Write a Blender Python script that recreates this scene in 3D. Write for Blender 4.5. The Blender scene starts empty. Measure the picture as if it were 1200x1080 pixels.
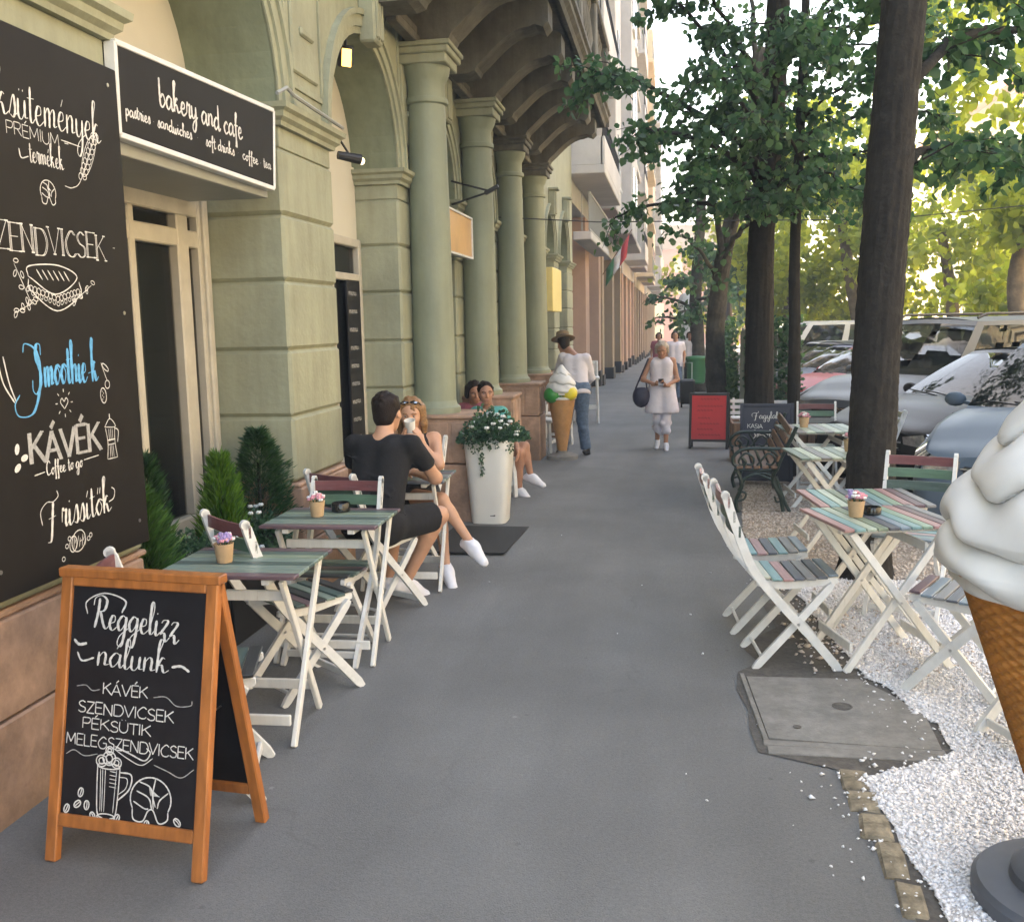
import bpy, bmesh, math, random
import numpy as np
from mathutils import Vector, Matrix, Euler
from math import sin, cos, pi, radians
C = bpy.context.scene
COL = C.collection
random.seed(7); rng = np.random.default_rng(11)

# ------------------------------------------------------------------ camera, sky, sun, exposure
cam_d = bpy.data.cameras.new('camera'); cam = bpy.data.objects.new('camera', cam_d); COL.objects.link(cam)
cam_d.sensor_width = 36; cam_d.lens = 34.5; cam_d.clip_start = .05; cam_d.clip_end = 2000
R_ = Vector((0.98669378, 0.1613792, -0.01980275)); U_ = Vector((-0.00319121, 0.14099446, 0.99000524)); F_ = Vector((-0.16255833, 0.97676882, -0.13963335))
cam.matrix_world = Matrix(((R_.x, U_.x, -F_.x, 0), (R_.y, U_.y, -F_.y, 0), (R_.z, U_.z, -F_.z, 1.7), (0, 0, 0, 1)))
C.camera = cam
SUN_ELEV, SUN_AZ = radians(50), radians(-52)      # azimuth from +Y towards +X: the sun stands ahead and to the left, behind the houses
world = bpy.data.worlds.new('World'); C.world = world; world.use_nodes = True
wn = world.node_tree.nodes; wl = world.node_tree.links
bg = wn['Background']; sky = wn.new('ShaderNodeTexSky'); sky.sky_type = 'NISHITA'; sky.sun_disc = False
sky.sun_elevation = SUN_ELEV; sky.sun_rotation = SUN_AZ; sky.air_density = 1.0; sky.dust_density = 3.0; sky.ozone_density = .6; sky.altitude = 100
wl.new(sky.outputs[0], bg.inputs[0]); bg.inputs[1].default_value = .13
sun_d = bpy.data.lights.new('sun', 'SUN'); sun_d.energy = 5.0; sun_d.angle = radians(.5); sun_d.color = (1, .93, .8)
sun = bpy.data.objects.new('sun', sun_d); COL.objects.link(sun)
sd = Vector((sin(SUN_AZ) * cos(SUN_ELEV), cos(SUN_AZ) * cos(SUN_ELEV), sin(SUN_ELEV)))
sun.rotation_euler = sd.to_track_quat('Z', 'Y').to_euler(); sun.location = (-10, 10, 40)
C.view_settings.view_transform = 'Standard'; C.view_settings.look = 'None'; C.view_settings.gamma = 1
C.view_settings.exposure = 3.3
try:
    C.view_settings.use_white_balance = True
    C.view_settings.white_balance_temperature = 7900; C.view_settings.white_balance_tint = 8
except Exception: pass
C.cycles.use_denoising = True
C.cycles.max_bounces = 7; C.cycles.transparent_max_bounces = 24; C.cycles.sample_clamp_indirect = 6
C.render.film_transparent = False

# ------------------------------------------------------------------ helpers
def g(y):                      # the street falls gently away from the camera
    return -0.017 * max(0.0, y - 6.0)

class MB:
    def __init__(s): s.v = []; s.f = []; s.m = []
    def add(s, vs, fs, m=0):
        b = len(s.v); s.v += [tuple(v) for v in vs]; s.f += [tuple(b + i for i in f) for f in fs]; s.m += [m] * len(fs); return s
    def box(s, c, d, rz=0, ch=0, m=0, M=None):
        """box centre c, full sizes d, optional chamfer"""
        hx, hy, hz = d[0] / 2, d[1] / 2, d[2] / 2
        if ch <= 0:
            vs = [(sx * hx, sy * hy, sz * hz) for sx in (-1, 1) for sy in (-1, 1) for sz in (-1, 1)]
            fs = [(0, 1, 3, 2), (4, 6, 7, 5), (0, 4, 5, 1), (2, 3, 7, 6), (0, 2, 6, 4), (1, 5, 7, 3)]
        else:
            ch = min(ch, hx * .9, hy * .9, hz * .9); vs = []; idx = {}
            for sx in (-1, 1):
                for sy in (-1, 1):
                    for sz in (-1, 1):
                        for a in range(3):
                            p = [sx * hx, sy * hy, sz * hz]
                            for b in range(3):
                                if b != a: p[b] -= (sx, sy, sz)[b] * ch
                            idx[(sx, sy, sz, a)] = len(vs); vs.append(tuple(p))
            fs = []
            for a in range(3):
                o = [b for b in range(3) if b != a]
                for sg in (-1, 1):
                    q = []
                    for t in ((-1, -1), (1, -1), (1, 1), (-1, 1)):
                        k = [0, 0, 0]; k[a] = sg; k[o[0]] = t[0]; k[o[1]] = t[1]; q.append(idx[(*k, a)])
                    fs.append(tuple(q if (sg > 0) == (a != 1) else q[::-1]))
            for a in range(3):                 # edges along axis a
                o = [b for b in range(3) if b != a]
                for t in ((-1, -1), (1, -1), (1, 1), (-1, 1)):
                    k0 = [0, 0, 0]; k1 = [0, 0, 0]; k0[a] = -1; k1[a] = 1
                    for kk in (k0, k1): kk[o[0]] = t[0]; kk[o[1]] = t[1]
                    fs.append((idx[(*k0, o[0])], idx[(*k1, o[0])], idx[(*k1, o[1])], idx[(*k0, o[1])]))
            for sx in (-1, 1):
                for sy in (-1, 1):
                    for sz in (-1, 1): fs.append(tuple(idx[(sx, sy, sz, a)] for a in range(3)))
        if M is None: M = Matrix.Translation(c) @ Matrix.Rotation(rz, 4, 'Z')
        else: M = M @ Matrix.Translation(c) @ Matrix.Rotation(rz, 4, 'Z')
        return s.add([M @ Vector(v) for v in vs], fs, m)
    def bar(s, a, b, w, t, up=(0, 0, 1), ch=.003, m=0):
        """rectangular bar from a to b; w across 'up x dir', t along up"""
        a, b = Vector(a), Vector(b); d = b - a; L = d.length; z = d / L
        x = Vector(up).cross(z)
        if x.length < 1e-4: x = Vector((1, 0, 0)).cross(z)
        x.normalize(); y = z.cross(x)
        M = Matrix.Translation((a + b) / 2) @ Matrix((x, y, z)).transposed().to_4x4()
        return s.box((0, 0, 0), (w, t, L), ch=ch, m=m, M=M)
    def tube(s, pts, rs, n=8, cap=True, m=0, flat=1.0, up=(0, 0, 1)):
        pts = [Vector(p) for p in pts]
        if not hasattr(rs, '__len__'): rs = [rs] * len(pts)
        vs = []; prevx = None
        for i, p in enumerate(pts):
            t = (pts[min(i + 1, len(pts) - 1)] - pts[max(i - 1, 0)])
            if t.length < 1e-9: t = Vector((0, 0, 1))
            t.normalize()
            if prevx is None:
                x = Vector(up).cross(t)
                if x.length < 1e-3: x = Vector((1, 0, 0)).cross(t)
            else: x = prevx - t * prevx.dot(t)
            x.normalize(); prevx = x; y = t.cross(x)
            for k in range(n):
                a = 2 * pi * k / n; vs.append(p + x * cos(a) * rs[i] + y * sin(a) * rs[i] * flat)
        fs = [(i * n + k, i * n + (k + 1) % n, (i + 1) * n + (k + 1) % n, (i + 1) * n + k) for i in range(len(pts) - 1) for k in range(n)]
        if cap: fs += [tuple(range(n))[::-1], tuple((len(pts) - 1) * n + k for k in range(n))]
        return s.add(vs, fs, m)
    def lathe(s, prof, n=24, c=(0, 0, 0), m=0, cap=True, sq=None):
        """profile [(r,z)...]; sq = superellipse exponent for squarish plans"""
        vs = []
        for r, z in prof:
            for k in range(n):
                a = 2 * pi * k / n; q = 1.0
                if sq: q = (abs(cos(a)) ** sq + abs(sin(a)) ** sq) ** (-1 / sq)
                vs.append((c[0] + r * q * cos(a), c[1] + r * q * sin(a), c[2] + z))
        N = len(prof)
        fs = [(i * n + k, i * n + (k + 1) % n, (i + 1) * n + (k + 1) % n, (i + 1) * n + k) for i in range(N - 1) for k in range(n)]
        if cap: fs += [tuple(range(n))[::-1], tuple((N - 1) * n + k for k in range(n))]
        return s.add(vs, fs, m)
    def prism(s, poly, axis, a, b, m=0):
        """extrude a 2D polygon (list of (u,v)) along axis from a to b; u,v are the other two axes in order"""
        n = len(poly)
        def P(u, v, w):
            return {'x': (w, u, v), 'y': (u, w, v), 'z': (u, v, w)}[axis]
        vs = [P(u, v, a) for u, v in poly] + [P(u, v, b) for u, v in poly]
        fs = [tuple(range(n))[::-1], tuple(range(n, 2 * n))] + [(i, (i + 1) % n, n + (i + 1) % n, n + i) for i in range(n)]
        return s.add(vs, fs, m)
    def blob(s, c, r, n=8, m=0, M=None):
        vs = []; rr = r if hasattr(r, '__len__') else (r, r, r); k2 = n // 2
        for i in range(k2 + 1):
            t = pi * i / k2
            for k in range(n):
                a = 2 * pi * k / n; p = Vector((rr[0] * sin(t) * cos(a), rr[1] * sin(t) * sin(a), rr[2] * cos(t)))
                if M: p = M @ p
                vs.append(p + Vector(c))
        fs = [(i * n + k, (i + 1) * n + k, (i + 1) * n + (k + 1) % n, i * n + (k + 1) % n) for i in range(k2) for k in range(n)]
        return s.add(vs, fs, m)

def mkmesh(name, mb, mats, smooth=False):
    me = bpy.data.meshes.new(name); me.from_pydata(mb.v, [], mb.f)
    for mt in (mats if isinstance(mats, (list, tuple)) else [mats]): me.materials.append(mt)
    if any(mb.m): me.polygons.foreach_set('material_index', mb.m)
    me.update(); me.validate()
    bm = bmesh.new(); bm.from_mesh(me); bmesh.ops.recalc_face_normals(bm, faces=bm.faces); bm.to_mesh(me); bm.free()
    if smooth:
        me.shade_smooth()
        if smooth != 'all': me.set_sharp_from_angle(angle=radians(38))
    return me
def obj(name, mb, mats, parent=None, loc=(0, 0, 0), rot=(0, 0, 0), smooth=False, label=None):
    me = mb if isinstance(mb, bpy.types.Mesh) else mkmesh(name, mb, mats, smooth)
    o = bpy.data.objects.new(name, me); COL.objects.link(o)
    if parent: o.parent = parent
    o.location = loc; o.rotation_euler = rot
    if label: o['label'] = label
    return o
def tag(o, label, cat, group=None):
    o['label'] = label; o['category'] = cat
    if group: o['group'] = group
    return o
def thing(name, label, cat, loc=(0, 0, 0), rz=0, group=None, rot=None):
    o = bpy.data.objects.new(name, None); COL.objects.link(o); o.empty_display_size = .1
    o.location = loc; o.rotation_euler = rot if rot else (0, 0, rz)
    return tag(o, label, cat, group)
def struct(name, mb, mats, smooth=False):
    o = obj(name, mb, mats, smooth=smooth); o['kind'] = 'structure'; return o
def dup(r0, loc, rz, label, group=None):
    def rec(o, par):
        c = o.copy(); COL.objects.link(c)
        if par: c.parent = par
        for ch in [k for k in KIDS.get(o.name, [])]: rec(ch, c)
        return c
    r = rec(r0, None); r.location = loc; r.rotation_euler = (0, 0, rz); r['label'] = label
    if group: r['group'] = group
    return r
KIDS = {}
def index_kids(root):
    for o in list(COL.objects):
        if o.parent: 
            L = KIDS.setdefault(o.parent.name, [])
            if o not in L: L.append(o)

# ------------------------------------------------------------------ materials
def mat(name, col, rough=.6, var=.08, scale=6., bump=.0, bscale=40., metal=0., spec=.5, col2=None, stain=0., stains=2., coat=0., rand=0., streak=0., splash=0.):
    m = bpy.data.materials.new(name); m.use_nodes = True
    nt = m.node_tree; N = nt.nodes; L = nt.links; b = N['Principled BSDF']
    b.inputs['Roughness'].default_value = rough; b.inputs['Metallic'].default_value = metal
    b.inputs['Specular IOR Level'].default_value = spec; b.inputs['Coat Weight'].default_value = coat
    tc = N.new('ShaderNodeTexCoord'); geo = N.new('ShaderNodeNewGeometry')
    src = geo.outputs['Position'] if rand == 0 else tc.outputs['Object']
    c1 = tuple(max(0, c * (1 - var)) for c in col); c2 = col2 if col2 else tuple(min(1, c * (1 + var)) for c in col)
    ns = N.new('ShaderNodeTexNoise'); ns.inputs['Scale'].default_value = scale; ns.inputs['Detail'].default_value = 6; ns.inputs['Roughness'].default_value = .65
    L.new(src, ns.inputs['Vector'])
    rp = N.new('ShaderNodeValToRGB'); rp.color_ramp.elements[0].position = .32; rp.color_ramp.elements[1].position = .68
    rp.color_ramp.elements[0].color = (*c1, 1); rp.color_ramp.elements[1].color = (*c2, 1)
    L.new(ns.outputs[0], rp.inputs[0]); out = rp.outputs[0]
    if stain > 0:
        n2 = N.new('ShaderNodeTexNoise'); n2.inputs['Scale'].default_value = stains; n2.inputs['Detail'].default_value = 8; n2.inputs['Roughness'].default_value = .7
        L.new(src, n2.inputs['Vector'])
        r2 = N.new('ShaderNodeValToRGB'); r2.color_ramp.elements[0].position = .38; r2.color_ramp.elements[1].position = .62
        r2.color_ramp.elements[0].color = (1 - stain,) * 3 + (1,); r2.color_ramp.elements[1].color = (1, 1, 1, 1)
        L.new(n2.outputs[0], r2.inputs[0]); mx = N.new('ShaderNodeMix'); mx.data_type = 'RGBA'; mx.blend_type = 'MULTIPLY'; mx.inputs[0].default_value = 1
        L.new(out, mx.inputs[6]); L.new(r2.outputs[0], mx.inputs[7]); out = mx.outputs[2]
    if streak > 0:
        mp = N.new('ShaderNodeMapping'); mp.inputs['Scale'].default_value = (7, 7, .55); L.new(src, mp.inputs['Vector'])
        n4 = N.new('ShaderNodeTexNoise'); n4.inputs['Scale'].default_value = 1.3; n4.inputs['Detail'].default_value = 7; n4.inputs['Roughness'].default_value = .62; L.new(mp.outputs[0], n4.inputs['Vector'])
        r4 = N.new('ShaderNodeValToRGB'); r4.color_ramp.elements[0].position = .30; r4.color_ramp.elements[1].position = .58
        r4.color_ramp.elements[0].color = (1 - streak, 1 - streak * 1.05, 1 - streak * 1.15, 1); r4.color_ramp.elements[1].color = (1, 1, 1, 1); L.new(n4.outputs[0], r4.inputs[0])
        mx = N.new('ShaderNodeMix'); mx.data_type = 'RGBA'; mx.blend_type = 'MULTIPLY'; mx.inputs[0].default_value = 1; L.new(out, mx.inputs[6]); L.new(r4.outputs[0], mx.inputs[7]); out = mx.outputs[2]
        vo = N.new('ShaderNodeTexNoise'); vo.inputs['Scale'].default_value = 5; vo.inputs['Detail'].default_value = 9; vo.inputs['Roughness'].default_value = .8; L.new(src, vo.inputs['Vector'])
        r5 = N.new('ShaderNodeValToRGB'); r5.color_ramp.elements[0].position = .665; r5.color_ramp.elements[1].position = .675; r5.color_ramp.elements[0].color = (0, 0, 0, 1); L.new(vo.outputs[0], r5.inputs[0])
        mx = N.new('ShaderNodeMix'); mx.data_type = 'RGBA'; L.new(r5.outputs[0], mx.inputs[0]); L.new(out, mx.inputs[6]); mx.inputs[7].default_value = (*[c * .72 for c in col], 1); out = mx.outputs[2]
    if splash > 0:
        sp = N.new('ShaderNodeSeparateXYZ'); L.new(geo.outputs['Position'], sp.inputs[0]); ma = N.new('ShaderNodeMath'); ma.operation = 'MULTIPLY_ADD'; ma.inputs[1].default_value = .5; L.new(ns.outputs[0], ma.inputs[0]); L.new(sp.outputs[2], ma.inputs[2])
        r6 = N.new('ShaderNodeMapRange'); r6.inputs[1].default_value = .1; r6.inputs[2].default_value = .75; r6.inputs[3].default_value = 1 - splash; r6.inputs[4].default_value = 1; L.new(ma.outputs[0], r6.inputs[0])
        mx = N.new('ShaderNodeMix'); mx.data_type = 'RGBA'; mx.blend_type = 'MULTIPLY'; mx.inputs[0].default_value = 1; L.new(out, mx.inputs[6]); L.new(r6.outputs[0], mx.inputs[7]); out = mx.outputs[2]
    if rand > 0:
        oi = N.new('ShaderNodeObjectInfo'); hs = N.new('ShaderNodeHueSaturation'); mr = N.new('ShaderNodeMapRange')
        mr.inputs[3].default_value = 1 - rand; mr.inputs[4].default_value = 1 + rand
        L.new(oi.outputs['Random'], mr.inputs[0]); L.new(mr.outputs[0], hs.inputs['Value']); L.new(out, hs.inputs['Color']); out = hs.outputs[0]
    L.new(out, b.inputs['Base Color'])
    if bump > 0:
        n3 = N.new('ShaderNodeTexNoise'); n3.inputs['Scale'].default_value = bscale; n3.inputs['Detail'].default_value = 5
        L.new(src, n3.inputs['Vector']); bp = N.new('ShaderNodeBump'); bp.inputs['Strength'].default_value = bump; bp.inputs['Distance'].default_value = .01
        L.new(n3.outputs[0], bp.inputs['Height']); L.new(bp.outputs[0], b.inputs['Normal'])
    return m
def woodmat(name, col, var=.25, rough=.6, axis=0, scale=3., rand=.12, wear=0., wearcol=(.5, .48, .42)):
    m = bpy.data.materials.new(name); m.use_nodes = True; nt = m.node_tree; N = nt.nodes; L = nt.links; b = N['Principled BSDF']
    b.inputs['Roughness'].default_value = rough
    tc = N.new('ShaderNodeTexCoord'); mp = N.new('ShaderNodeMapping'); s = [scale * 12] * 3; s[axis] = scale; mp.inputs['Scale'].default_value = s
    oi = N.new('ShaderNodeObjectInfo'); cx = N.new('ShaderNodeCombineXYZ'); ml = N.new('ShaderNodeMath'); ml.operation = 'MULTIPLY'; ml.inputs[1].default_value = 37
    L.new(oi.outputs['Random'], ml.inputs[0])
    for k in range(3): L.new(ml.outputs[0], cx.inputs[k])
    L.new(cx.outputs[0], mp.inputs['Location']); L.new(tc.outputs['Object'], mp.inputs['Vector'])
    ns = N.new('ShaderNodeTexNoise'); ns.inputs['Scale'].default_value = 1; ns.inputs['Detail'].default_value = 6; L.new(mp.outputs[0], ns.inputs['Vector'])
    rp = N.new('ShaderNodeValToRGB'); rp.color_ramp.elements[0].position = .3; rp.color_ramp.elements[1].position = .7
    rp.color_ramp.elements[0].color = (*[c * (1 - var) for c in col], 1); rp.color_ramp.elements[1].color = (*[min(1, c * (1 + var)) for c in col], 1)
    L.new(ns.outputs[0], rp.inputs[0]); out = rp.outputs[0]
    if wear > 0:
        n2 = N.new('ShaderNodeTexNoise'); n2.inputs['Scale'].default_value = 2.2; n2.inputs['Detail'].default_value = 8; n2.inputs['Roughness'].default_value = .75; L.new(mp.outputs[0], n2.inputs['Vector'])
        r2 = N.new('ShaderNodeValToRGB'); r2.color_ramp.elements[0].position = .62 - wear * .2; r2.color_ramp.elements[1].position = .7
        L.new(n2.outputs[0], r2.inputs[0]); mx = N.new('ShaderNodeMix'); mx.data_type = 'RGBA'
        L.new(r2.outputs[0], mx.inputs[0]); L.new(out, mx.inputs[6]); mx.inputs[7].default_value = (*wearcol, 1); out = mx.outputs[2]
    hs = N.new('ShaderNodeHueSaturation'); mr = N.new('ShaderNodeMapRange'); mr.inputs[3].default_value = 1 - rand; mr.inputs[4].default_value = 1 + rand
    L.new(oi.outputs['Random'], mr.inputs[0]); L.new(mr.outputs[0], hs.inputs['Value']); L.new(out, hs.inputs['Color']); L.new(hs.outputs[0], b.inputs['Base Color'])
    bp = N.new('ShaderNodeBump'); bp.inputs['Strength'].default_value = .25; bp.inputs['Distance'].default_value = .004; L.new(ns.outputs[0], bp.inputs['Height']); L.new(bp.outputs[0], b.inputs['Normal'])
    return m
def leafmat(name, c1, c2, trans=.35, rough=.45, scale=2.5):
    m = bpy.data.materials.new(name); m.use_nodes = True; nt = m.node_tree; N = nt.nodes; L = nt.links; b = N['Principled BSDF']; o = N['Material Output']
    geo = N.new('ShaderNodeNewGeometry'); ns = N.new('ShaderNodeTexNoise'); ns.inputs['Scale'].default_value = scale; ns.inputs['Detail'].default_value = 3
    L.new(geo.outputs['Position'], ns.inputs['Vector'])
    ad = N.new('ShaderNodeMath'); ad.operation = 'ADD'; m2 = N.new('ShaderNodeMath'); m2.operation = 'MULTIPLY_ADD'; m2.inputs[1].default_value = .6; m2.inputs[2].default_value = -.3
    L.new(geo.outputs['Random Per Island'], m2.inputs[0]); L.new(ns.outputs[0], ad.inputs[0]); L.new(m2.outputs[0], ad.inputs[1])
    rp = N.new('ShaderNodeValToRGB'); rp.color_ramp.elements[0].position = .25; rp.color_ramp.elements[1].position = .75
    rp.color_ramp.elements[0].color = (*c1, 1); rp.color_ramp.elements[1].color = (*c2, 1); L.new(ad.outputs[0], rp.inputs[0])
    L.new(rp.outputs[0], b.inputs['Base Color']); b.inputs['Roughness'].default_value = rough; b.inputs['Specular IOR Level'].default_value = .35
    tr = N.new('ShaderNodeBsdfTranslucent'); hs = N.new('ShaderNodeHueSaturation'); hs.inputs['Value'].default_value = 1.6; hs.inputs['Hue'].default_value = .48; hs.inputs['Saturation'].default_value = 1.15
    L.new(rp.outputs[0], hs.inputs['Color']); L.new(hs.outputs[0], tr.inputs['Color'])
    mx = N.new('ShaderNodeMixShader'); mx.inputs[0].default_value = trans; L.new(b.outputs[0], mx.inputs[1]); L.new(tr.outputs[0], mx.inputs[2]); L.new(mx.outputs[0], o.inputs['Surface'])
    return m
def glassmat(name, tint=(.5, .55, .52), mixf=.45, dark=(.015, .017, .018), spec=.7):
    m = bpy.data.materials.new(name); m.use_nodes = True; nt = m.node_tree; N = nt.nodes; L = nt.links; b = N['Principled BSDF']; o = N['Material Output']
    b.inputs['Base Color'].default_value = (*dark, 1); b.inputs['Roughness'].default_value = .04; b.inputs['Specular IOR Level'].default_value = spec
    tp = N.new('ShaderNodeBsdfTransparent'); tp.inputs[0].default_value = (*tint, 1)
    mx = N.new('ShaderNodeMixShader'); mx.inputs[0].default_value = mixf; L.new(b.outputs[0], mx.inputs[1]); L.new(tp.outputs[0], mx.inputs[2]); L.new(mx.outputs[0], o.inputs['Surface'])
    return m
def emitmat(name, col, s):
    m = bpy.data.materials.new(name); m.use_nodes = True; b = m.node_tree.nodes['Principled BSDF']
    b.inputs['Base Color'].default_value = (*col, 1); b.inputs['Emission Color'].default_value = (*col, 1); b.inputs['Emission Strength'].default_value = s
    return m
M = {}
def asphalt_mat():
    m = mat('asphalt', (.160, .161, .157), .85, .15, 70, bump=.5, bscale=170, stain=.16, stains=.7); nt = m.node_tree; N = nt.nodes; L = nt.links; b = N['Principled BSDF']; geo = N.new('ShaderNodeNewGeometry')
    out = b.inputs['Base Color'].links[0].from_socket
    def ramp(src, p0, p1, c0, c1):
        r = N.new('ShaderNodeValToRGB'); r.color_ramp.elements[0].position = p0; r.color_ramp.elements[1].position = p1; r.color_ramp.elements[0].color = (c0, c0, c0, 1); r.color_ramp.elements[1].color = (c1, c1, c1, 1); L.new(src, r.inputs[0]); return r.outputs[0]
    def mul(a, f):
        mx = N.new('ShaderNodeMix'); mx.data_type = 'RGBA'; mx.blend_type = 'MULTIPLY'; mx.inputs[0].default_value = 1; L.new(a, mx.inputs[6]); L.new(f, mx.inputs[7]); return mx.outputs[2]
    wn_ = N.new('ShaderNodeTexNoise'); wn_.inputs['Scale'].default_value = 2.2; wn_.inputs['Detail'].default_value = 6; L.new(geo.outputs['Position'], wn_.inputs['Vector'])
    va = N.new('ShaderNodeVectorMath'); va.operation = 'MULTIPLY_ADD'; va.inputs[1].default_value = (.55, .55, .55); L.new(wn_.outputs['Color'], va.inputs[0]); L.new(geo.outputs['Position'], va.inputs[2])
    vc = N.new('ShaderNodeTexVoronoi'); vc.feature = 'DISTANCE_TO_EDGE'; vc.inputs['Scale'].default_value = .42; L.new(va.outputs[0], vc.inputs['Vector'])
    gate = N.new('ShaderNodeTexNoise'); gate.inputs['Scale'].default_value = .8; gate.inputs['Detail'].default_value = 3; L.new(geo.outputs['Position'], gate.inputs['Vector'])
    cr = ramp(vc.outputs['Distance'], .001, .005, .86, 1); gm = ramp(gate.outputs[0], .50, .58, 0, 1)
    mx = N.new('ShaderNodeMix'); mx.data_type = 'RGBA'; L.new(gm, mx.inputs[0]); mx.inputs[6].default_value = (1, 1, 1, 1); L.new(cr, mx.inputs[7]); out = mul(out, mx.outputs[2])
    for sc, th, c_ in ((1.7, .030, .68), (3.1, .028, .75), (2.3, .022, 1.4)):       # gum spots, drips and pale specks
        v = N.new('ShaderNodeTexVoronoi'); v.inputs['Scale'].default_value = sc; v.inputs['Randomness'].default_value = 1; L.new(va.outputs[0] if sc == 1.7 else geo.outputs['Position'], v.inputs['Vector']); out = mul(out, ramp(v.outputs['Distance'], th, th * 1.35, c_, 1))
    big = N.new('ShaderNodeTexNoise'); big.inputs['Scale'].default_value = .55; big.inputs['Detail'].default_value = 5; big.inputs['Distortion'].default_value = .6; L.new(geo.outputs['Position'], big.inputs['Vector']); out = mul(out, ramp(big.outputs[0], .40, .60, .88, 1.06))
    mp = N.new('ShaderNodeMapping'); mp.inputs['Scale'].default_value = (2.5, .35, 1); L.new(geo.outputs['Position'], mp.inputs['Vector']); st = N.new('ShaderNodeTexNoise'); st.inputs['Scale'].default_value = 1.5; st.inputs['Detail'].default_value = 6; L.new(mp.outputs[0], st.inputs['Vector']); out = mul(out, ramp(st.outputs[0], .35, .62, .92, 1.04))
    fine = N.new('ShaderNodeTexNoise'); fine.inputs['Scale'].default_value = 230; fine.inputs['Detail'].default_value = 2; L.new(geo.outputs['Position'], fine.inputs['Vector']); out = mul(out, ramp(fine.outputs[0], .35, .65, .84, 1.12))
    L.new(out, b.inputs['Base Color']); return m
M['asphalt'] = asphalt_mat()
M['road'] = mat('road_asphalt', (.06, .06, .06), .9, .15, 60, bump=.3, bscale=120, stain=.2)
M['concrete'] = mat('concrete', (.235, .225, .205), .9, .12, 30, bump=.3, bscale=90, stain=.3, stains=4)
M['darkdirt'] = mat('dark_dirt', (.11, .10, .088), .95, .25, 30, bump=.5, bscale=80, stain=.3, stains=5)
M['gravelbed'] = mat('gravel_bed', (.72, .70, .69), .9, .2, 120, bump=.6, bscale=150, stain=.3, stains=6)
M['tanbed'] = mat('tan_gravel', (.40, .32, .25), .95, .3, 90, bump=.6, bscale=120, stain=.35, stains=6)
M['pebble'] = mat('pebble_white', (.86, .85, .86), .6, .14, 70, stain=.22, stains=60)
M['pebtan'] = mat('pebble_tan', (.54, .46, .39), .7, .3, 70)
M['edgestone'] = mat('edge_stone', (.27, .225, .155), .9, .25, 25, bump=.6, bscale=60, stain=.45, stains=14, rand=.16)
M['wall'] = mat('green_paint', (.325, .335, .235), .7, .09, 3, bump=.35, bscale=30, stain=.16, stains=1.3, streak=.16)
M['wall_shaded'] = mat('green_paint_shaded', (.215, .245, .165), .7, .09, 3, bump=.35, bscale=30, stain=.18, stains=1.3, streak=.2)  # same green paint as the wall, arch shade put into its colour
M['colp'] = mat('green_paint_column', (.25, .275, .195), .6, .06, 2, bump=.2, bscale=25, stain=.12, stains=1.1, streak=.14)
M['bal'] = mat('balcony_stone', (.15, .142, .115), .85, .25, 3, bump=.4, bscale=30, stain=.4, stains=1.4, streak=.35)
M['cream'] = mat('cream_plaster', (.56, .53, .44), .8, .04, 2)
M['pink'] = mat('pink_stone', (.46, .29, .20), .75, .25, 3.2, bump=.35, bscale=40, stain=.4, stains=3, splash=.35)
M['blackboard'] = mat('blackboard', (.012, .010, .009), .5, .25, 2, spec=.16, stain=.2, stains=1.5)
M['blackboard2'] = mat('a_frame_slate', (.010, .010, .013), .5, .25, 6, spec=.25)
M['chalk'] = mat('chalk', (.62, .61, .58), .9, .2, 60)
M['chalkg'] = mat('chalk_grey', (.34, .34, .33), .9, .3, 90)
M['blue'] = mat('blue_chalk', (.10, .36, .62), .9, .25, 40)
M['orange'] = woodmat('orange_wood', (.34, .12, .032), .28, .4, axis=2, scale=3, rand=.06)
M['white'] = mat('white_paint', (.68, .68, .66), .5, .05, 20, bump=.1, stain=.12, stains=9)
M['whitew'] = woodmat('white_painted_wood', (.68, .67, .63), .07, .5, axis=2, scale=3, rand=.05, wear=.12, wearcol=(.42, .38, .3))
M['winframe'] = mat('window_frame_paint', (.50, .46, .38), .5, .05, 8, stain=.12)
M['greyp'] = mat('grey_panel', (.30, .31, .29), .5, .05, 4)
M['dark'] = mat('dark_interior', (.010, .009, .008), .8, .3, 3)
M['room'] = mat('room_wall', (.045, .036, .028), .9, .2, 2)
M['curtain'] = mat('beige_curtain', (.34, .28, .19), .9, .1, 4)
M['glass'] = glassmat('window_glass', (.8, .8, .78), .62)
M['carglass'] = glassmat('car_glass', (.30, .38, .34), .30, (.010, .012, .012), .32)
M['black'] = mat('black_plastic', (.010, .010, .011), .45, .2, 20)
M['blackg'] = mat('black_gloss', (.01, .01, .012), .12, .1, 20)
M['rubber'] = mat('rubber', (.02, .02, .02), .8, .2, 20)
M['steel'] = mat('steel', (.5, .5, .5), .3, .05, 20, metal=1)
M['bark'] = mat('dark_bark', (.020, .017, .014), .95, .45, 14, bump=.9, bscale=30, stain=.35, stains=5)
M['bark3'] = mat('grey_brown_bark', (.06, .052, .04), .95, .5, 6, bump=.9, bscale=24, stain=.5, stains=3)
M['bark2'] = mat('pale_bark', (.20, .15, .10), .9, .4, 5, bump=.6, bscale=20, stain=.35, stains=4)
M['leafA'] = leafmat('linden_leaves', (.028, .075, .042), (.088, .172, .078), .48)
M['leafB'] = leafmat('sun_painted_leaves', (.18, .25, .05), (.40, .47, .10), .6, scale=1.)  # leaf colour lightened and yellowed, sunlight put into it
M['conifD'] = leafmat('dark_conifer', (.012, .045, .018), (.04, .10, .03), .2, scale=9)
M['conifM'] = leafmat('mid_conifer', (.03, .09, .02), (.07, .17, .035), .2, scale=9)
M['conifB'] = leafmat('bright_conifer', (.04, .12, .015), (.12, .24, .03), .25, scale=9)
M['bush'] = leafmat('bush_leaves', (.025, .065, .04), (.075, .15, .08), .25, scale=9)
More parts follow.
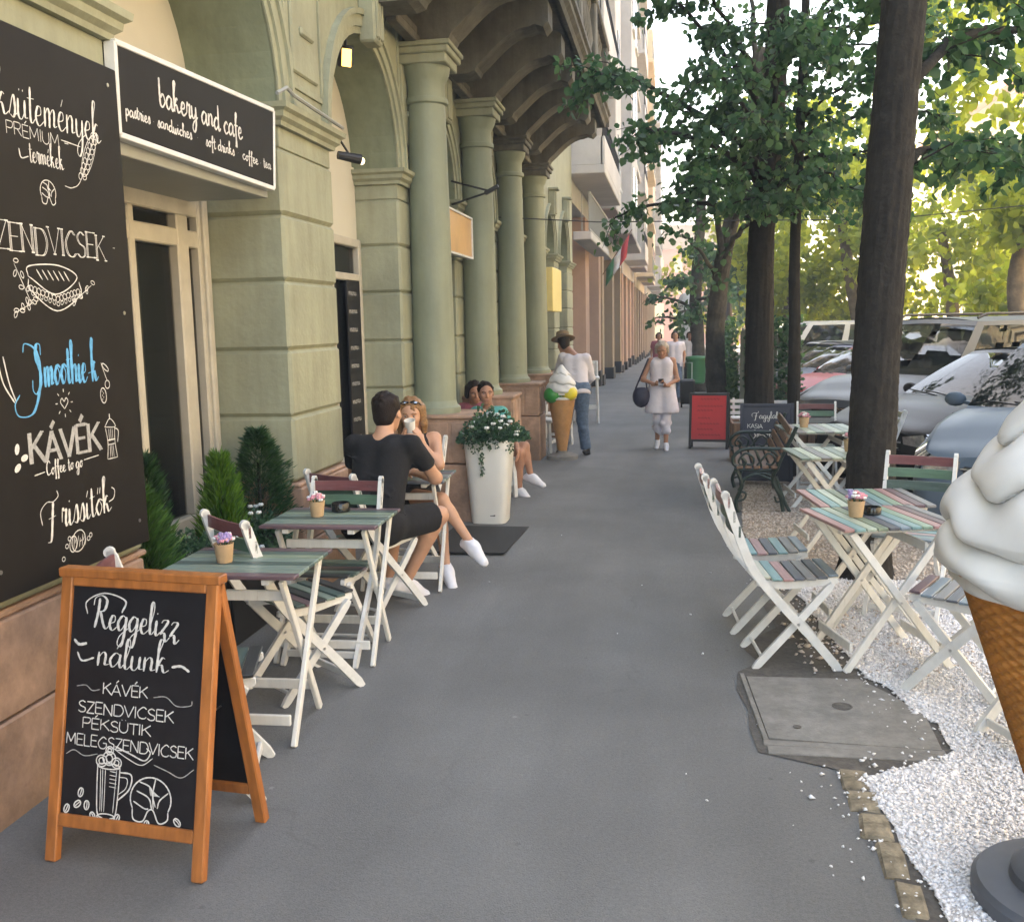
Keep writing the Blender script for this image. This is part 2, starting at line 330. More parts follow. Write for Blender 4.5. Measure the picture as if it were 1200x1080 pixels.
M['flw'] = mat('white_petals', (.7, .7, .68), .7, .1, 20)
M['flp'] = mat('pink_petals', (.62, .28, .33), .7, .25, 90)
M['flv'] = mat('violet_petals', (.34, .26, .50), .7, .25, 90)
M['kraft'] = mat('kraft_paper', (.50, .34, .20), .85, .08, 40, rand=.08)
M['ashtray'] = mat('black_ashtray', (.012, .014, .014), .15, .1, 20)
M['potw'] = mat('white_resin', (.74, .73, .69), .35, .03, 4)
M['matb'] = mat('black_mat', (.022, .022, .022), .95, .2, 60, bump=.4, bscale=200)
M['icew'] = mat('ice_cream_white', (.66, .655, .64), .32, .04, 6, stain=.06, stains=5)
M['waffle'] = mat('waffle', (.50, .205, .05), .4, .22, 5, stain=.25, stains=6)
M['waffle2'] = mat('small_waffle', (.42, .22, .09), .5, .18, 8)
M['baseg'] = mat('grey_base', (.085, .095, .115), .45, .1, 8)
M['iron'] = mat('green_iron', (.012, .028, .024), .4, .3, 20)
M['brownw'] = woodmat('brown_wood', (.16, .09, .055), .3, .6, axis=1, scale=3)
M['red'] = mat('red_board', (.52, .03, .035), .55, .08, 5)
M['redtxt'] = mat('dark_red_text', (.16, .015, .015), .7)
M['slate'] = mat('navy_slate', (.022, .026, .045), .6, .15, 5)
M['skin'] = mat('skin', (.50, .27, .17), .5, .08, 12)
M['skin2'] = mat('skin_tanned', (.38, .19, .12), .5, .08, 12)
M['hairb'] = mat('hair_brown', (.014, .008, .006), .6, .4, 60, spec=.2, bump=.5, bscale=120)
M['hairl'] = mat('hair_blond', (.22, .11, .04), .5, .4, 60, bump=.5, bscale=120)
M['hairg'] = mat('hair_grey', (.36, .30, .24), .6, .3, 60, bump=.5, bscale=120)
M['clblack'] = mat('black_cloth', (.007, .007, .009), .95, .3, 30, bump=.4, bscale=18)
M['clwhite'] = mat('white_cloth', (.64, .60, .66), .85, .06, 12, bump=.6, bscale=14)
M['clpink'] = mat('pale_pink_shirt', (.66, .61, .64), .85, .05, 12, bump=.6, bscale=14)
M['jeans'] = mat('blue_jeans', (.085, .13, .20), .85, .35, 25, bump=.4, bscale=20)
M['clteal'] = mat('teal_cloth', (.10, .38, .34), .85, .2, 40)
M['clmag'] = mat('magenta_cloth', (.36, .10, .13), .85, .2, 40)
M['shoe'] = mat('white_shoe', (.70, .69, .72), .6, .05, 20)
M['straw'] = mat('straw_hat', (.17, .11, .055), .8, .2, 80)
M['navy'] = mat('navy_bag', (.02, .02, .045), .6, .2, 20)
M['salmon'] = mat('salmon_wall', (.46, .30, .22), .8, .08, 1.5, stain=.12, stains=.6)
M['ochre'] = mat('ochre_wall', (.38, .27, .17), .8, .08, 1.5, stain=.12, stains=.6)
M['lilac'] = mat('pale_wall', (.50, .48, .46), .8, .06, 1.0, stain=.12, stains=.5)
M['soffit'] = mat('soffit', (.34, .27, .25), .8, .06, 2)
M['greyglass'] = mat('dark_window', (.10, .12, .125), .12, .2, 2)
M['paley'] = mat('pale_yellow_wall', (.75, .60, .30), .8, .08, .5, stain=.1)
M['brickr'] = mat('red_wall', (.48, .13, .08), .8, .1, .6, stain=.15)
M['beige2'] = mat('beige_wall', (.62, .50, .34), .8, .08, .5, stain=.1)
M['bin'] = mat('green_bin', (.02, .13, .045), .5, .1, 10)
M['fence'] = woodmat('weathered_fence', (.21, .21, .15), .3, .8, axis=2, scale=1.5, rand=.2)
M['planterw'] = woodmat('planter_wood', (.20, .12, .08), .3, .8, axis=2, scale=2, rand=.2)
M['brass'] = mat('warm_metal', (.5, .4, .2), .3, .1, 20, metal=1)
M['lampY'] = emitmat('lit_lamp', (1.0, .62, .16), .5)
M['lampW'] = emitmat('lit_spot', (1.0, .85, .6), .5)
SL = {}
for k, c in dict(pink=(.36, .21, .20), turq=(.18, .31, .31), pale=(.36, .42, .34), olive=(.19, .24, .17), dgrey=(.09, .10, .12), bgrey=(.17, .22, .26),
                 lgreen=(.24, .34, .26), plum=(.12, .075, .085), grey=(.19, .19, .19), maroon=(.16, .055, .06), green=(.085, .16, .11), dgreen=(.06, .095, .085), black=(.03, .033, .035), gg=(.17, .225, .19), cream=(.45, .45, .36)).items():
    SL[k] = woodmat('slat_' + k, c, .2, .42, axis=0, scale=4, rand=.08, wear=.25, wearcol=tuple(x * .45 + .12 for x in c))
HAZE = .0038
# ------------------------------------------------------------------ ground, road, kerb, gravel
def sheet(name, xs, ys, dz, m, jitter=0, kind='structure'):
    mb = MB(); nx = len(xs)
    for y in ys:
        for x in xs: mb.v.append((x, y, g(y) + dz + (rng.normal() * jitter if jitter else 0)))
    for j in range(len(ys) - 1):
        for i in range(nx - 1):
            a = j * nx + i; mb.f.append((a, a + 1, a + nx + 1, a + nx)); mb.m.append(0)
    o = obj(name, mb, m); o['kind'] = kind; return o
YS = [-3, 0, 3, 6, 9, 12, 16, 20, 26, 34, 44, 60, 90, 130]
struct('ground', MB().add([(-300, -40, -.6), (300, -40, -.6), (300, 140, -2.75), (-300, 140, -2.75), (300, 900, -2.75), (-300, 900, -2.75)], [(0, 1, 2, 3), (3, 2, 4, 5)]), M['road'])
sheet('pavement', [-2.6, 2.2], YS, 0, M['asphalt'])
sheet('road', [2.2, 14], YS, -.12, M['road'])
sheet('far_pavement', [14, 20], YS, 0, M['concrete'])
k = MB()
for y0, y1 in zip(YS[:-1], YS[1:]):
    n = max(1, int(round((y1 - y0) / 1.0))) if y1 < 30 else 1
    for i in range(n):
        a = y0 + (y1 - y0) * i / n; b = y0 + (y1 - y0) * (i + 1) / n; z = g((a + b) / 2)
        k.box((2.26, (a + b) / 2, z - .045), (.12, b - a - .008, .16), ch=.01)
        k.box((13.94, (a + b) / 2, z - .045), (.12, b - a - .008, .16), ch=.01)
struct('kerb', k, M['concrete'])

def ngon_sheet(name, poly, dz, m, kind='structure'):
    mb = MB(); mb.add([(x, y, g(y) + dz) for x, y in poly], [tuple(range(len(poly)))]); o = obj(name, mb, m); o['kind'] = kind; return o
edge = [(.80, 2.0), (.77, 2.6), (.735, 3.0), (.715, 3.35), (.69, 3.6), (.90, 3.72), (1.08, 3.86), (1.08, 4.15), (1.0, 4.3), (.98, 4.5), (.90, 4.7), (.86, 5.0), (.80, 5.4), (.78, 5.9), (.70, 6.5)]
wob = []
for (x, y), (x2, y2) in zip(edge[:-1], edge[1:]):
    for t in (0, .33, .66): wob.append((x + (x2 - x) * t + rng.normal() * .012, y + (y2 - y) * t + rng.normal() * .012))
wob.append(edge[-1])
ngon_sheet('gravel_bed', wob + [(2.19, 6.5), (2.19, 2.0)], .008, M['gravelbed'])
tanp = [(.70, 6.52), (.62, 7.2), (.56, 8.0), (.60, 8.8), (.66, 9.6), (.72, 10.6), (.8, 12), (.86, 14), (2.19, 14), (2.19, 6.52)]
ngon_sheet('tan_gravel_bed', tanp, .008, M['tanbed'])
# dirt band between the asphalt and the gravel, round the manhole cover
ngon_sheet('dirt_strip', [(.66, 1.8), (.69, 2.6), (.61, 3.66), (.45, 3.73), (.335, 3.78), (.315, 4.0), (.325, 4.2), (.29, 4.45), (.31, 4.68), (.42, 4.82), (.36, 5.02), (.46, 5.25), (.56, 5.4), (.52, 5.9), (.62, 6.3), (.72, 6.6), (1.1, 6.2), (1.2, 3.6), (.9, 1.8)], .004, M['darkdirt'])
# loose stone chips: thousands that nobody could count
def inpoly(x, y, P):
    c = False; j = len(P) - 1
    for i in range(len(P)):
        if (P[i][1] > y) != (P[j][1] > y) and x < (P[j][0] - P[i][0]) * (y - P[i][1]) / (P[j][1] - P[i][1]) + P[i][0]: c = not c
        j = i
    return c
def chips(name, n, box, poly, size, m, dens=None, extra=(), dz=.007):
    V = []; Fc = []; cnt = 0
    base = np.array([(1, 0, 0), (0, 1, 0), (-1, 0, 0), (0, -1, 0), (0, 0, 1), (0, 0, -1)], float)
    fcs = np.array([(0, 1, 4), (1, 2, 4), (2, 3, 4), (3, 0, 4), (1, 0, 5), (2, 1, 5), (3, 2, 5), (0, 3, 5)])
    pts = []
    while len(pts) < n:
        x = rng.uniform(box[0], box[1]); y = box[2] + (box[3] - box[2]) * rng.random() ** 1.25
        if inpoly(x, y, poly): pts.append((x, y))
    pts += list(extra); pts = np.array(pts); n = len(pts)
    s = rng.lognormal(0, .35, n) * size
    sc = np.stack([s, s * rng.uniform(.6, 1, n), s * rng.uniform(.4, .8, n)], 1)
    v = base[None] * sc[:, None, :] * rng.uniform(.7, 1.2, (n, 6, 1))
    a = rng.uniform(0, 2 * pi, n); t = rng.normal(0, .5, n)
    y2 = v[:, :, 1] * np.cos(t)[:, None] - v[:, :, 2] * np.sin(t)[:, None]; z2 = v[:, :, 1] * np.sin(t)[:, None] + v[:, :, 2] * np.cos(t)[:, None]
    x3 = v[:, :, 0] * np.cos(a)[:, None] - y2 * np.sin(a)[:, None]; y3 = v[:, :, 0] * np.sin(a)[:, None] + y2 * np.cos(a)[:, None]
    gz = -0.017 * np.maximum(0, pts[:, 1] - 6)
    V = np.stack([x3 + pts[:, :1], y3 + pts[:, 1:2], z2 + (gz + dz + rng.uniform(-.003, .006, n))[:, None]], 2).reshape(-1, 3)
    Fc = (fcs[None] + (np.arange(n) * 6)[:, None, None]).reshape(-1, 3)
    me = bpy.data.meshes.new(name); me.vertices.add(len(V)); me.vertices.foreach_set('co', V.ravel())
    me.loops.add(len(Fc) * 3); me.loops.foreach_set('vertex_index', Fc.ravel()); me.polygons.add(len(Fc)); me.polygons.foreach_set('loop_start', np.arange(len(Fc)) * 3)
    me.materials.append(m); me.update(calc_edges=True); me.validate()
    o = bpy.data.objects.new(name, me); COL.objects.link(o); o['kind'] = 'stuff'; return o
gpoly = wob + [(2.19, 6.5), (2.19, 2.0)]
strays = []
for _ in range(300):
    i = rng.integers(0, len(wob)); x, y = wob[i]; d = abs(rng.normal()) * .10
    strays.append((x - d, y + rng.normal() * .05))
for p in [(.05, 3.55), (.12, 3.35), (-.2, 6.2), (.1, 5.6), (.15, 4.9), (-1.2, 6.2), (-.3, 5.2), (.25, 6.6), (-.9, 7.8), (.4, 3.2), (.35, 4.05), (.62, 4.1), (.5, 4.4), (.8, 4.0), (.75, 4.35)]: strays.append(p)
chips('white_gravel', 85000, (.6, 2.19, 2.0, 6.5), gpoly, .0076, M['pebble'], extra=strays)
chips('tan_gravel', 11000, (.5, 2.19, 6.5, 11.5), tanp, .012, M['pebtan'], extra=[(.6 + rng.random() * .9, 4.7 + rng.random() * 1.9) for _ in range(500)])
# edging stones: each its own piece
edging = thing('stone_edging', 'row of worn tan edging stones between the asphalt and the white gravel', 'stone edging', (.68, 3.0, 0))
ey = 3.66; i = 0
for ln, dx in ((.17, .0), (.16, .005), (.19, .01), (.23, .022), (.2, .03), (.22, .045), (.2, .055), (.2, .06), (.2, .06)):
    mb = MB(); w = .088 + rng.normal() * .008
    mb.box((0, 0, 0), (w, ln - .010, .04), ch=.009)
    mb.v = [(a + rng.normal() * .003, b + rng.normal() * .004, c + rng.normal() * .0015) for a, b, c in mb.v]
    obj('stone', mb, M['edgestone'], edging, loc=(.662 + dx - .68, ey - ln / 2 - 3.0, -.010), rot=(rng.normal() * .02, rng.normal() * .03, -.07 + rng.normal() * .05)); ey -= ln
# manhole: concrete frame and lid
mh = thing('manhole_cover', 'square grey concrete manhole cover set in the edge of the pavement', 'manhole cover', (.66, 4.2, 0))
lid = MB(); lid.add([(.345 - .66, 4.6 - 4.2, .012), (.385 - .66, 3.90 - 4.2, .012), (1.04 - .66, 3.86 - 4.2, .012), (1.06 - .66, 4.2 - 4.2, .012), (.96 - .66, 4.45 - 4.2, .012), (.86 - .66, 4.62 - 4.2, .012)], [(0, 1, 2, 3, 4, 5)])
n = 6; lid.v += [(x, y, -.02) for x, y, z in lid.v[:6]]; lid.f += [(i, (i + 1) % 6, 6 + (i + 1) % 6, 6 + i) for i in range(6)]; lid.m += [0] * 6
obj('lid', lid, M['concrete'], mh)
fr = MB(); fr.bar((.325 - .66, 4.64 - 4.2, .006), (.372 - .66, 3.885 - 4.2, .006), .022, .014); fr.bar((.36 - .66, 3.865 - 4.2, .004), (1.05 - .66, 3.845 - 4.2, .004), .05, .012)
fr.bar((.37 - .66, 3.80 - 4.2, .003), (1.04 - .66, 3.80 - 4.2, .003), .07, .012)
obj('frame', fr, M['concrete'], mh)
hl = MB(); hl.lathe([(.040, 0), (.044, .002), (.038, .003), (.034, .0008)], 20, c=(.73 - .66, 4.27 - 4.2, .012)); obj('handle_recess', hl, M['darkdirt'], mh, smooth=False)
hl = MB(); hl.lathe([(.014, 0), (.018, .003), (.014, .004)], 14, c=(.51 - .66, 4.02 - 4.2, .0125)); obj('lifting_eye', hl, M['darkdirt'], mh)

# ------------------------------------------------------------------ the green corner building with its arcade
XF = -2.30
gb = thing('green_building', 'pale green rusticated building with round columns carrying a heavy stone balcony', 'building', (XF, 9, 0))
def gp(name, mb, m, smooth=False, parent=None, label=None):     # a part given in world coordinates
    mb.v = [(x - XF, y - 9, z) for x, y, z in mb.v]; return obj(name, mb, m, parent or gb, smooth=smooth, label=label)
COURSE = [.745, 1.153, 1.561, 1.976, 2.368, 2.753]
piers = [(-1.5, 3.9, -2.85), (5.70, 6.60, -2.85), (8.25, 9.05, -2.7), (10.45, 11.25, -2.7), (12.65, 13.45, -2.7), (14.85, 15.7, -2.7), (17.1, 17.9, -2.7), (19.3, 20.1, -2.7), (21.7, 22.8, -2.7)]
# stone base
for i, (a, b, xb) in enumerate(piers):
    px = .045 if i else .02
    mb = MB(); zb = g(b) - .25
    ya, yb = a - (.02 if i else 0), b + .03
    segs = [(ya, yb)] if i else [(-1.5, .6), (.6, 2.3), (2.3, 3.88)]
    for (s0, s1) in segs:
        mb = MB(); mb.box(((XF + px + xb) / 2, (s0 + s1) / 2, (.36 + zb) / 2), (XF + px - xb, s1 - s0 - .006, .36 - zb), ch=.008); gp('base_stone', mb, M['pink'])
        mb = MB(); mb.box(((XF + px - .006 + xb) / 2, (s0 + s1) / 2, (.366 + .715) / 2), (XF + px - .006 - xb, s1 - s0 - .008, .346), ch=.008); gp('base_stone', mb, M['pink'])
    mb = MB(); mb.box(((XF + px - .02 + xb) / 2, (ya + yb) / 2, .728), (XF + px - .02 - xb, yb - ya, .026), ch=.008); gp('base_cap', mb, M['pink'])
# blocks: every course of every pier is its own stone
for i, (a, b, xb) in enumerate(piers):
    for z0, z1 in zip(COURSE[:-1], COURSE[1:]):
        if i == 0:
            mb = MB(); mb.box(((XF + xb) / 2, (a + b) / 2, (z0 + z1) / 2), (XF - xb, b - a, z1 - z0 - .004), ch=.016); gp('stone_block', mb, [M['wall']])
            continue
        mb = MB(); mb.box(((XF + xb) / 2, (a + b) / 2, (z0 + z1) / 2), (XF - xb, b - a, z1 - z0 - .006), ch=.02, m=0)
        gp('stone_block', mb, M['wall'])
    # neck and impost cornice
    mb = MB(); mb.box(((XF + xb) / 2, (a + b) / 2, 2.815), (XF - xb - .02, b - a - .02, .118), ch=.004)
    prof = [(0, 2.875), (.02, 2.875), (.025, 2.90), (.05, 2.92), (.055, 2.95), (.08, 2.965), (.085, 2.995), (0, 3.005)]
    for (o0, z0), (o1, z1) in zip(prof[:-1], prof[1:]):
        pass
    def ring(o, z): return [(xb, a - o, z), (XF + o, a - o, z), (XF + o, b + o, z), (xb, b + o, z)]
    vs = []; 
    for o, z in prof: vs += ring(o, z)
    n = len(prof); fs = [(k * 4 + j, k * 4 + (j + 1) % 4, (k + 1) * 4 + (j + 1) % 4, (k + 1) * 4 + j) for k in range(n - 1) for j in range(4)] + [(0, 1, 2, 3), tuple((n - 1) * 4 + j for j in range(4))]
    mb.add(vs, fs); gp('impost_cornice', mb, M['wall'])
# joint backing so that grooves are closed
for i, (a, b, xb) in enumerate(piers):
    mb = MB(); mb.box(((XF - .02 + xb) / 2, (a + b) / 2, 1.8), (XF - .02 - xb - .01, b - a - .05, 2.1)); gp('pier_core', mb, M['wall'])
# arches and the wall above them
ZT = 4.9
def bay(a, b, xb, zs=3.005, ztop=ZT, nseg=20):
    yc = (a + b) / 2; r = (b - a) / 2; mb = MB()
    P = [(yc - r * cos(pi * k / nseg), zs + r * sin(pi * k / nseg)) for k in range(nseg + 1)]
    for (y0, z0), (y1, z1) in zip(P[:-1], P[1:]):
        mb.add([(XF, y0, z0), (XF, y1, z1), (XF, y1, ztop), (XF, y0, ztop)], [(0, 1, 2, 3)], 0)
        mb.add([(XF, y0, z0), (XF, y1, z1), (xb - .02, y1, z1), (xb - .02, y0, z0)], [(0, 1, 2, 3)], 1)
    gp('arch_wall', mb, [M['wall'], M['wall_shaded']])
    # archivolt: three stepped bands
    av = MB()
    for (r0, r1, o) in ((r, r + .05, .012), (r + .05, r + .13, .03), (r + .13, r + .17, .05)):
        Q0 = [(yc - r0 * cos(pi * k / nseg), zs + r0 * sin(pi * k / nseg)) for k in range(nseg + 1)]
        Q1 = [(yc - r1 * cos(pi * k / nseg), zs + r1 * sin(pi * k / nseg)) for k in range(nseg + 1)]
        for k in range(nseg):
            a0, a1, b0, b1 = Q0[k], Q0[k + 1], Q1[k], Q1[k + 1]
            av.add([(XF + o, *a0), (XF + o, *a1), (XF + o, *b1), (XF + o, *b0), (XF - .01, *a0), (XF - .01, *a1), (XF - .01, *b1), (XF - .01, *b0)],
                   [(0, 1, 2, 3), (0, 4, 5, 1), (3, 2, 6, 7)])
    gp('archivolt', av, M['wall'])
    # keystone console
    ks = MB(); zk = zs + r
    ks.box((XF + .06, yc, zk + .17), (.13, .20, .46), ch=.015)
    for dy in (-.06, 0, .06): ks.box((XF + .13, yc + dy, zk + .17), (.03, .035, .40), ch=.01)
    ks.box((XF + .09, yc, zk + .42), (.2, .26, .05), ch=.01)
    gp('keystone', ks, M['wall'])
opens = [(piers[i][1], piers[i + 1][0], piers[i + 1][2] if i else -2.85) for i in range(len(piers) - 1)]
for a, b, xb in opens: bay(a, b, xb)
for i, (a, b, xb) in enumerate(piers):
    mb = MB(); mb.box(((XF + xb) / 2, (a + b) / 2, (3.005 + ZT) / 2), (XF - xb, b - a, ZT - 3.005)); gp('spandrel', mb, M['wall'])
# raised mouldings on the spandrels (panel frames and little sash reliefs)
for i, (a, b, xb) in enumerate(piers[:3]):
    mb = MB(); yc = (a + b) / 2
    if i == 0: yc = 3.35
    w = min(.30, (b - a) / 2 - .1)
    for z0, z1 in ((3.16, 4.7),):
        for (p, q) in (((XF, yc - w, z0), (XF, yc - w, z1)), ((XF, yc + w, z0), (XF, yc + w, z1)), ((XF, yc - w, z0), (XF, yc + w, z0)), ((XF, yc - w, z1), (XF, yc + w, z1))):
            mb.bar(p, q, .035, .03, up=(1, 0, 0))
        mb.box((XF + .004, yc, (z0 + z1) / 2), (.03, 2 * w - .16, z1 - z0 - .16), ch=.01)
        mb.bar((XF + .02, yc - .1, 3.5), (XF + .02, yc + .12, 3.5), .05, .04, up=(1, 0, 0), ch=.012)
        mb.bar((XF + .02, yc - .1, 3.95), (XF + .02, yc + .12, 3.95), .05, .04, up=(1, 0, 0), ch=.012)
    gp('relief_panel', mb, M['wall'])
# upper storeys, mostly above the frame: plain wall with window bays
mb = MB(); mb.box((XF - .4, 10.5, (ZT + 19) / 2), (.8, 24.6, 19 - ZT)); gp('upper_wall', mb, M['wall'])
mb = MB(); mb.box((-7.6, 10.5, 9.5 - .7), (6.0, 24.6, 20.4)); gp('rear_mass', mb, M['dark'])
mb = MB(); mb.box((XF + .1, 10.5, 19.2), (1.4, 24.8, .4), ch=.05); gp('roof_cornice', mb, M['wall'])
for k in range(0):
    for zz in (6.2, 9.6, 13.0, 16.2):
        y = -.2 + k * 2.4
        f = MB(); f.box((XF + .03, y, zz), (.1, 1.3, 2.2), ch=.02); w_ = gp('window', f, M['wall'])
        p = MB(); p.box((XF + .075, y, zz), (.03, 1.0, 1.9)); gp('pane', p, M['greyglass'], parent=w_)
        
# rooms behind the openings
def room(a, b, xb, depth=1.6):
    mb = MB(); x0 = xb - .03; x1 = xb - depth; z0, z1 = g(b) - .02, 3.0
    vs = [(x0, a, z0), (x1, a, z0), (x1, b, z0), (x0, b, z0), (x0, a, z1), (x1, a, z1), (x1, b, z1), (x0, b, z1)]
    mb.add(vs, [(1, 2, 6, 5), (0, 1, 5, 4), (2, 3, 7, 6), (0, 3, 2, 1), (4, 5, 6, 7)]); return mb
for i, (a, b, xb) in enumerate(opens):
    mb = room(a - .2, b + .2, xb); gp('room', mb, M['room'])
    # tympanum in the arch
    yc = (a + b) / 2; r = (b - a) / 2 + .01; t = MB(); n = 16
    P = [(yc - r * cos(pi * k / n), 3.0 + r * sin(pi * k / n)) for k in range(n + 1)]
    t.add([(xb + .0, y, z) for y, z in P], [tuple(range(n + 1))]); gp('tympanum', t, M['cream'] if i < 2 else M['wall_shaded'])
    t = MB(); t.box((xb - .03, yc, 2.72), (.10, b - a, .6)); gp('lintel_panel', t, M['cream'] if i < 2 else M['wall_shaded'])
    # sill wall
    t = MB(); t.box((xb - .06, yc, (.5 + g(b) - .2) / 2), (.16, b - a, .5 - g(b) + .2), ch=.01); gp('sill_wall', t, M['pink'])

def window_unit(a, b, xb, z0, z1, stiles, rails, m, w=.11, label=None):
    f = MB(); x = xb + .01
    f.box((x, a + w / 2, (z0 + z1) / 2), (.09, w, z1 - z0), ch=.008); f.box((x, b - w / 2, (z0 + z1) / 2), (.09, w, z1 - z0), ch=.008)
    f.box((x, (a + b) / 2, z1 - w / 2), (.088, b - a - 2 * w, w), ch=.008); f.box((x, (a + b) / 2, z0 + w / 2), (.088, b - a - 2 * w, w), ch=.008)
    for s_, ww in stiles: f.box((x + .012, s_, (z0 + z1) / 2), (.07, ww, z1 - z0 - 2 * w), ch=.008)
    for r_, ww in rails: f.box((x + .006, (a + b) / 2, r_), (.075, b - a - 2 * w, ww), ch=.008)
    o = gp('window_frame', f, m, label=label)
    p = MB(); p.box((x - .01, (a + b) / 2, (z0 + z1) / 2), (.008, b - a - 2 * w, z1 - z0 - 2 * w)); q = obj('pane', p, M['glass'], o)
    q.data.transform(Matrix.Translation((-XF, -9, 0)))
    return o
window_unit(3.9, 5.70, -2.85, .5, 2.46, [(5.40, .13), (4.85, .06)], [(2.22, .10)], M['winframe'])
t = MB(); t.box((-2.83, 5.655, 1.5), (.12, .06, 2.0), ch=.01); gp('jamb_post', t, M['winframe'])
window_unit(6.60, 8.25, -2.7, .55, 2.42, [(7.5, .06)], [(2.1, .06)], M['winframe'], .07)
for i in range(2, len(opens)):
    a, b, xb = opens[i]; window_unit(a, b, xb, .5, 2.42, [((a + b) / 2, .06)], [(2.05, .05)], M['winframe'], .07)
t = MB()
for k in range(9): t.box((-3.02 + .02 * (k % 2), 4.98 + k * .035, 1.4), (.02, .036, 1.75), ch=.008)
gp('curtain', t, M['curtain'])
# chalk menu on window 2
t = MB(); t.box((-2.66, 8.02, 1.30), (.02, .34, 1.6), ch=.004); gp('window_menu', t, M['blackboard2'])
# round columns on pedestals
for i, y in enumerate((8.65, 10.86, 13.05, 15.3)):
    ax = -2.13; gz = g(y) - .1
    col = MB(); prof = [(.225, .90), (.23, .93), (.225, .96), (.20, .98), (.188, 1.02)]
    prof += [(.188 - .026 * t ** 1.6, 1.02 + t * 2.55) for t in np.linspace(0, 1, 12)]
    prof += [(.185, 3.58), (.19, 3.60), (.185, 3.625), (.164, 3.63), (.164, 3.75), (.18, 3.775), (.205, 3.83), (.215, 3.88)]
    col.lathe(prof, 40, c=(ax, y, 0)); c_ = gp('column', col, M['colp'] if i < 2 else M['colp'], smooth=True)
    cap = MB(); cap.box((ax, y, 3.92), (.46, .46, .08), ch=.008); cap.box((ax, y, 3.985), (.52, .52, .055), ch=.01); cap.box((ax, y, 4.03), (.56, .56, .04), ch=.008)
    cap.v = [(x - XF, yy - 9, z) for x, yy, z in cap.v]; obj('capital', cap, M['wall'] if i < 2 else M['bal'], c_)
    ax = -2.04; pd = MB(); pd.box((ax, y, (.47 + gz) / 2 - .0), (.60, .60, .47 - gz), ch=.01); pd.box((ax, y, .68), (.585, .585, .40), ch=.01)
    for k in range(3): pd.box((ax + .296, y - .2 + k * .2, .67), (.012, .17, .34), ch=.005)
    for k in range(3): pd.box((ax - .2 + k * .2, y - .296, .67), (.17, .012, .34), ch=.005)
    pd.box((ax, y, .89), (.63, .63, .035), ch=.01)
    pd.v = [(x - XF, yy - 9, z) for x, yy, z in pd.v]; obj('pedestal', pd, M['pink'] if i < 2 else M['bal'] if False else M['pink'], c_)
# balcony: consoles, slab, moulded edge, parapet
ZB = 4.74
for i, y in enumerate((7.55, 8.65, 9.75, 10.86, 11.95, 13.05, 14.2, 15.3)):
    prof = [(-2.32, 4.055), (-1.95, 4.055), (-1.88, 4.08), (-1.86, 4.12)] + [(-1.86 + .50 * t, 4.12 + .32 * sin(t * pi / 2) ** 1.1) for t in np.linspace(.15, 1, 7)] + [(-1.30, 4.46), (-1.22, 4.43), (-1.17, 4.48), (-1.17, 4.66), (-1.22, 4.70), (-2.32, 4.70)]
    mb = MB(); mb.prism(prof, 'y', y - .17, y + .17)
    # xz prism: prism() gives (u, w, v) for axis y
    gp('console', mb, M['bal'])
mb = MB()
for w_, z_ in ((.1, 4.02), (.06, 4.1)): mb.box((-2.18, 11.9, z_ + .06), (w_, 8.2, .07), ch=.01)
gp('balcony_beam', mb, M['bal'])
mb = MB(); mb.box((-1.74, 11.55, 4.765), (1.24, 9.0, .13)); gp('balcony_slab', mb, M['bal'])
mb = MB(); prof = [(-1.16, 4.70), (-1.08, 4.70), (-1.06, 4.75), (-1.02, 4.79), (-1.02, 4.85), (-.99, 4.87), (-.99, 4.92), (-1.16, 4.92)]
mb.prism(prof, 'y', 7.05, 16.05); gp('balcony_edge', mb, M['bal'])
mb = MB(); prof = [(16.04, 4.70), (16.12, 4.72), (16.15, 4.85), (16.18, 4.92), (16.04, 4.92)]
mb.prism(prof, 'x', -2.3, -1.02); gp('balcony_edge', mb, M['bal'])
mb = MB()
for y in (7.2, 9.4, 11.6, 13.8, 16.0): mb.box((-1.14, y, 5.40), (.22, .26, .95), ch=.02)
mb.box((-1.14, 11.6, 5.90), (.26, 9.1, .10), ch=.02); mb.box((-1.14, 11.6, 4.98), (.2, 8.9, .09), ch=.02); gp('parapet', mb, M['bal'])
for k in range(38):
    y = 7.5 + k * .225
    if min(abs(y - q) for q in (7.2, 9.4, 11.6, 13.8, 16.0)) < .2: continue
    mb = MB(); mb.lathe([(.05, 5.02), (.05, 5.1), (.03, 5.14), (.075, 5.35), (.06, 5.5), (.03, 5.7), (.05, 5.78), (.05, 5.86)], 8, c=(-1.14, y, 0)); gp('baluster', mb, M['bal'], smooth=True)
mb = MB(); mb.box((-1.74, 16.0, 5.42), (1.1, .12, .95), ch=.01); gp('parapet_end', mb, M['bal'])

# signs, lamps and fittings on the green building
def sign_panel(name, label, cat, y0, y1, z0, z1, x, m, frame=.022, depth=.05, fm='white'):
    t = thing(name, label, cat, (x, (y0 + y1) / 2, (z0 + z1) / 2))
    w, h = y1 - y0, z1 - z0
    p = MB(); p.box((-depth / 2, 0, 0), (depth, w - .004, h - .004)); obj('panel', p, m, t)
    f = MB()
    for yy in (-w / 2, w / 2): f.box((-depth / 2 + .006, yy, 0), (depth + .016, frame, h + frame), ch=.003)
    for zz in (-h / 2, h / 2): f.box((-depth / 2 + .006, 0, zz), (depth + .016, w - frame - .002, frame), ch=.003)
    obj('frame', f, M[fm], t); return t
big_board = thing('menu_board', 'tall black wall menu board lettered in white and blue chalk', 'menu board', (-2.262, 1.7, 1.77))
p = MB(); p.box((.012, 0, 0), (.022, 4.30, 1.945), ch=.003); obj('panel', p, M['blackboard'], big_board)
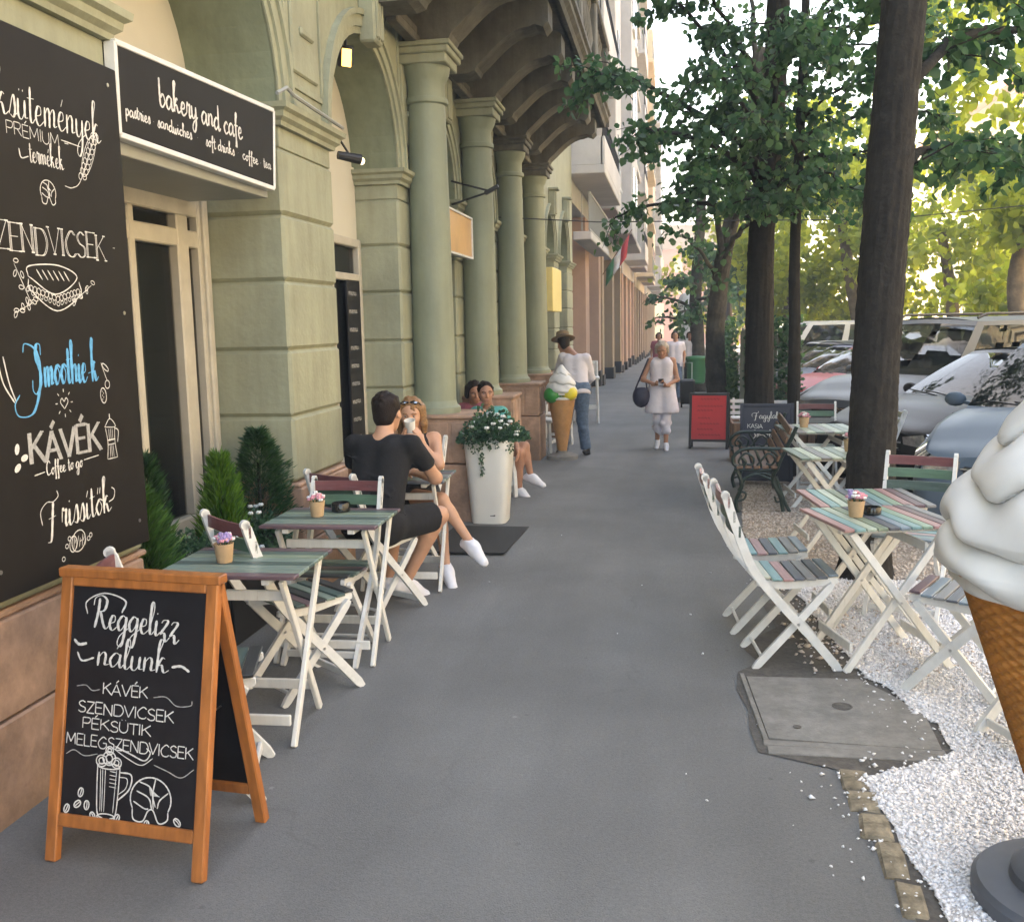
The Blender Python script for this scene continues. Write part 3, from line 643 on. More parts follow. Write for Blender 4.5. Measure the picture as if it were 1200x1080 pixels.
for yy, zz in ((2.08, -.87), (2.08, .9), (1.2, -.87), (2.08, 0)):
    p = MB(); p.lathe([(.008, 0), (.008, .003)], 8); p.v = [(.024 + z, yy + x, zz + y) for x, y, z in p.v]; obj('screw', p, M['steel'], big_board)
bak = thing('bakery_sign', 'long black bakery sign with white frame over the shop window', 'sign', (-2.262, 4.66, 2.70))
p = MB(); p.add([(0, -.77, -.200), (0, .83, -.215), (0, .88, .225), (0, -.76, .17), (-.06, -.77, -.20), (-.06, .83, -.215), (-.06, .88, .225), (-.06, -.76, .17)], [(0, 1, 2, 3), (4, 7, 6, 5), (0, 4, 5, 1), (1, 5, 6, 2), (2, 6, 7, 3), (3, 7, 4, 0)]); obj('panel', p, M['blackboard'], bak)
f = MB(); q = [(-.77, -.20), (.83, -.215), (.88, .225), (-.76, .17)]
for a, b in ((0, 1), (1, 2), (2, 3), (3, 0)): f.bar((-.02, *q[a]), (-.02, *q[b]), .024, .05, up=(1, 0, 0))
obj('frame', f, M['white'], bak)
p = MB(); p.box((-.36, 0, -.235), (.62, 1.7, .06), ch=.004); obj('canopy_soffit', p, M['greyp'], bak)
s2 = sign_panel('shop_sign', 'amber backlit shop sign fixed between the first two columns', 'sign', 9.28, 10.42, 2.38, 2.79, -2.12, mat('amber_panel', (.62, .36, .16), .3, .12, 3))
f = MB(); f.box((-.1, 0, 0), (.14, 1.1, .38)); obj('housing', f, M['greyp'], s2)
s3 = thing('yellow_sign', 'small pale yellow sign box high on the last green pier', 'sign', (-2.15, 17.6, 2.25)); p = MB(); p.box((0, 0, 0), (.2, 1.3, .75), ch=.01); obj('panel', p, mat('yellow_panel', (.75, .62, .25), .5, .05, 5), s3)
s4 = thing('bracket_lamp', 'black wall bracket sticking out beside the second column', 'bracket', (-2.3, 10.3, 3.05)); p = MB(); p.bar((0, 0, .12), (.42, 0, 0), .02, .02); p.bar((0, 0, -.12), (.42, 0, 0), .02, .02); p.bar((.36, 0, -.02), (.50, 0, .05), .05, .04); obj('arm', p, M['black'], s4)
fl = thing('flood_lamp', 'lit yellow flood lamp hanging in the top of the second arch', 'lamp', (-2.34, 7.12, 3.62))
p = MB(); p.bar((0, .02, .17), (0, 0, .05), .02, .02); p.bar((0, -.06, .15), (0, -.05, .05), .012, .02); obj('bracket', p, M['black'], fl)
p = MB(); p.box((0, 0, 0), (.09, .11, .14), ch=.01); obj('housing', p, M['black'], fl, rot=(.35, .2, 0))
p = MB(); p.box((.03, -.062, 0), (.07, .01, .12), ch=.003); obj('lens', p, M['lampY'], fl, rot=(.35, .2, 0))
sp = thing('spot_lamp', 'small black spotlight on the cornice of the first pier', 'lamp', (-2.2, 6.72, 2.86))
p = MB(); p.tube([(-.06, -.05, .1), (-.02, 0, .02)], .008); p.tube([(-.08, -.04, .0), (.05, .06, -.02)], [.028, .035], 12); obj('housing', p, M['black'], sp)
p = MB(); p.blob((.052, .066, -.03), .026, 8); obj('lens', p, M['lampW'], sp)
cb = MB(); cb.tube([(-2.28, 12.9, 3.06), (-1.0, 13.4, 3.0), (3, 15, 3.05), (9, 17, 3.6), (16, 19, 4.6)], .008, 6); tag(obj('cable', cb, M['black']), 'thin dark cable strung from the third column across the street', 'cable')
cb = MB(); cb.tube([(-2.22, 5.5, 3.01), (-2.2, 5.6, 3.06), (-2.2, 5.7, 3.04), (-2.2, 6.0, 3.03), (-2.21, 6.6, 3.02)], .012, 6); tag(obj('conduit', cb, M['greyp']), 'grey cable running along the top of the first pier cornice', 'cable')

# ------------------------------------------------------------------ row of far buildings on the left
def railing(y0, y1, x, z0, h, parent, m, n=None):
    mb = MB(); n = n or int((y1 - y0) / .16)
    for k in range(n + 1): mb.box((x, y0 + (y1 - y0) * k / n, z0 + h / 2), (.02, .02, h))
    mb.box((x, (y0 + y1) / 2, z0 + h), (.05, y1 - y0, .04)); mb.box((x, (y0 + y1) / 2, z0 + .05), (.03, y1 - y0, .03))
    o = obj('railing', mb, m, parent); return o
def far_building(label, y0, y1, xf, top, wall, ground, bays, storey=3.0, z1=5.1, shop=True, glassy=False):
    t = thing('apartment_building', label, 'building', (xf, (y0 + y1) / 2, 0)); yc = (y0 + y1) / 2
    m = MB(); m.box((-4, 0, (top + z1 - .6) / 2), (8, y1 - y0 - .02, top - z1 + .6)); obj('wall', m, wall, t)
    m = MB(); gz = g(y1) - .5
    n = max(1, int((y1 - y0) / 4.2)); w = (y1 - y0) / n
    for k in range(n + 1):
        ww = 1.1 if 0 < k < n else .8
        yy = -(y1 - y0) / 2 + k * w; yy = max(-(y1 - y0) / 2 + ww / 2, min((y1 - y0) / 2 - ww / 2, yy))
        mm = MB(); mm.box((-.3, yy, (z1 - .6 + gz) / 2), (.6, ww, z1 - .6 - gz), ch=.01); obj('ground_pier', mm, ground, t)
        mm = MB(); mm.box((-.28, yy, g(yc) + .2), (.64, ww + .04, .5), ch=.01); obj('plinth', mm, M['dark'], t)
    m.box((-4.6, 0, (z1 - .6 + gz) / 2), (6.8, y1 - y0 - .05, z1 - .6 - gz)); obj('shop_mass', m, M['dark'], t)
    for k in range(n):
        yy = -(y1 - y0) / 2 + (k + .5) * w
        f = MB(); f.box((-.55, yy, (z1 - .6 + gz) / 2), (.12, w - .9, z1 - .7 - gz)); o = obj('shop_window', f, M['greyglass'], t)
        f = MB()
        for zz in (1.0, 2.3): f.box((-.47, yy, zz), (.06, w - .9, .06))
        for q in range(4): f.box((-.46, yy - (w - .9) / 2 + (w - .9) * q / 3, 2), (.06, .06, 4.4))
        obj('mullion', f, M['greyp'], o)
    for s in range(int((top - z1) / storey)):
        zz = z1 + s * storey
        for k in range(n):
            yy = -(y1 - y0) / 2 + (k + .5) * w
            f = MB(); f.box((.015, yy, zz + 1.5), (.10, 1.5, 1.7), ch=.02); o = obj('window', f, M['white'], t)
            p = MB(); p.box((.06, yy, zz + 1.5), (.03, 1.3, 1.5)); obj('pane', p, M['greyglass'], o)
    for (b0, b1, zb, dep, hh, kind) in bays:
        mb = MB()
        if kind == 'solid':
            mb.box((dep / 2, (b0 + b1) / 2 - yc, zb + hh / 2), (dep, b1 - b0, hh), ch=.02); o = obj('bay', mb, wall, t)
            s_ = MB(); s_.box((dep / 2, (b0 + b1) / 2 - yc, zb - .01), (dep - .04, b1 - b0 - .04, .04)); obj('soffit', s_, M['soffit'], o)
            for s in range(int(hh / 3)):
                nn = max(1, int((b1 - b0) / 2.2))
                for k in range(nn):
                    p = MB(); p.box((dep + .005, b0 - yc + (k + .5) * (b1 - b0) / nn, zb + s * 3 + 1.5), (.04, 1.1, 1.5), ch=.01); obj('window', p, M['greyglass'], o)
                    p = MB(); p.box((dep + .03, b0 - yc + (k + .5) * (b1 - b0) / nn, zb + s * 3 + .68), (.1, 1.2, .08), ch=.01); obj('sill', p, M['white'], o)
        else:
            mb.box((dep / 2, (b0 + b1) / 2 - yc, zb + .1), (dep, b1 - b0, .2), ch=.02); o = obj('balcony', mb, wall, t)
            if kind == 'parapet': 
                q = MB(); q.box((dep - .05, (b0 + b1) / 2 - yc, zb + .5), (.1, b1 - b0, .62), ch=.01); q.box((dep / 2, b0 - yc + .05, zb + .5), (dep - .1, .1, .62), ch=.01); obj('parapet', q, wall, o)
                railing(b0 - yc, b1 - yc, dep - .05, zb + .8, .45, o, M['dark'])
            else: railing(b0 - yc, b1 - yc, dep - .05, zb + .2, .9, o, M['greyp']); railing(b0 - yc, b0 - yc + .02, dep / 2, zb + .2, .9, o, M['greyp'], 1)
    return t
def bal_stack(b0, b1, dep, z0, n, kind='rail', st=3.0): return [(b0, b1, z0 + k * st, dep, .2, kind) for k in range(n)]
far_building('salmon fronted apartment house beside the green building', 22.85, 33, -2.4, 23, M['lilac'], M['salmon'],
             [(23.9, 30.4, 3.62, .45, .2, 'rail')] + bal_stack(22.9, 29.5, .85, 5.0, 6, 'parapet') + [(30.0, 32.8, 5.0, .7, 17, 'solid')], z1=5.1)
far_building('glass fronted apartment block flying a flag', 33.05, 45, -2.35, 25, M['lilac'], M['ochre'],
             [(34, 38.5, 4.6, .95, 19, 'solid')] + bal_stack(39.2, 44.6, .9, 4.6, 7, 'rail'), z1=4.6)
far_building('ochre fronted apartment house past the flag', 45.05, 58, -2.3, 24, M['lilac'], M['salmon'], bal_stack(46, 51, 1.0, 4.4, 6, 'parapet') + [(52, 57, 4.4, .8, 18, 'solid')], z1=4.4)
far_building('pale apartment house far down the street', 58.05, 75, -2.2, 22, M['beige2'], M['ochre'], bal_stack(59, 66, 1.0, 4.2, 5) + [(67, 74, 4.2, .8, 16, 'solid')], z1=4.2)
far_building('last tall apartment house down the left side', 75.05, 110, -2.1, 20, M['lilac'], M['ochre'], bal_stack(77, 88, 1.0, 4.2, 5) + [(90, 104, 4.2, .9, 14, 'solid')], z1=4.2)
# a house closing the street far away
e = thing('street_end_house', 'red and cream house closing the far end of the street', 'building', (2, 150, g(130)))
m = MB(); m.box((0, 4, 7), (22, 8, 14)); obj('wall', m, M['brickr'], e)
for k in range(8):
    for s in range(4):
        p = MB(); p.box((-9.6 + k * 2.7, -.02, 2 + s * 3.2), (1.3, .2, 1.9)); obj('window', p, M['paley'], e)
r_ = MB(); r_.prism([(-11.6, 14), (11.6, 14), (9, 17.5), (-9, 17.5)], 'y', -.4, 8.4); obj('roof', r_, M['brownw'], e)

# far side of the street: sunlit houses
def opp_house(label, y0, y1, xf, top, wall, trim):
    t = thing('town_house', label, 'building', (xf, (y0 + y1) / 2, 0)); L = y1 - y0
    m = MB(); m.box((5, 0, top / 2 - 1.5), (10, L - .05, top + 3)); obj('wall', m, wall, t)
    n = int(L / 3.0)
    for s in range(int(top / 3.3)):
        for k in range(n):
            yy = -L / 2 + (k + .5) * L / n
            f = MB(); f.box((-.02, yy, 1.6 + s * 3.3), (.16, 1.5, 2.1), ch=.02); o = obj('window', f, trim, t)
            p = MB(); p.box((-.09, yy, 1.6 + s * 3.3), (.06, 1.1, 1.7)); obj('pane', p, M['greyglass'], o)
        c_ = MB(); c_.box((-.08, 0, 3.35 + s * 3.3), (.22, L, .18), ch=.03); obj('string_course', c_, trim, t)
    # gable end
    for s in range(int(top / 3.3)):
        for k in range(3):
            f = MB(); f.box((1.6 + k * 2.8, -L / 2 + .0, 1.6 + s * 3.3), (1.4, .16, 2.0), ch=.02); o = obj('window', f, trim, t)
            p = MB(); p.box((1.6 + k * 2.8, -L / 2 - .07, 1.6 + s * 3.3), (1.0, .06, 1.6)); obj('pane', p, M['greyglass'], o)
    r_ = MB(); r_.prism([(-.7, top), (10.4, top), (8, top + 2.4), (2.2, top + 2.4)], 'y', -L / 2 - .3, L / 2 + .3); obj('roof', r_, mat('roof_tile', (.32, .13, .07), .8, .2, 3), t)
opp_house('cream town house across the street at the right edge', -26, 34, 19.5, 15, M['beige2'], M['cream'])  # lengthened unseen past the camera to bounce sunlight onto the green facade
opp_house('pale yellow town house across the street', 34.1, 52, 20, 15, M['paley'], M['cream'])
opp_house('red rendered town house across the street', 52.1, 62, 19.6, 14, M['brickr'], M['cream'])
opp_house('beige town house far across the street', 62.1, 90, 20, 15, M['beige2'], M['cream'])
opp_house('furthest cream town house across the street', 90.1, 130, 20, 15, M['cream'], M['paley'])
# air: thin summer haze filling the whole street
hz = MB(); hz.box((0, 430, 11.0), (590, 932, 29)); hz = obj('haze', hz, []); hz['kind'] = 'stuff'
hm = bpy.data.materials.new('haze'); hm.use_nodes = True; hn = hm.node_tree.nodes; hn.remove(hn['Principled BSDF']); pv = hn.new('ShaderNodeVolumePrincipled')
pv.inputs['Color'].default_value = (1, .97, .93, 1); pv.inputs['Density'].default_value = HAZE; hm.node_tree.links.new(pv.outputs[0], hn['Material Output'].inputs['Volume']); hz.data.materials.append(hm)
# flag
fg = thing('flag', 'drooping red white and green flag on a slanted pole', 'flag', (-2.35, 33.2, 3.2))
fg.scale = (.85, .85, .85)
p = MB(); p.bar((0, 0, 0), (1.15, 0, 1.7), .04, .04); obj('pole', p, M['brownw'], fg)
for nm, c_, a0, a1 in (('red_stripe', 'red', .0, .33), ('white_stripe', 'white', .33, .66), ('green_stripe', 'bin', .66, 1.0)):
    p = MB(); n = 8
    for u in (a0, a1):
        for k in range(n + 1):
            v = k / n
            p.v.append((1.05 - .9 * u * (1 - .1 * v) - .12 * v, .09 * sin(v * 9 + u * 5) * (1 - v * .3), 1.55 - 1.33 * u - .9 * v * (1 - .25 * u)))
    for k in range(n): p.f.append((k, k + 1, n + 2 + k, n + 1 + k)); p.m.append(0)
    o = obj(nm, p, M[c_], fg, smooth='all'); md = o.modifiers.new('thickness', 'SOLIDIFY'); md.thickness = .006
# ------------------------------------------------------------------ handwriting: every letter is a set of pen strokes
GS = {  # script, x-height 1
'a': (1.0, "0.75,0.85 0.4,1.0 0.05,0.5 0.25,0.0 0.6,0.35 0.75,0.95;0.75,0.95 0.72,0.3 0.85,0.0 1.05,0.25"),
'b': (.85, "0.1,2.1 0.08,1 0.12,0.15 0.4,0 0.72,0.45 0.5,0.95 0.14,0.65"),
'c': (.78, "0.65,0.8 0.4,1 0.05,0.5 0.3,0 0.78,0.25"),
'd': (1.0, "0.7,0.85 0.4,1 0.05,0.5 0.25,0 0.65,0.35;0.75,2.1 0.72,0.3 0.85,0 1.05,.25"),
'e': (.78, "0.08,0.45 0.5,0.6 0.5,0.95 0.25,0.95 0.08,0.4 0.35,0 0.8,0.3"),
'f': (.62, "0.1,-.9 .2,-.2 .3,1.2 .5,1.95 .35,2.1 .25,1.4 .25,0 .3,-.9;0.0,1 0.62,1.05"),
'g': (1.0, "0.75,0.85 0.4,1.0 0.05,0.5 0.25,0.0 0.6,0.35 0.75,0.95;0.75,0.95 0.7,-.1 .5,-1 .15,-.9 .3,-.35 1.05,.25"),
'h': (.9, "0.1,0 0.1,1 0.3,2 0.1,2.1 0.1,0;0.1,0.5 0.4,1 0.62,0.8 0.62,0.15 0.9,0.2"),
'i': (.5, "0.15,1 0.12,0.25 0.25,0 0.52,0.25;.16,1.4 .19,1.5"),
'í': (.5, "0.15,1 0.12,0.25 0.25,0 0.52,0.25;.15,1.35 .32,1.75"),
'k': (.95, "0.1,0 0.12,1.2 .35,2.2 .12,2.1 .1,0;0.6,1 0.4,1.05 0.15,0.5 0.4,0.55 0.6,0.05 0.95,0.25"),
'l': (.5, "0.05,0.3 .35,1.5 .3,2.1 .12,1.9 .12,.3 .28,0 .52,.25"),
'm': (1.25, "0.1,1 0.1,0;0.1,.6 .35,1 .5,.75 .5,0;.5,.6 .8,1 .95,.8 .93,.15 1.2,.2"),
'n': (.9, "0.1,1 0.1,0;0.1,.6 .4,1 .6,.8 .6,.15 .9,.2"),
'o': (.82, "0.4,1 0.08,0.5 0.35,0 0.68,0.5 0.4,1 .85,.85"),
'ő': (.82, "0.4,1 0.08,0.5 0.35,0 0.68,0.5 0.4,1 .85,.85;.25,1.35 .35,1.75;.5,1.35 .6,1.75"),
'p': (.88, "0.12,1 0.1,-1;0.12,.6 .45,1 .7,.5 .4,0 .12,.2"),
'r': (.68, "0.05,.3 0.15,1.1 .3,.95 .5,1 .42,.3 .5,0 .7,.25"),
's': (.65, "0.0,.1 0.35,1.1 .5,.4 .35,0 .1,.1;.4,.05 .66,.25"),
't': (.58, "0.22,1.8 0.2,0.3 0.35,0 0.6,0.25;-.05,1.2 .55,1.25"),
'u': (.9, "0.1,1 .1,.2 .35,0 .6,.4 .65,1;.65,1 .65,.2 .92,.15"),
'ü': (.9, "0.1,1 .1,.2 .35,0 .6,.4 .65,1;.65,1 .65,.2 .92,.15;.2,1.4 .22,1.5;.5,1.4 .52,1.5"),
'w': (1.0, ".05,1 .15,.1 .35,0 .5,.8 .55,.1 .75,0 .95,1"),
'y': (.9, ".1,1 .12,.25 .35,.05 .62,.5 .68,1;.68,1 .65,-.4 .4,-1 .15,-.8 .3,-.3 .95,.25"),
'z': (.85, ".1,.8 .3,1 .65,.9 .1,.1 .4,.15 .55,-.4 .9,-.1"),
'é': (.78, "0.08,0.45 0.5,0.6 0.5,0.95 0.25,0.95 0.08,0.4 0.35,0 0.8,0.3;.35,1.3 .52,1.7"),
'á': (1.0, "0.75,0.85 0.4,1.0 0.05,0.5 0.25,0.0 0.6,0.35 0.75,0.95;0.75,0.95 0.72,0.3 0.85,0.0 1.05,0.25;.45,1.3 .65,1.75"),
'R': (1.35, ".35,2 .3,1 .1,0;-.15,1.5 -.05,2 .5,2.2 1.0,1.9 .85,1.25 .35,1.1;.5,1.15 .8,.4 1.1,0 1.4,.25"),
'S': (1.3, "1.0,1.6 .95,2.1 .55,2.1 .4,1.5 .85,.8 .8,.1 .3,-.3 -.1,-.1 -.1,.4"),
'F': (1.3, "-.5,.5 -.6,1.3 0,1.75 .6,1.7 1.1,1.95 1.0,2.3;.6,1.7 .45,.7 .25,-.5 -.1,-.6;.1,.75 .8,.85"),
'C': (1.1, ".95,1.7 .7,2.1 .2,1.7 .05,.7 .35,0 1.0,.3"),
'K': (1.2, ".2,2 .15,0;1.0,2 .25,1 .6,.7 1.2,0"),
'-': (.6, ".1,.5 .5,.55"), '·': (.5, ".2,.5 .26,.55"), ' ': (.6, ""),
}
GB = {  # block capitals, height 1
'A': (.75, ".0,0 .35,1;.35,1 .7,0;.12,.35 .58,.35"), 'Á': (.75, ".0,0 .35,1;.35,1 .7,0;.12,.35 .58,.35;.32,1.12 .5,1.35"),
'C': (.7, "|.65,.85 .4,1 .05,.55 .15,.1 .45,0 .66,.15"), 'D': (.75, ".05,0 .05,1;|.05,1 .5,.95 .7,.5 .5,.05 .05,0"),
'E': (.6, ".05,0 .05,1;.05,1 .55,1;.05,.52 .48,.52;.05,0 .55,0"), 'É': (.6, ".05,0 .05,1;.05,1 .55,1;.05,.52 .48,.52;.05,0 .55,0;.25,1.12 .42,1.35"),
'G': (.78, "|.68,.85 .4,1 .05,.5 .2,.05 .5,0 .7,.2;.7,.2 .7,.48;.7,.48 .42,.48"), 'I': (.22, ".1,0 .1,1"),
'K': (.68, ".05,0 .05,1;.6,1 .06,.45;.22,.58 .65,0"), 'L': (.55, ".05,1 .05,0;.05,0 .5,0"),
'M': (.85, ".05,0 .08,1;.08,1 .4,.2;.4,.2 .72,1;.72,1 .76,0"), 'N': (.72, ".05,0 .05,1;.05,1 .62,0;.62,0 .62,1"),
'P': (.62, ".05,0 .05,1;|.05,1 .5,.98 .55,.7 .4,.48 .05,.48"), 'R': (.66, ".05,0 .05,1;|.05,1 .5,.98 .55,.72 .4,.5 .05,.5;.28,.5 .6,0"),
'S': (.6, "|.52,.88 .3,1 .08,.8 .2,.55 .5,.4 .5,.1 .25,0 .03,.14"), 'T': (.6, ".3,0 .3,1;.0,1 .6,1"),
'U': (.7, "|.05,1 .06,.25 .32,0 .58,.25 .6,1"), 'Ü': (.7, "|.05,1 .06,.25 .32,0 .58,.25 .6,1;.18,1.15 .2,1.2;.42,1.15 .44,1.2"),
'V': (.7, ".0,1 .33,0;.33,0 .68,1"), 'Z': (.62, ".05,1 .57,1;.57,1 .05,0;.05,0 .58,0"), ' ': (.4, ""), '·': (.3, ".1,.5 .14,.52"), '-': (.5, ".05,.45 .4,.45"),
}
def crom(P, n=7):
    P = [np.array(p, float) for p in P]
    if len(P) < 3: return [P[0] + (P[-1] - P[0]) * t for t in np.linspace(0, 1, 5)]
    Q = [2 * P[0] - P[1]] + P + [2 * P[-1] - P[-2]]; out = []
    for i in range(1, len(Q) - 2):
        for k in range(n):
            t = k / n; a, b, c, d = Q[i - 1:i + 3]
            out.append(.5 * ((2 * b) + (c - a) * t + (2 * a - 5 * b + 4 * c - d) * t * t + (3 * b - a - 3 * c + d) * t ** 3))
    out.append(P[-1]); return out
class Pen:
    """collects strokes in a local (u right, v up) plane"""
    def __init__(s, frame): s.fr = frame; s.mb = MB(); s.k = 0; s.words = []      # frame(u, v, h) -> 3D point
    def stroke(s, pts, w0, w1=None, smooth=True):
        w1 = w1 if w1 is not None else w0
        P = crom(pts) if smooth else [np.array(p, float) for p in pts]
        n = len(P); s.k += 1; h0 = .0006 + (s.k % 40) * .00002
        L = []; R = []
        for i, p in enumerate(P):
            d = P[min(i + 1, n - 1)] - P[max(i - 1, 0)]; l = math.hypot(*d) or 1; d = d / l
            down = abs(d[1]) if d[1] < 0 or not smooth else abs(d[1]) * .25
            w = (w0 + (w1 - w0) * down ** 1.3) / 2 * (1 if 0 < i < n - 1 or n == 2 else .55) * (1 + .12 * math.sin(i * 1.7 + s.k))
            nx, ny = -d[1] * w, d[0] * w
            L.append(s.fr(p[0] + nx, p[1] + ny, h0 + i * 1e-6)); R.append(s.fr(p[0] - nx, p[1] - ny, h0 + i * 1e-6))
        s.mb.add(L + R, [(i, i + 1, n + i + 1, n + i) for i in range(n - 1)])
    def word(s, txt, u, v, h, length=None, kind='s', w=(.06, .2), slant=.0, track=0., jit=.03, rise=0., double=False, serif=False):
        G = GS if kind == 's' else GB; adv = sum(G[c][0] + track for c in txt); sx = h
        if length: sx = length / adv
        keep = s.mb; s.mb = MB(); x = 0
        for c in txt:
            a, d = G[c]; jy = rng.normal() * jit
            for st in [q for q in d.split(';') if q]:
                cur = kind == 's' or st[0] == '|'; st = st.lstrip('|')
                pts = [tuple(map(float, q.split(','))) for q in st.split()]
                def T(p, o=0): return (u + (x + p[0] + slant * p[1] + o) * sx, v + (p[1] + jy) * h + rise * (x + p[0]) * sx)
                if double and abs(pts[0][0] - pts[-1][0]) < .12 and len(pts) == 2:
                    for o in (-.045, .045): s.stroke([T(p, o) for p in pts], w[0] * h, w[0] * h, False)
                    s.stroke([T(p) for p in pts], w[0] * h * .6, w[0] * h * .6, False)
                elif double and cur:
                    for o in (-.04, .04): s.stroke([T(p, o) for p in pts], w[0] * h, w[0] * h)
                else:
                    s.stroke([T(p) for p in pts], w[0] * h, w[1] * h, cur)
                if serif and not cur:
                    for p in (pts[0], pts[-1]):
                        if p[1] in (0, 1, 0., 1.): s.stroke([T((p[0] - .09, p[1])), T((p[0] + .09, p[1]))], .05 * h, .05 * h, False)
            x += a + track
        if s.mb.v: s.words.append(s.mb)
        s.mb = keep; return u + x * sx
    def emit(s, m, parent, dname='chalk_drawing', gap=.045):
        for w in s.words: obj('lettering', w, m, parent)
        # drawings: group strokes that lie close together
        n = len(s.mb.v)
        if not n: return
        comp = list(range(n))
        def fd(a):
            while comp[a] != a: comp[a] = comp[comp[a]]; a = comp[a]
            return a
        for f in s.mb.f:
            for q in f[1:]: comp[fd(q)] = fd(f[0])
        V = np.array(s.mb.v); roots = sorted({fd(i) for i in range(n)}); idx = {r: [] for r in roots}
        for i in range(n): idx[fd(i)].append(i)
        bb = {r: (V[idx[r]].min(0) - gap / 2, V[idx[r]].max(0) + gap / 2) for r in roots}; par = {r: r for r in roots}
        def f2(a):
            while par[a] != a: a = par[a]
            return a
        for i, a in enumerate(roots):
            for b in roots[i + 1:]:
                if (bb[a][0] < bb[b][1]).all() and (bb[b][0] < bb[a][1]).all(): par[f2(b)] = f2(a)
        G_ = {}
        for f in s.mb.f: G_.setdefault(f2(fd(f[0])), []).append(f)
        for fs in G_.values():
            o_ = MB(); mp = {}
            for f in fs:
                for q in f:
                    if q not in mp: mp[q] = len(o_.v); o_.v.append(s.mb.v[q])
                o_.f.append(tuple(mp[q] for q in f)); o_.m.append(0)
            obj(dname, o_, m, parent)
    def curve(s, pts, w=.004, w1=None): s.stroke(pts, w, w1 if w1 else w)
    def ell(s, cx, cy, rx, ry, w=.003, a0=0, a1=2 * pi, rot=0, n=12):
        P = []
        for k in range(n + 1):
            a = a0 + (a1 - a0) * k / n; x, y = rx * cos(a), ry * sin(a); P.append((cx + x * cos(rot) - y * sin(rot), cy + x * sin(rot) + y * cos(rot)))
        s.stroke(P, w, w)
    def blobf(s, cx, cy, rx, ry, rot=0, n=10):
        P = [s.fr(cx + rx * cos(2 * pi * k / n) * cos(rot) - ry * sin(2 * pi * k / n) * sin(rot), cy + rx * cos(2 * pi * k / n) * sin(rot) + ry * sin(2 * pi * k / n) * cos(rot), .0008) for k in range(n)]
        s.mb.add(P, [tuple(range(n))])
    def bean(s, cx, cy, r, rot): s.ell(cx, cy, r, r * .62, r * .3, rot=rot, n=9); s.curve([(cx - r * .8 * cos(rot), cy - r * .8 * sin(rot)), (cx + r * .1, cy + r * .1), (cx + r * .8 * cos(rot), cy + r * .8 * sin(rot))], r * .25)
    def croissant(s, cx, cy, r, w):
        s.ell(cx, cy, r, r * .92, w, a0=-.5, a1=pi + .5)
        s.curve([(cx - r * .88, cy - r * .45), (cx - r * .8, cy - r * .9), (cx - r * .35, cy - r * .95), (cx - r * .1, cy - r * .5), (cx + r * .15, cy - r * .45), (cx + r * .45, cy - r * .95), (cx + r * .85, cy - r * .8), (cx + r * .88, cy - r * .45)], w)
        for a, b in ((.35, -.1), (.8, .1), (1.2, .2)):
            s.curve([(cx - r * .95 + a * r * .3, cy + r * (a - .5)), (cx - r * .2 + b * r, cy + r * (a - .75)), (cx + b * r * .8, cy - r * .4)], w)
        s.curve([(cx + r * .2, cy + r * .9), (cx + r * .1, cy + r * .2), (cx + r * .25, cy - r * .3)], w); s.curve([(cx + r * .85, cy + r * .35), (cx + r * .45, cy), (cx + r * .35, cy - r * .35)], w)
        for k in range(10): s.curve([(cx - r * .1 + k * r * .05, cy + r * .55 - k * r * .04), (cx + k * r * .05, cy + r * .15)], w * .5)

# big wall board, local origin of the thing is (-2.262, 1.7, 1.77); board face at x=-2.239
bbx, bby, bbz = .024, 1.7, 1.77
fb = lambda u, v, h: (bbx + h, u - bby, v - bbz)
p1 = Pen(fb); p2 = Pen(fb); p3 = Pen(fb)
p1.word('péksütemények', 2.985, 2.43, .068, length=.72, w=(.04, .16), slant=.08)
p1.word('- PRÉMIUM -', 3.07, 2.372, .043, length=.42, kind='b', w=(.07, .07))
p1.curve([(3.44, 2.40), (3.56, 2.395)], .004)
p1.word('termékek', 3.245, 2.292, .036, length=.20, w=(.06, .18)); p1.curve([(3.19, 2.33), (3.2, 2.30), (3.24, 2.31)], .004, .006)
p1.croissant(3.335, 2.20, .045, .0035)
for k in range(9):
    t = k / 8; uu = 3.56 + .10 * t; vv = 2.285 + .165 * t
    p1.ell(uu - .014, vv, .013, .010, .003, rot=1.2, n=8); p1.ell(uu + .014, vv, .013, .010, .003, rot=.6, n=8)
p1.curve([(3.44, 2.235), (3.49, 2.235), (3.55, 2.275), (3.66, 2.455)], .003); 
p1.ell(3.61, 2.37, .095, .03, .003, rot=1.05)
p1.word('SZENDVICSEK ·', 2.97, 1.98, .095, length=.79, kind='b', w=(.028, .028), track=.05, double=True, serif=True)
# sandwich with its sprigs
sx, sz = 3.33, 1.865
p1.curve([(sx - .15, sz + .03), (sx - .14, sz + .065), (sx + .03, sz + .075), (sx + .14, sz + .035), (sx + .0, sz - .03), (sx - .15, sz + .03)], .0045)
p1.curve([(sx - .15, sz + .02), (sx - .14, sz - .02), (sx + .0, sz - .09), (sx + .15, sz - .03), (sx + .15, sz + .02)], .0045)
for k in range(14): p1.ell(sx - .14 + k * .0215, sz - .012 - .035 * (1 - abs(k - 7) / 7), .012, .010, .003, n=7, rot=k)
for k in range(12): p1.ell(sx - .13 + k * .0235, sz - .03 - .035 * (1 - abs(k - 6) / 6), .009, .007, .0025, n=6, rot=k)
for k in range(6): p1.curve([(sx - .1 + k * .032, sz + .055), (sx - .07 + k * .032, sz + .02)], .003, .006)
for (a, b, c_, d) in ((-.22, .07, -.14, -.07), (-.24, -.1, -.13, -.06), (.1, -.06, .23, .01)):
    p1.curve([(sx + a, sz + b), (sx + c_, sz + d)], .003)
    for k in range(7):
        t = k / 6; p1.ell(sx + a + (c_ - a) * t + .012 * (-1) ** k, sz + b + (d - b) * t + .01 * (-1) ** k, .013, .007, .003, rot=k, n=6)
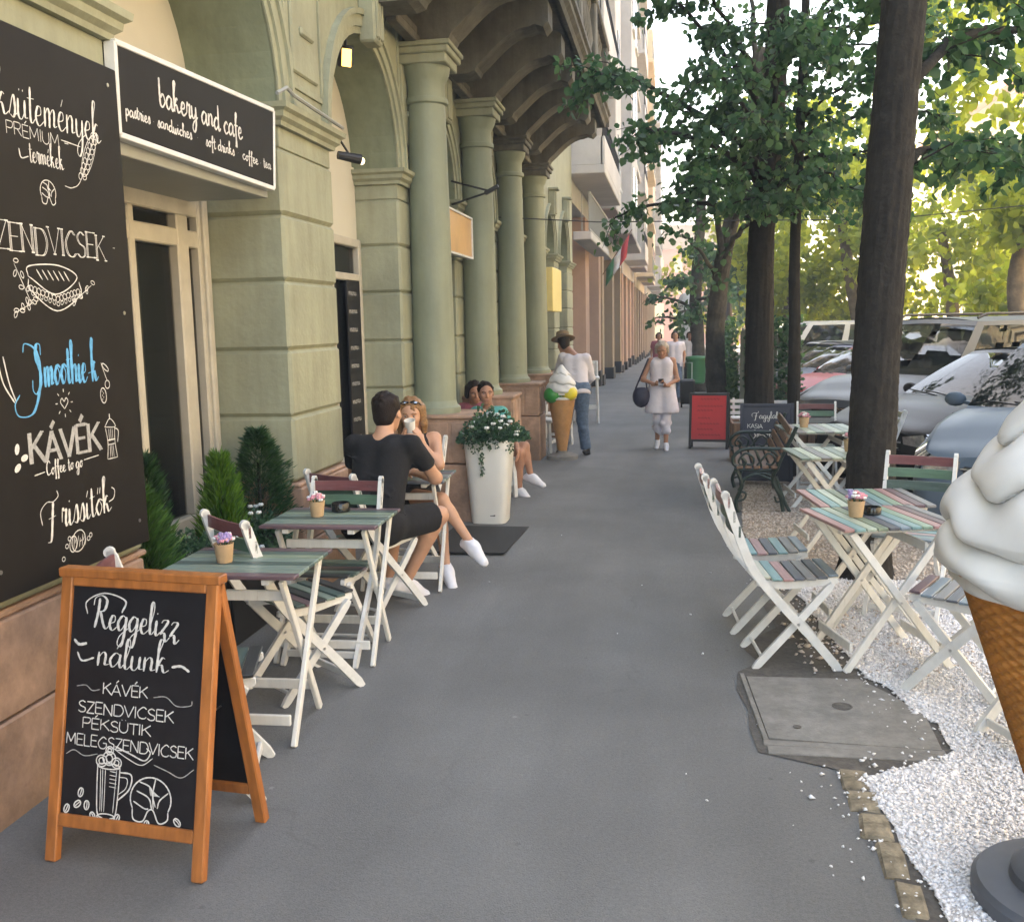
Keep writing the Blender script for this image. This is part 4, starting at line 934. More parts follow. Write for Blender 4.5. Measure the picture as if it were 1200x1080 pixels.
p2.word('Smoothie-k', 3.16, 1.505, .072, length=.40, w=(.04, .22), slant=.06)
p2.curve([(3.115, 1.63), (3.13, 1.66), (3.19, 1.63), (3.20, 1.53), (3.15, 1.42), (3.07, 1.41), (3.05, 1.45), (3.08, 1.485)], .004, .014)
p1.curve([(3.585, 1.575), (3.60, 1.54), (3.62, 1.50)], .003); p1.ell(3.612, 1.555, .025, .009, .004, rot=-.6); p1.ell(3.618, 1.487, .016, .016, .0035)
p1.ell(3.585, 1.445, .02, .03, .004, rot=.1); 
for k in range(5): p1.blobf(3.578 + .008 * (k % 2), 1.43 + k * .008, .002, .003)
# heart in a little sun
p1.curve([(3.327, 1.415), (3.305, 1.44), (3.315, 1.455), (3.327, 1.443), (3.34, 1.455), (3.35, 1.44), (3.327, 1.415)], .004)
for k in range(8):
    a = 2 * pi * k / 8; p1.curve([(3.327 + .04 * cos(a), 1.437 + .04 * sin(a)), (3.327 + .053 * cos(a), 1.437 + .053 * sin(a))], .004)
# partly cut banana at the left edge
for dx in (0, .03): p1.curve([(2.98 + dx, 1.62), (3.0 + dx, 1.53), (3.05 + dx * .3, 1.46)], .006)
p3.word('KÁVÉK', 3.105, 1.238, .105, length=.44, kind='b', w=(.11, .2), track=.02, serif=True)
for q in ((3.04, 1.30, 1.3), (3.035, 1.235, .6), (3.075, 1.265, .2)): p1.blobf(q[0], q[1], .02, .012, q[2])
p1.curve([(3.12, 1.195), (3.18, 1.20)], .004); p1.curve([(3.42, 1.21), (3.52, 1.215)], .004)
p1.word('Coffee to go', 3.19, 1.185, .024, length=.22, w=(.12, .26))
u, v = 3.615, 1.265
p1.curve([(u - .035, v - .075), (u - .025, v - .01), (u - .035, v + .05)], .0035); p1.curve([(u + .035, v - .075), (u + .025, v - .01), (u + .03, v + .05)], .0035)
p1.curve([(u - .035, v - .075), (u + .035, v - .075)], .0035); p1.curve([(u - .028, v - .0), (u + .028, v - .0)], .006); p1.curve([(u - .027, v - .018), (u + .027, v - .018)], .004)
p1.curve([(u - .04, v + .055), (u, v + .085), (u + .035, v + .05), (u - .04, v + .055)], .0035); p1.curve([(u, v + .085), (u, v + .105)], .006)
for k in (-.012, 0, .012): p1.curve([(u + k, v - .07), (u + k * .8, v - .02)], .003); p1.curve([(u + k, v + .0), (u + k, v + .045)], .003)
p1.curve([(u + .03, v + .045), (u + .055, v + .03), (u + .045, v - .015)], .004)
p1.word('Frissítők', 3.17, .98, .062, length=.41, w=(.04, .20), slant=.04)
p1.curve([(3.565, 1.02), (3.60, 1.03), (3.61, 1.06), (3.59, 1.075)], .004)
p1.ell(3.345, .91, .045, .038, .004, rot=.5); p1.ell(3.31, .905, .022, .03, .004, rot=-.3)
for k in range(9): p1.curve([(3.31 + k * .009, .885 + .02 * (k % 2)), (3.32 + k * .009, .93 - .01 * (k % 3))], .003)
for q in ((3.27, .905), (3.41, .905), (3.425, .915), (3.245, .862), (3.29, .93)): p1.ell(q[0], q[1], .009, .008, .003)
p1.emit(M['chalk'], big_board); p2.emit(M['blue'], big_board, 'swash'); p3.emit(M['chalkg'], big_board)
# bakery sign
fs_ = lambda u, v, h: (.0015 + h, u - 4.66, v - 2.70 + (v - 2.7) * .0)
ps = Pen(fs_)
def ux(y): return 4.66 + (y - 4.55) * 1.02
ps.word('bakery and cafe', ux(4.13), 2.685, .058, length=.86, w=(.14, .26), jit=.02)
ps.word('pastries', ux(3.845), 2.588, .027, length=.20, w=(.2, .34)); ps.word('·', ux(4.06), 2.59, .03)
ps.word('sandwiches', ux(4.10), 2.588, .027, length=.32, w=(.2, .34)); ps.word('·', ux(4.46), 2.59, .03)
ps.word('soft drinks', ux(4.55), 2.585, .027, length=.32, w=(.2, .34)); ps.word('·', ux(4.90), 2.59, .03)
ps.word('coffee', ux(4.96), 2.585, .027, length=.20, w=(.2, .34)); ps.word('· tea', ux(5.18), 2.585, .027, length=.15, w=(.2, .34))
ps.emit(M['chalk'], bak)

# window menu scribble
pm = Pen(lambda u, v, h: (-2.649 + h - XF, u - 9, v))
for k in range(9): pm.word(['kaves', 'tea', 'suti', 'limo', 'kakao', 'torta', 'fagyi', 'pite', 'zserbo'][k].replace('v', 'u') if 0 else 'menu', 7.88, 1.95 - k * .15, .03, length=.2, w=(.1, .2))
pm.emit(M['chalk'], gb)

# ------------------------------------------------------------------ the wooden A-frame chalkboard in front
ab = thing('chalkboard_stand', 'orange wooden A-frame chalkboard with a hand lettered breakfast menu', 'chalkboard', (-1.70, 2.86, 0), radians(-6))
def face(sign, mats_front, name):
    """front (sign -1) or rear (+1) leaf, leaning to the apex"""
    W, H = .58, .93; th = math.atan2(.19, .9) * sign
    Mx = Matrix.Translation((0, sign * .195, 0)) @ Matrix.Rotation(th, 4, 'X')
    def put(nm, mb, m):
        mb.v = [tuple(Mx @ Vector(v)) for v in mb.v]; return obj(nm, mb, m, ab)
    for sx_ in (-1, 1):
        b = MB(); b.box((sx_ * (W / 2 - .02), 0, H / 2), (.042, .032, H), ch=.004); put('stile', b, M['orange'])
    b = MB(); b.box((0, 0, H - .02), (W - .084, .032, .042), ch=.004); put('top_rail', b, M['orange'])
    b = MB(); b.box((0, 0, .135), (W - .084, .030, .042), ch=.004); put('bottom_rail', b, M['orange'])
    b = MB(); b.box((0, 0, (.156 + H - .041) / 2), (W - .082, .008, H - .041 - .156)); put('slate_panel', b, M['blackboard2'])
    return Mx
Mf = face(-1, None, 'front'); face(1, None, 'rear')
b = MB(); b.box((0, 0, .915), (.60, .05, .03), ch=.004); obj('top_cap', b, M['orange'], ab)
for sx_ in (-.2, .2):
    b = MB(); b.tube([(sx_, -.10, .45), (sx_, .10, .45)], .003, 5); obj('chain', b, M['steel'], ab)
fa = lambda u, v, h: tuple(Mf @ Vector((u, -.0045 - h, v)))
pa = Pen(fa); pg = Pen(fa)
pa.word('Reggelizz', -.165, .755, .048, length=.32, w=(.05, .20), slant=.06, rise=-.03)
pa.curve([(-.19, .80), (-.195, .84), (-.13, .87), (-.05, .85), (-.06, .81)], .004, .007)
pa.word('nálunk', -.145, .635, .045, length=.27, w=(.05, .20), slant=.06, rise=-.02)
pa.curve([(-.235, .715), (-.215, .70), (-.185, .705)], .009); pa.curve([(-.22, .675), (-.20, .648), (-.155, .66)], .006); pa.curve([(.135, .65), (.17, .655), (.20, .64)], .008)
pa.word('KÁVÉK', -.115, .545, .036, length=.17, kind='b', w=(.10, .10)); pg.curve([(-.215, .565), (-.18, .57), (-.155, .555), (-.125, .56)], .003); pg.curve([(.075, .55), (.12, .555), (.16, .53), (.21, .535), (.215, .55)], .003)
pa.word('SZENDVICSEK', -.205, .483, .036, length=.36, kind='b', w=(.10, .10), rise=-.02)
pa.word('PÉKSÜTIK', -.185, .433, .034, length=.26, kind='b', w=(.10, .10), rise=-.02)
pa.word('MELEGSZENDVICSEK', -.243, .378, .036, length=.475, kind='b', w=(.095, .095), rise=-.02)
pg.curve([(-.24, .345), (-.21, .36), (-.17, .345), (-.12, .355)], .003); pg.curve([(.09, .34), (.14, .325), (.19, .31), (.235, .34)], .003)
# tall latte glass with cream
u, v = -.075, .245
for o in (-.042, .042): pa.curve([(u + o, v + .075), (u + o * .95, v), (u + o * .8, v - .075), (u + o * .3, v - .09)], .004)
for o in (-.03, .03, -.012, -.022): pa.curve([(u + o, v + .065), (u + o * .9, v), (u + o * .8, v - .07)], .0025)
pa.ell(u, v - .085, .034, .010, .004); pa.ell(u, v + .075, .042, .009, .004)
for q in ((-.028, .09, .02), (.0, .10, .024), (.028, .088, .018), (.0, .125, .014)): pa.ell(u + q[0], v + q[1], q[2], q[2] * .9, .004); pa.ell(u + q[0], v + q[1], q[2] * .5, q[2] * .5, .004)
pa.curve([(u + .02, v + .14), (u + .08, v + .12), (u + .13, v + .105), (u + .15, v + .13), (u + .135, v + .145)], .004, .006); pa.curve([(u + .01, v + .135), (u + .07, v + .105), (u + .12, v + .09), (u + .16, v + .115)], .003)
pa.curve([(u + .04, v + .06), (u + .085, v + .055), (u + .08, v + .01), (u + .038, v - .03)], .005); pa.curve([(u + .04, v + .045), (u + .07, v + .042), (u + .067, v + .012), (u + .038, v - .012)], .003)
for k in range(5): pa.curve([(u + .005, v + .06 - k * .012), (u + .032, v + .058 - k * .012)], .0025)
pa.croissant(.085, .232, .074, .0045)
for q in ((-.175, .228, 1.3), (-.185, .19, .7), (-.15, .19, 1.5), (-.225, .172, 1.2), (-.125, .157, 2), (-.035, .16, 1.1), (.075, .152, 1.4), (.15, .142, .6), (.185, .172, 2.4)): pa.bean(q[0], q[1], .0145, q[2])
pa.emit(M['chalk'], ab, gap=.012); pg.emit(M['chalkg'], ab)

# ------------------------------------------------------------------ folding slatted tables and chairs
def make_table(cols, label, loc, rz, W=.60, D=.50, h=.72, group='folding slatted cafe tables'):
    t = thing('folding_table', label, 'table', loc, rz, group)
    n = len(cols); sw = D / n
    for k, c_ in enumerate(cols):
        mb = MB(); mb.box((0, 0, 0), (W, sw - .005, .016), ch=.003); obj('slat', mb, SL[c_], t, loc=(0, -D / 2 + (k + .5) * sw, h - .008))
    for sx_ in (-.17, .17):
        mb = MB(); mb.box((sx_, 0, h - .030), (.035, D - .04, .026), ch=.003); obj('batten', mb, M['whitew'], t)
    for sx_ in (-1, 1):
        mb = MB(); mb.bar((sx_ * (W / 2 - .045), -D / 2 + .02, 0), (sx_ * (W / 2 - .045), D / 2 - .06, h - .03), .036, .020, up=(1, 0, 0)); obj('leg', mb, M['whitew'], t)
        mb = MB(); mb.bar((sx_ * (W / 2 - .075), D / 2 - .06, 0), (sx_ * (W / 2 - .075), -D / 2 + .06, h - .03), .036, .020, up=(1, 0, 0)); obj('leg', mb, M['whitew'], t)
        mb = MB(); mb.tube([(sx_ * (W / 2 - .03), -.01, .345), (sx_ * (W / 2 - .09), -.01, .345)], .006, 8); obj('bolt', mb, M['steel'], t)
    for y0, z0, w_ in ((-D / 2 + .055, .10, W - .13), (D / 2 - .09, .12, W - .17), (-D / 2 + .15, h - .12, W - .17)):
        mb = MB(); mb.box((0, y0, z0), (w_, .016, .045), ch=.003); obj('stretcher', mb, M['whitew'], t)
    return t
def curved_bar(mb, pts, wy, wt, y, m=0):
    """flat bar following a side profile (x,z), wy thick across y, wt deep in profile"""
    P = crom(pts, 6); n = len(P); Ls = []; Rs = []
    for i, p in enumerate(P):
        d = P[min(i + 1, n - 1)] - P[max(i - 1, 0)]; d = d / (math.hypot(*d) or 1); nx, nz = -d[1] * wt / 2, d[0] * wt / 2
        k = .6 if i in (0, n - 1) else 1
        Ls.append((p[0] + nx * k, p[1] + nz * k)); Rs.append((p[0] - nx * k, p[1] - nz * k))
    vs = [(a, y - wy / 2, b) for a, b in Ls] + [(a, y - wy / 2, b) for a, b in Rs] + [(a, y + wy / 2, b) for a, b in Ls] + [(a, y + wy / 2, b) for a, b in Rs]
    fs = []
    for i in range(n - 1): fs += [(i, i + 1, n + i + 1, n + i), (2 * n + i, 3 * n + i, 3 * n + i + 1, 2 * n + i + 1), (i, 2 * n + i, 2 * n + i + 1, i + 1), (n + i, n + i + 1, 3 * n + i + 1, 3 * n + i)]
    fs += [(0, n, 3 * n, 2 * n), (n - 1, 3 * n - 1, 4 * n - 1, 2 * n - 1) if 0 else (n - 1, 2 * n - 1, 4 * n - 1, 3 * n - 1)]
    mb.add(vs, fs, m); return mb
def make_chair(seat_cols, back_cols, label, loc, rz, group='white folding chairs with coloured slats'):
    t = thing('folding_chair', label, 'chair', loc, rz, group)
    hw = .19
    for sy in (-1, 1):
        mb = MB(); curved_bar(mb, [(-.35, .875), (-.30, .72), (-.22, .52), (-.10, .36), (.06, .18), (.21, 0)], .020, .042, sy * hw)
        mb.tube([(-.35, sy * hw - .010, .868), (-.35, sy * hw + .010, .868)], .021, 12); obj('side_frame', mb, M['white'], t, smooth=True)
        mb = MB(); curved_bar(mb, [(.17, .425), (.05, .285), (-.06, .16), (-.20, 0)], .020, .036, sy * (hw - .026)); obj('leg', mb, M['white'], t, smooth=True)
        mb = MB(); curved_bar(mb, [(-.19, .428), (-.05, .415), (.1, .43), (.20, .438)], .020, .036, sy * (hw - .050)); obj('seat_rail', mb, M['white'], t, smooth=True)
        mb = MB(); mb.tube([(.005, sy * (hw + .012), .235), (.005, sy * (hw - .04), .235)], .007, 8); obj('bolt', mb, M['steel'], t)
    n = len(seat_cols)
    for k, c_ in enumerate(seat_cols):
        x = -.175 + (k + .5) * .375 / n; z = .447 + .018 * ((x - .0) / .19) ** 2 + (.004 if x > 0 else 0)
        mb = MB(); L = .36 - (.03 if k in (0, n - 1) else 0)
        mb.box((0, 0, 0), (L, .375 / n - .006, .012), ch=.0025); obj('seat_slat', mb, SL[c_], t, loc=(x, 0, z), rot=(0, -.10 * x / .19 if 0 else 0, pi / 2))
    for k, c_ in enumerate(back_cols):
        z = .835 - k * .072; x = -.338 + k * .026
        mb = MB(); N = 6
        for i in range(N + 1):        # slightly curved slat
            u = -.20 + .40 * i / N; dx = -.018 * (1 - (u / .2) ** 2)
            for dz in (-.027, .027):
                for dd in (0, .011): mb.v.append((u, -dx * 1.0 - dd, dz))
        for i in range(N):
            a = i * 4; b_ = a + 4; mb.f += [(a, a + 2, b_ + 2, b_), (a + 1, b_ + 1, b_ + 3, a + 3), (a, b_, b_ + 1, a + 1), (a + 2, a + 3, b_ + 3, b_ + 2)]; mb.m += [0] * 4
        mb.f += [(0, 1, 3, 2), (N * 4, N * 4 + 2, N * 4 + 3, N * 4 + 1)]; mb.m += [0, 0]
        obj('back_slat', mb, SL[c_], t, loc=(x, 0, z), rot=(radians(0), 0, pi / 2))
    mb = MB(); mb.tube([(-.155, -.165, .05), (-.155, .165, .05)], .009, 8); obj('stretcher', mb, M['white'], t)
    mb = MB(); mb.box((.165, 0, .055), (.016, .36, .035), ch=.003); obj('stretcher', mb, M['white'], t)
    return t
LT = ['plum', 'gg', 'gg', 'dgreen', 'gg', 'olive', 'dgreen', 'plum']
make_table(LT, 'slatted grey-green table beside the A-frame chalkboard, nearest the menu board wall', (-1.79, 3.83, 0), radians(2))
make_table(LT, 'slatted grey-green table just behind the nearest left one, with a black ashtray', (-1.75, 4.79, 0), radians(1))
make_table(['dgrey', 'gg', 'dgreen', 'grey', 'gg', 'plum', 'dgrey', 'dgreen'], 'dark slatted table the seated couple share', (-1.74, 6.16, 0), radians(3))
RT = ['pink', 'turq', 'pale', 'olive', 'dgrey', 'bgrey', 'turq', 'lgreen', 'pink', 'plum', 'grey']
RT = RT[::-1]
make_table(RT, 'rainbow slatted table on the right holding the flower tub, nearer of the joined pair', (1.00, 4.98, 0), radians(97 + 8), W=.54, D=.60)
make_table(RT, 'rainbow slatted table on the right, farther of the joined pair, by the tree', (1.02, 5.52, 0), radians(97), W=.52, D=.60)
BR = ['maroon', 'green', 'dgreen']
SA = ['cream', 'turq', 'pink', 'dgrey', 'grey', 'dgrey', 'bgrey']; SB = ['turq', 'turq', 'pink', 'dgrey', 'turq', 'grey', 'bgrey']
SD = ['gg', 'dgreen', 'plum', 'black', 'gg', 'dgreen', 'black']
make_chair(SD, BR, 'white folding chair half hidden behind the A-frame chalkboard', (-1.72, 3.27, 0), radians(18))
make_chair(SD, BR, 'white folding chair turned away between the two nearest left tables', (-1.74, 4.26, 0), radians(52))
make_chair(SD, BR, 'white folding chair with maroon and green back slats behind the second left table', (-1.76, 4.735, 0), radians(-90))
make_chair(SD, BR, 'white folding chair the man in black sits on', (-1.76, 5.56, 0), radians(62))
make_chair(SD, BR, 'white folding chair the woman with the cup sits on', (-1.93, 6.72, 0), radians(-104))
make_chair(SA, ['pink', 'green', 'dgreen'], 'white folding chair facing the rainbow table, nearer of the left pair', (.57, 4.92, 0), radians(6))
make_chair(SB, ['pink', 'green', 'dgreen'], 'white folding chair facing the rainbow table, farther of the left pair', (.50, 5.45, 0), radians(4))
make_chair(SB, BR, 'white folding chair with a maroon top slat behind the rainbow table by the trunk', (1.33, 5.80, 0), radians(-112))
make_chair(['bgrey', 'grey', 'bgrey', 'dgrey', 'grey', 'bgrey', 'plum'], BR, 'white folding chair with grey seat slats beside the giant ice cream', (1.30, 4.58, 0), radians(152))
make_chair(SA, BR, 'white folding chair hidden behind the giant ice cream with one foot showing', (1.48, 3.95, 0), radians(200))
# the further tables past the tree
make_table(['pale', 'grey', 'pale', 'gg', 'pale', 'grey', 'pale', 'gg'], 'pale slatted table just behind the big tree trunk', (1.16, 7.55, g(7.5)), radians(97), W=.6, D=.6)
make_table(['pale', 'gg', 'pale', 'grey', 'gg', 'pale', 'grey', 'gg'], 'pale slatted table past the iron bench with a flower tub', (1.33, 9.55, g(9.5)), radians(95), W=.7, D=.66)
make_chair(['cream', 'pale', 'cream', 'gg', 'cream', 'pale', 'cream'], ['cream', 'pale', 'grey'], 'pale folding chair on the far side of the table by the bench', (1.75, 9.7, g(9.7)), radians(185))
make_chair(['cream', 'pale', 'cream', 'gg', 'cream', 'pale', 'cream'], ['maroon', 'green', 'grey'], 'white folding chair behind the table with the second tub', (1.45, 10.35, g(10.3)), radians(-95))

# flower tubs and ashtrays on the tables
def flower_tub(label, loc, kind=0, s=1.0):
    t = thing('flower_tub', label, 'flower pot', loc, rng.random() * 6, 'small kraft tubs of artificial flowers')
    mb = MB(); mb.lathe([(.0, 0), (.030 * s, .001), (.032 * s, .004), (.041 * s, .078 * s), (.043 * s, .082 * s), (.040 * s, .083 * s), (.036 * s, .072 * s), (0, .071 * s)], 20, cap=False); obj('tub', mb, M['kraft'], t, smooth=True)
    fl = MB(); ft = MB(); 
    for k in range(26):
        a = rng.random() * 2 * pi; r = .034 * s * math.sqrt(rng.random()); z = .085 * s + .038 * s * (1 - (r / (.04 * s)) ** 2) + rng.normal() * .004
        bb = fl if rng.random() < .55 else ft
        for q in range(5):
            aa = q * 2 * pi / 5 + a; bb.blob((r * cos(a) * 1.25 + .007 * s * cos(aa), r * sin(a) * 1.25 + .007 * s * sin(aa), z), (.0068 * s, .0068 * s, .0075 * s), 6)
    obj('flowers', fl, M['flp'], t, smooth='all'); obj('flowers', ft, M['flw'], t, smooth='all')
    fv = MB()
    for k in range(12):
        a = -.9 + rng.random() * 1.4; r = .03 * s
        for q in range(5): fv.blob((r * cos(a) + .007 * s * cos(q * 1.26), r * sin(a) + .007 * s * sin(q * 1.26), (.095 + .035 * rng.random()) * s), (.007 * s, .007 * s, .008 * s), 6)
    if kind: obj('violet_sprig', fv, M['flv'], t, smooth='all')
    st = MB()
    for k in range(14):
        a = rng.random() * 6.3; st.bar((.01 * cos(a), .01 * sin(a), .06 * s), (.04 * s * cos(a), .04 * s * sin(a), (.085 + .02 * rng.random()) * s), .005, .002)
    obj('stems', st, M['bush'], t); return t
flower_tub('kraft tub of pink and violet flowers on the nearest left table', (-1.873, 3.80, .72), 1)
flower_tub('kraft tub of pink flowers on the second left table', (-1.83, 4.79, .72), 0)
flower_tub('kraft tub of pink and violet flowers on the rainbow table', (.885, 4.95, .72), 1)
flower_tub('kraft tub of pale flowers on the table past the iron bench', (1.22, 9.6, g(9.6) + .72), 0, 1.15)
flower_tub('kraft tub of pink flowers on the table just behind the trunk', (1.30, 7.6, g(7.6) + .72), 0, 1.1)
def ashtray(label, loc, r=.05, h=.045):
    mb = MB(); mb.lathe([(0, 0), (r * .85, 0), (r, .006), (r, h - .006), (r * .93, h), (r * .8, h), (r * .75, .012), (0, .01)], 24, c=(0, 0, 0), cap=False); o = obj('ashtray', mb, M['ashtray'], None, loc=loc, smooth=True); tag(o, label, 'ashtray')
ashtray('round black glass ashtray on the rainbow table', (.975, 5.02, .72), .043, .04)
ashtray('black ashtray beside the flower tub on the second left table', (-1.75, 4.93, .72), .05, .05)
# ------------------------------------------------------------------ giant and small ice creams
def swirl(mb, prof, N, M_, amp, turns, wav, c=(0, 0, 0), ph=0.0):
    """soft-serve: folded ridges wind round a rounded cone"""
    zs = [p[1] for p in prof]; rs = [p[0] for p in prof]; z0, z1 = zs[0], zs[-1]; base = len(mb.v)
    for i in range(M_ + 1):
        s_ = i / M_; z = z0 + (z1 - z0) * s_; r0 = float(np.interp(z, zs, rs)); fade = min(1, (1 - s_) * 4) * min(1, s_ * 8 + .1)
        for k in range(N):
            a = 2 * pi * k / N
            q = turns * s_ + a / (2 * pi) + wav * sin(a * 6 + s_ * 12 + ph) + wav * .35 * sin(a * 11 - s_ * 9 + ph * 2)
            f = q - math.floor(q); rid = (1 - abs(2 * f ** .62 - 1) ** 2.2)
            rr = r0 * (1 + amp * fade * (rid - .55)) + r0 * .02 * sin(a * 5 + s_ * 20)
            mb.v.append((c[0] + rr * cos(a + .25 * s_), c[1] + rr * sin(a + .25 * s_), c[2] + z - amp * .22 * r0 * fade * (1 - f)))
    for i in range(M_):
        for k in range(N):
            a0 = base + i * N + k; a1 = base + i * N + (k + 1) % N; mb.f.append((a0, a1, a1 + N, a0 + N)); mb.m.append(0)
    mb.f.append(tuple(base + M_ * N + k for k in range(N))); mb.m.append(0)
    mb.f.append(tuple(base + k for k in range(N))[::-1]); mb.m.append(0)
def waffle(mb, z0, z1, r0, r1, n, rows, h, c=(0, 0, 0), sub=6):
    """cone with a diamond grid of raised ridges"""
    N = n * sub; R = rows * sub; base = len(mb.v)
    for i in range(R + 1):
        t = i / R; z = z0 + (z1 - z0) * t; r = r0 + (r1 - r0) * t
        for k in range(N):
            u = k / sub; v = i / sub
            a_ = abs(((u + v) % 1) - .5) * 2; b_ = abs(((u - v) % 1) - .5) * 2      # 1 on the ridge lines
            rid = max(max(0, a_ - .62) / .38, max(0, b_ - .62) / .38)
            rr = r + h * (rid ** .8) * (.5 + r / max(r0, r1) * .5); a = 2 * pi * k / N + t * .25
            mb.v.append((c[0] + rr * cos(a), c[1] + rr * sin(a), c[2] + z))
    for i in range(R):
        for k in range(N):
            a0 = base + i * N + k; a1 = base + i * N + (k + 1) % N; mb.f.append((a0, a1, a1 + N, a0 + N)); mb.m.append(0)
ic = thing('giant_ice_cream', 'giant white soft ice cream display cone on a grey base, cut by the right edge', 'ice cream display', (1.16, 2.84, 0))
mb = MB(); waffle(mb, .17, .975, .085, .35, 30, 24, .015, sub=8); obj('waffle_cone', mb, M['waffle'], ic, smooth='all')
mb = MB(); mb.lathe([(.0, .93), (.30, .93), (.36, .955), (.375, .985), (.37, 1.0), (.1, 1.01), (0, 1.01)], 48, cap=False); obj('cone_rim', mb, M['brownw'] if 0 else M['waffle'], ic, smooth=True)
mb = MB(); swirl(mb, [(.30, .925), (.385, .955), (.405, 1.03), (.40, 1.12), (.36, 1.22), (.31, 1.30), (.26, 1.38), (.205, 1.46), (.15, 1.55), (.085, 1.63), (.04, 1.70), (.012, 1.73)], 260, 300, .17, 6.2, .20, ph=2.4); obj('ice_cream_swirl', mb, M['icew'], ic, smooth='all')
mb = MB(); mb.lathe([(0, 0), (.285, 0), (.29, .01), (.29, .05), (.275, .066), (.24, .070), (.19, .072), (.185, .10), (.165, .115), (.12, .12), (.085, .14), (.07, .20), (0, .20)], 48, cap=False); obj('round_base', mb, M['baseg'], ic, smooth=True)
ic2 = thing('small_ice_cream', 'small ice cream cone display with green and yellow scoops by the third column', 'ice cream display', (-1.47, 12.95, g(12.95)))
mb = MB(); waffle(mb, .10, .80, .055, .175, 14, 12, .006, sub=4); obj('waffle_cone', mb, M['waffle2'], ic2, smooth='all')
mb = MB(); swirl(mb, [(.18, .86), (.2, .92), (.18, 1.0), (.13, 1.1), (.07, 1.18), (.02, 1.25)], 60, 60, .2, 3.2, .08); obj('ice_cream_swirl', mb, M['icew'], ic2, smooth='all')
mb = MB(); mb.blob((-.11, -.10, .86), (.12, .12, .11), 16); obj('green_scoop', mb, mat('green_scoop', (.02, .22, .04), .4), ic2, smooth='all')
mb = MB(); mb.blob((.11, -.08, .88), (.11, .11, .10), 16); obj('yellow_scoop', mb, mat('yellow_scoop', (.72, .60, .05), .4), ic2, smooth='all')
mb = MB(); mb.lathe([(.19, .80), (.2, .81), (.17, .84), (.16, .80)], 24, cap=False); obj('cream_rim', mb, M['icew'], ic2, smooth='all')
mb = MB(); mb.lathe([(0, 0), (.21, 0), (.21, .05), (.16, .07), (.07, .085), (.055, .12), (0, .12)], 28, cap=False); obj('round_base', mb, M['concrete'], ic2, smooth=True)

# ------------------------------------------------------------------ leaf scatter helpers
def leaves_obj(name, P, D, S, m, parent=None, kind=None, shape='leaf', droop=None):
    """P centres, D main directions, S sizes -> one mesh of folded leaves"""
    n = len(P); P = np.array(P); D = np.array(D); S = np.array(S)[:, None]
    D = D / (np.linalg.norm(D, axis=1, keepdims=True) + 1e-9)
    r = rng.normal(size=(n, 3)); X = np.cross(D, r); X /= np.linalg.norm(X, axis=1, keepdims=True) + 1e-9; Nn = np.cross(X, D)
    if shape == 'leaf': T = [(0, 0, 0), (-.40, .22, .10), (-.40, .62, .10), (0, 1, -.04), (.40, .62, .10), (.40, .22, .10)]; Fq = [(0, 1, 2, 3), (0, 3, 4, 5)]
    else: T = [(-.13, 0, 0), (0, 1, .0), (.13, 0, 0), (0, .35, .08)]; Fq = [(0, 3, 1), (3, 2, 1)]
    k = len(T); V = np.stack([P + X * t[0] * S + D * t[1] * S + Nn * t[2] * S for t in T], 1).reshape(-1, 3)
    q = len(Fq[0]); F_a = (np.array(Fq)[None] + (np.arange(n) * k)[:, None, None]).reshape(-1, q)
    me = bpy.data.meshes.new(name); me.vertices.add(len(V)); me.vertices.foreach_set('co', V.ravel()); me.loops.add(F_a.size); me.loops.foreach_set('vertex_index', F_a.ravel())
    me.polygons.add(len(F_a)); me.polygons.foreach_set('loop_start', np.arange(len(F_a)) * q); me.materials.append(m); me.update(calc_edges=True); me.validate()
    o = bpy.data.objects.new(name, me); COL.objects.link(o)
    if parent: o.parent = parent
    if kind: o['kind'] = kind
    return o
def conifer(label, loc, h, r, m, n, lean=.15, size=.05, name='potted_conifer'):
    t = thing(name, label, 'shrub', loc); P = []; D = []; S = []
    for _ in range(n):
        z = rng.random() ** .8; a = rng.random() * 2 * pi; rr = r * (1 - z) ** .7 * (1 - .45 * rng.random() ** 2) * (1 + .22 * sin(3 * a + 9 * z) + .2 * sin(7 * a - 14 * z) + .16 * sin(13 * a + 31 * z)) * (1.25 if rng.random() < .08 else 1) + .008
        P.append((rr * cos(a), rr * sin(a), h * (.04 + .94 * z))); D.append((lean * 2.2 * cos(a) + rng.normal() * .25, lean * 2.2 * sin(a) + rng.normal() * .25, 1)); S.append(size * (.6 + .8 * rng.random()))
    leaves_obj('foliage', P, D, S, m, t, kind='stuff', shape='blade')
    b = MB(); b.tube([(0, 0, -.02), (0, 0, h * .7)], [.02, .006], 6); obj('stem', b, M['bark'], t); return t
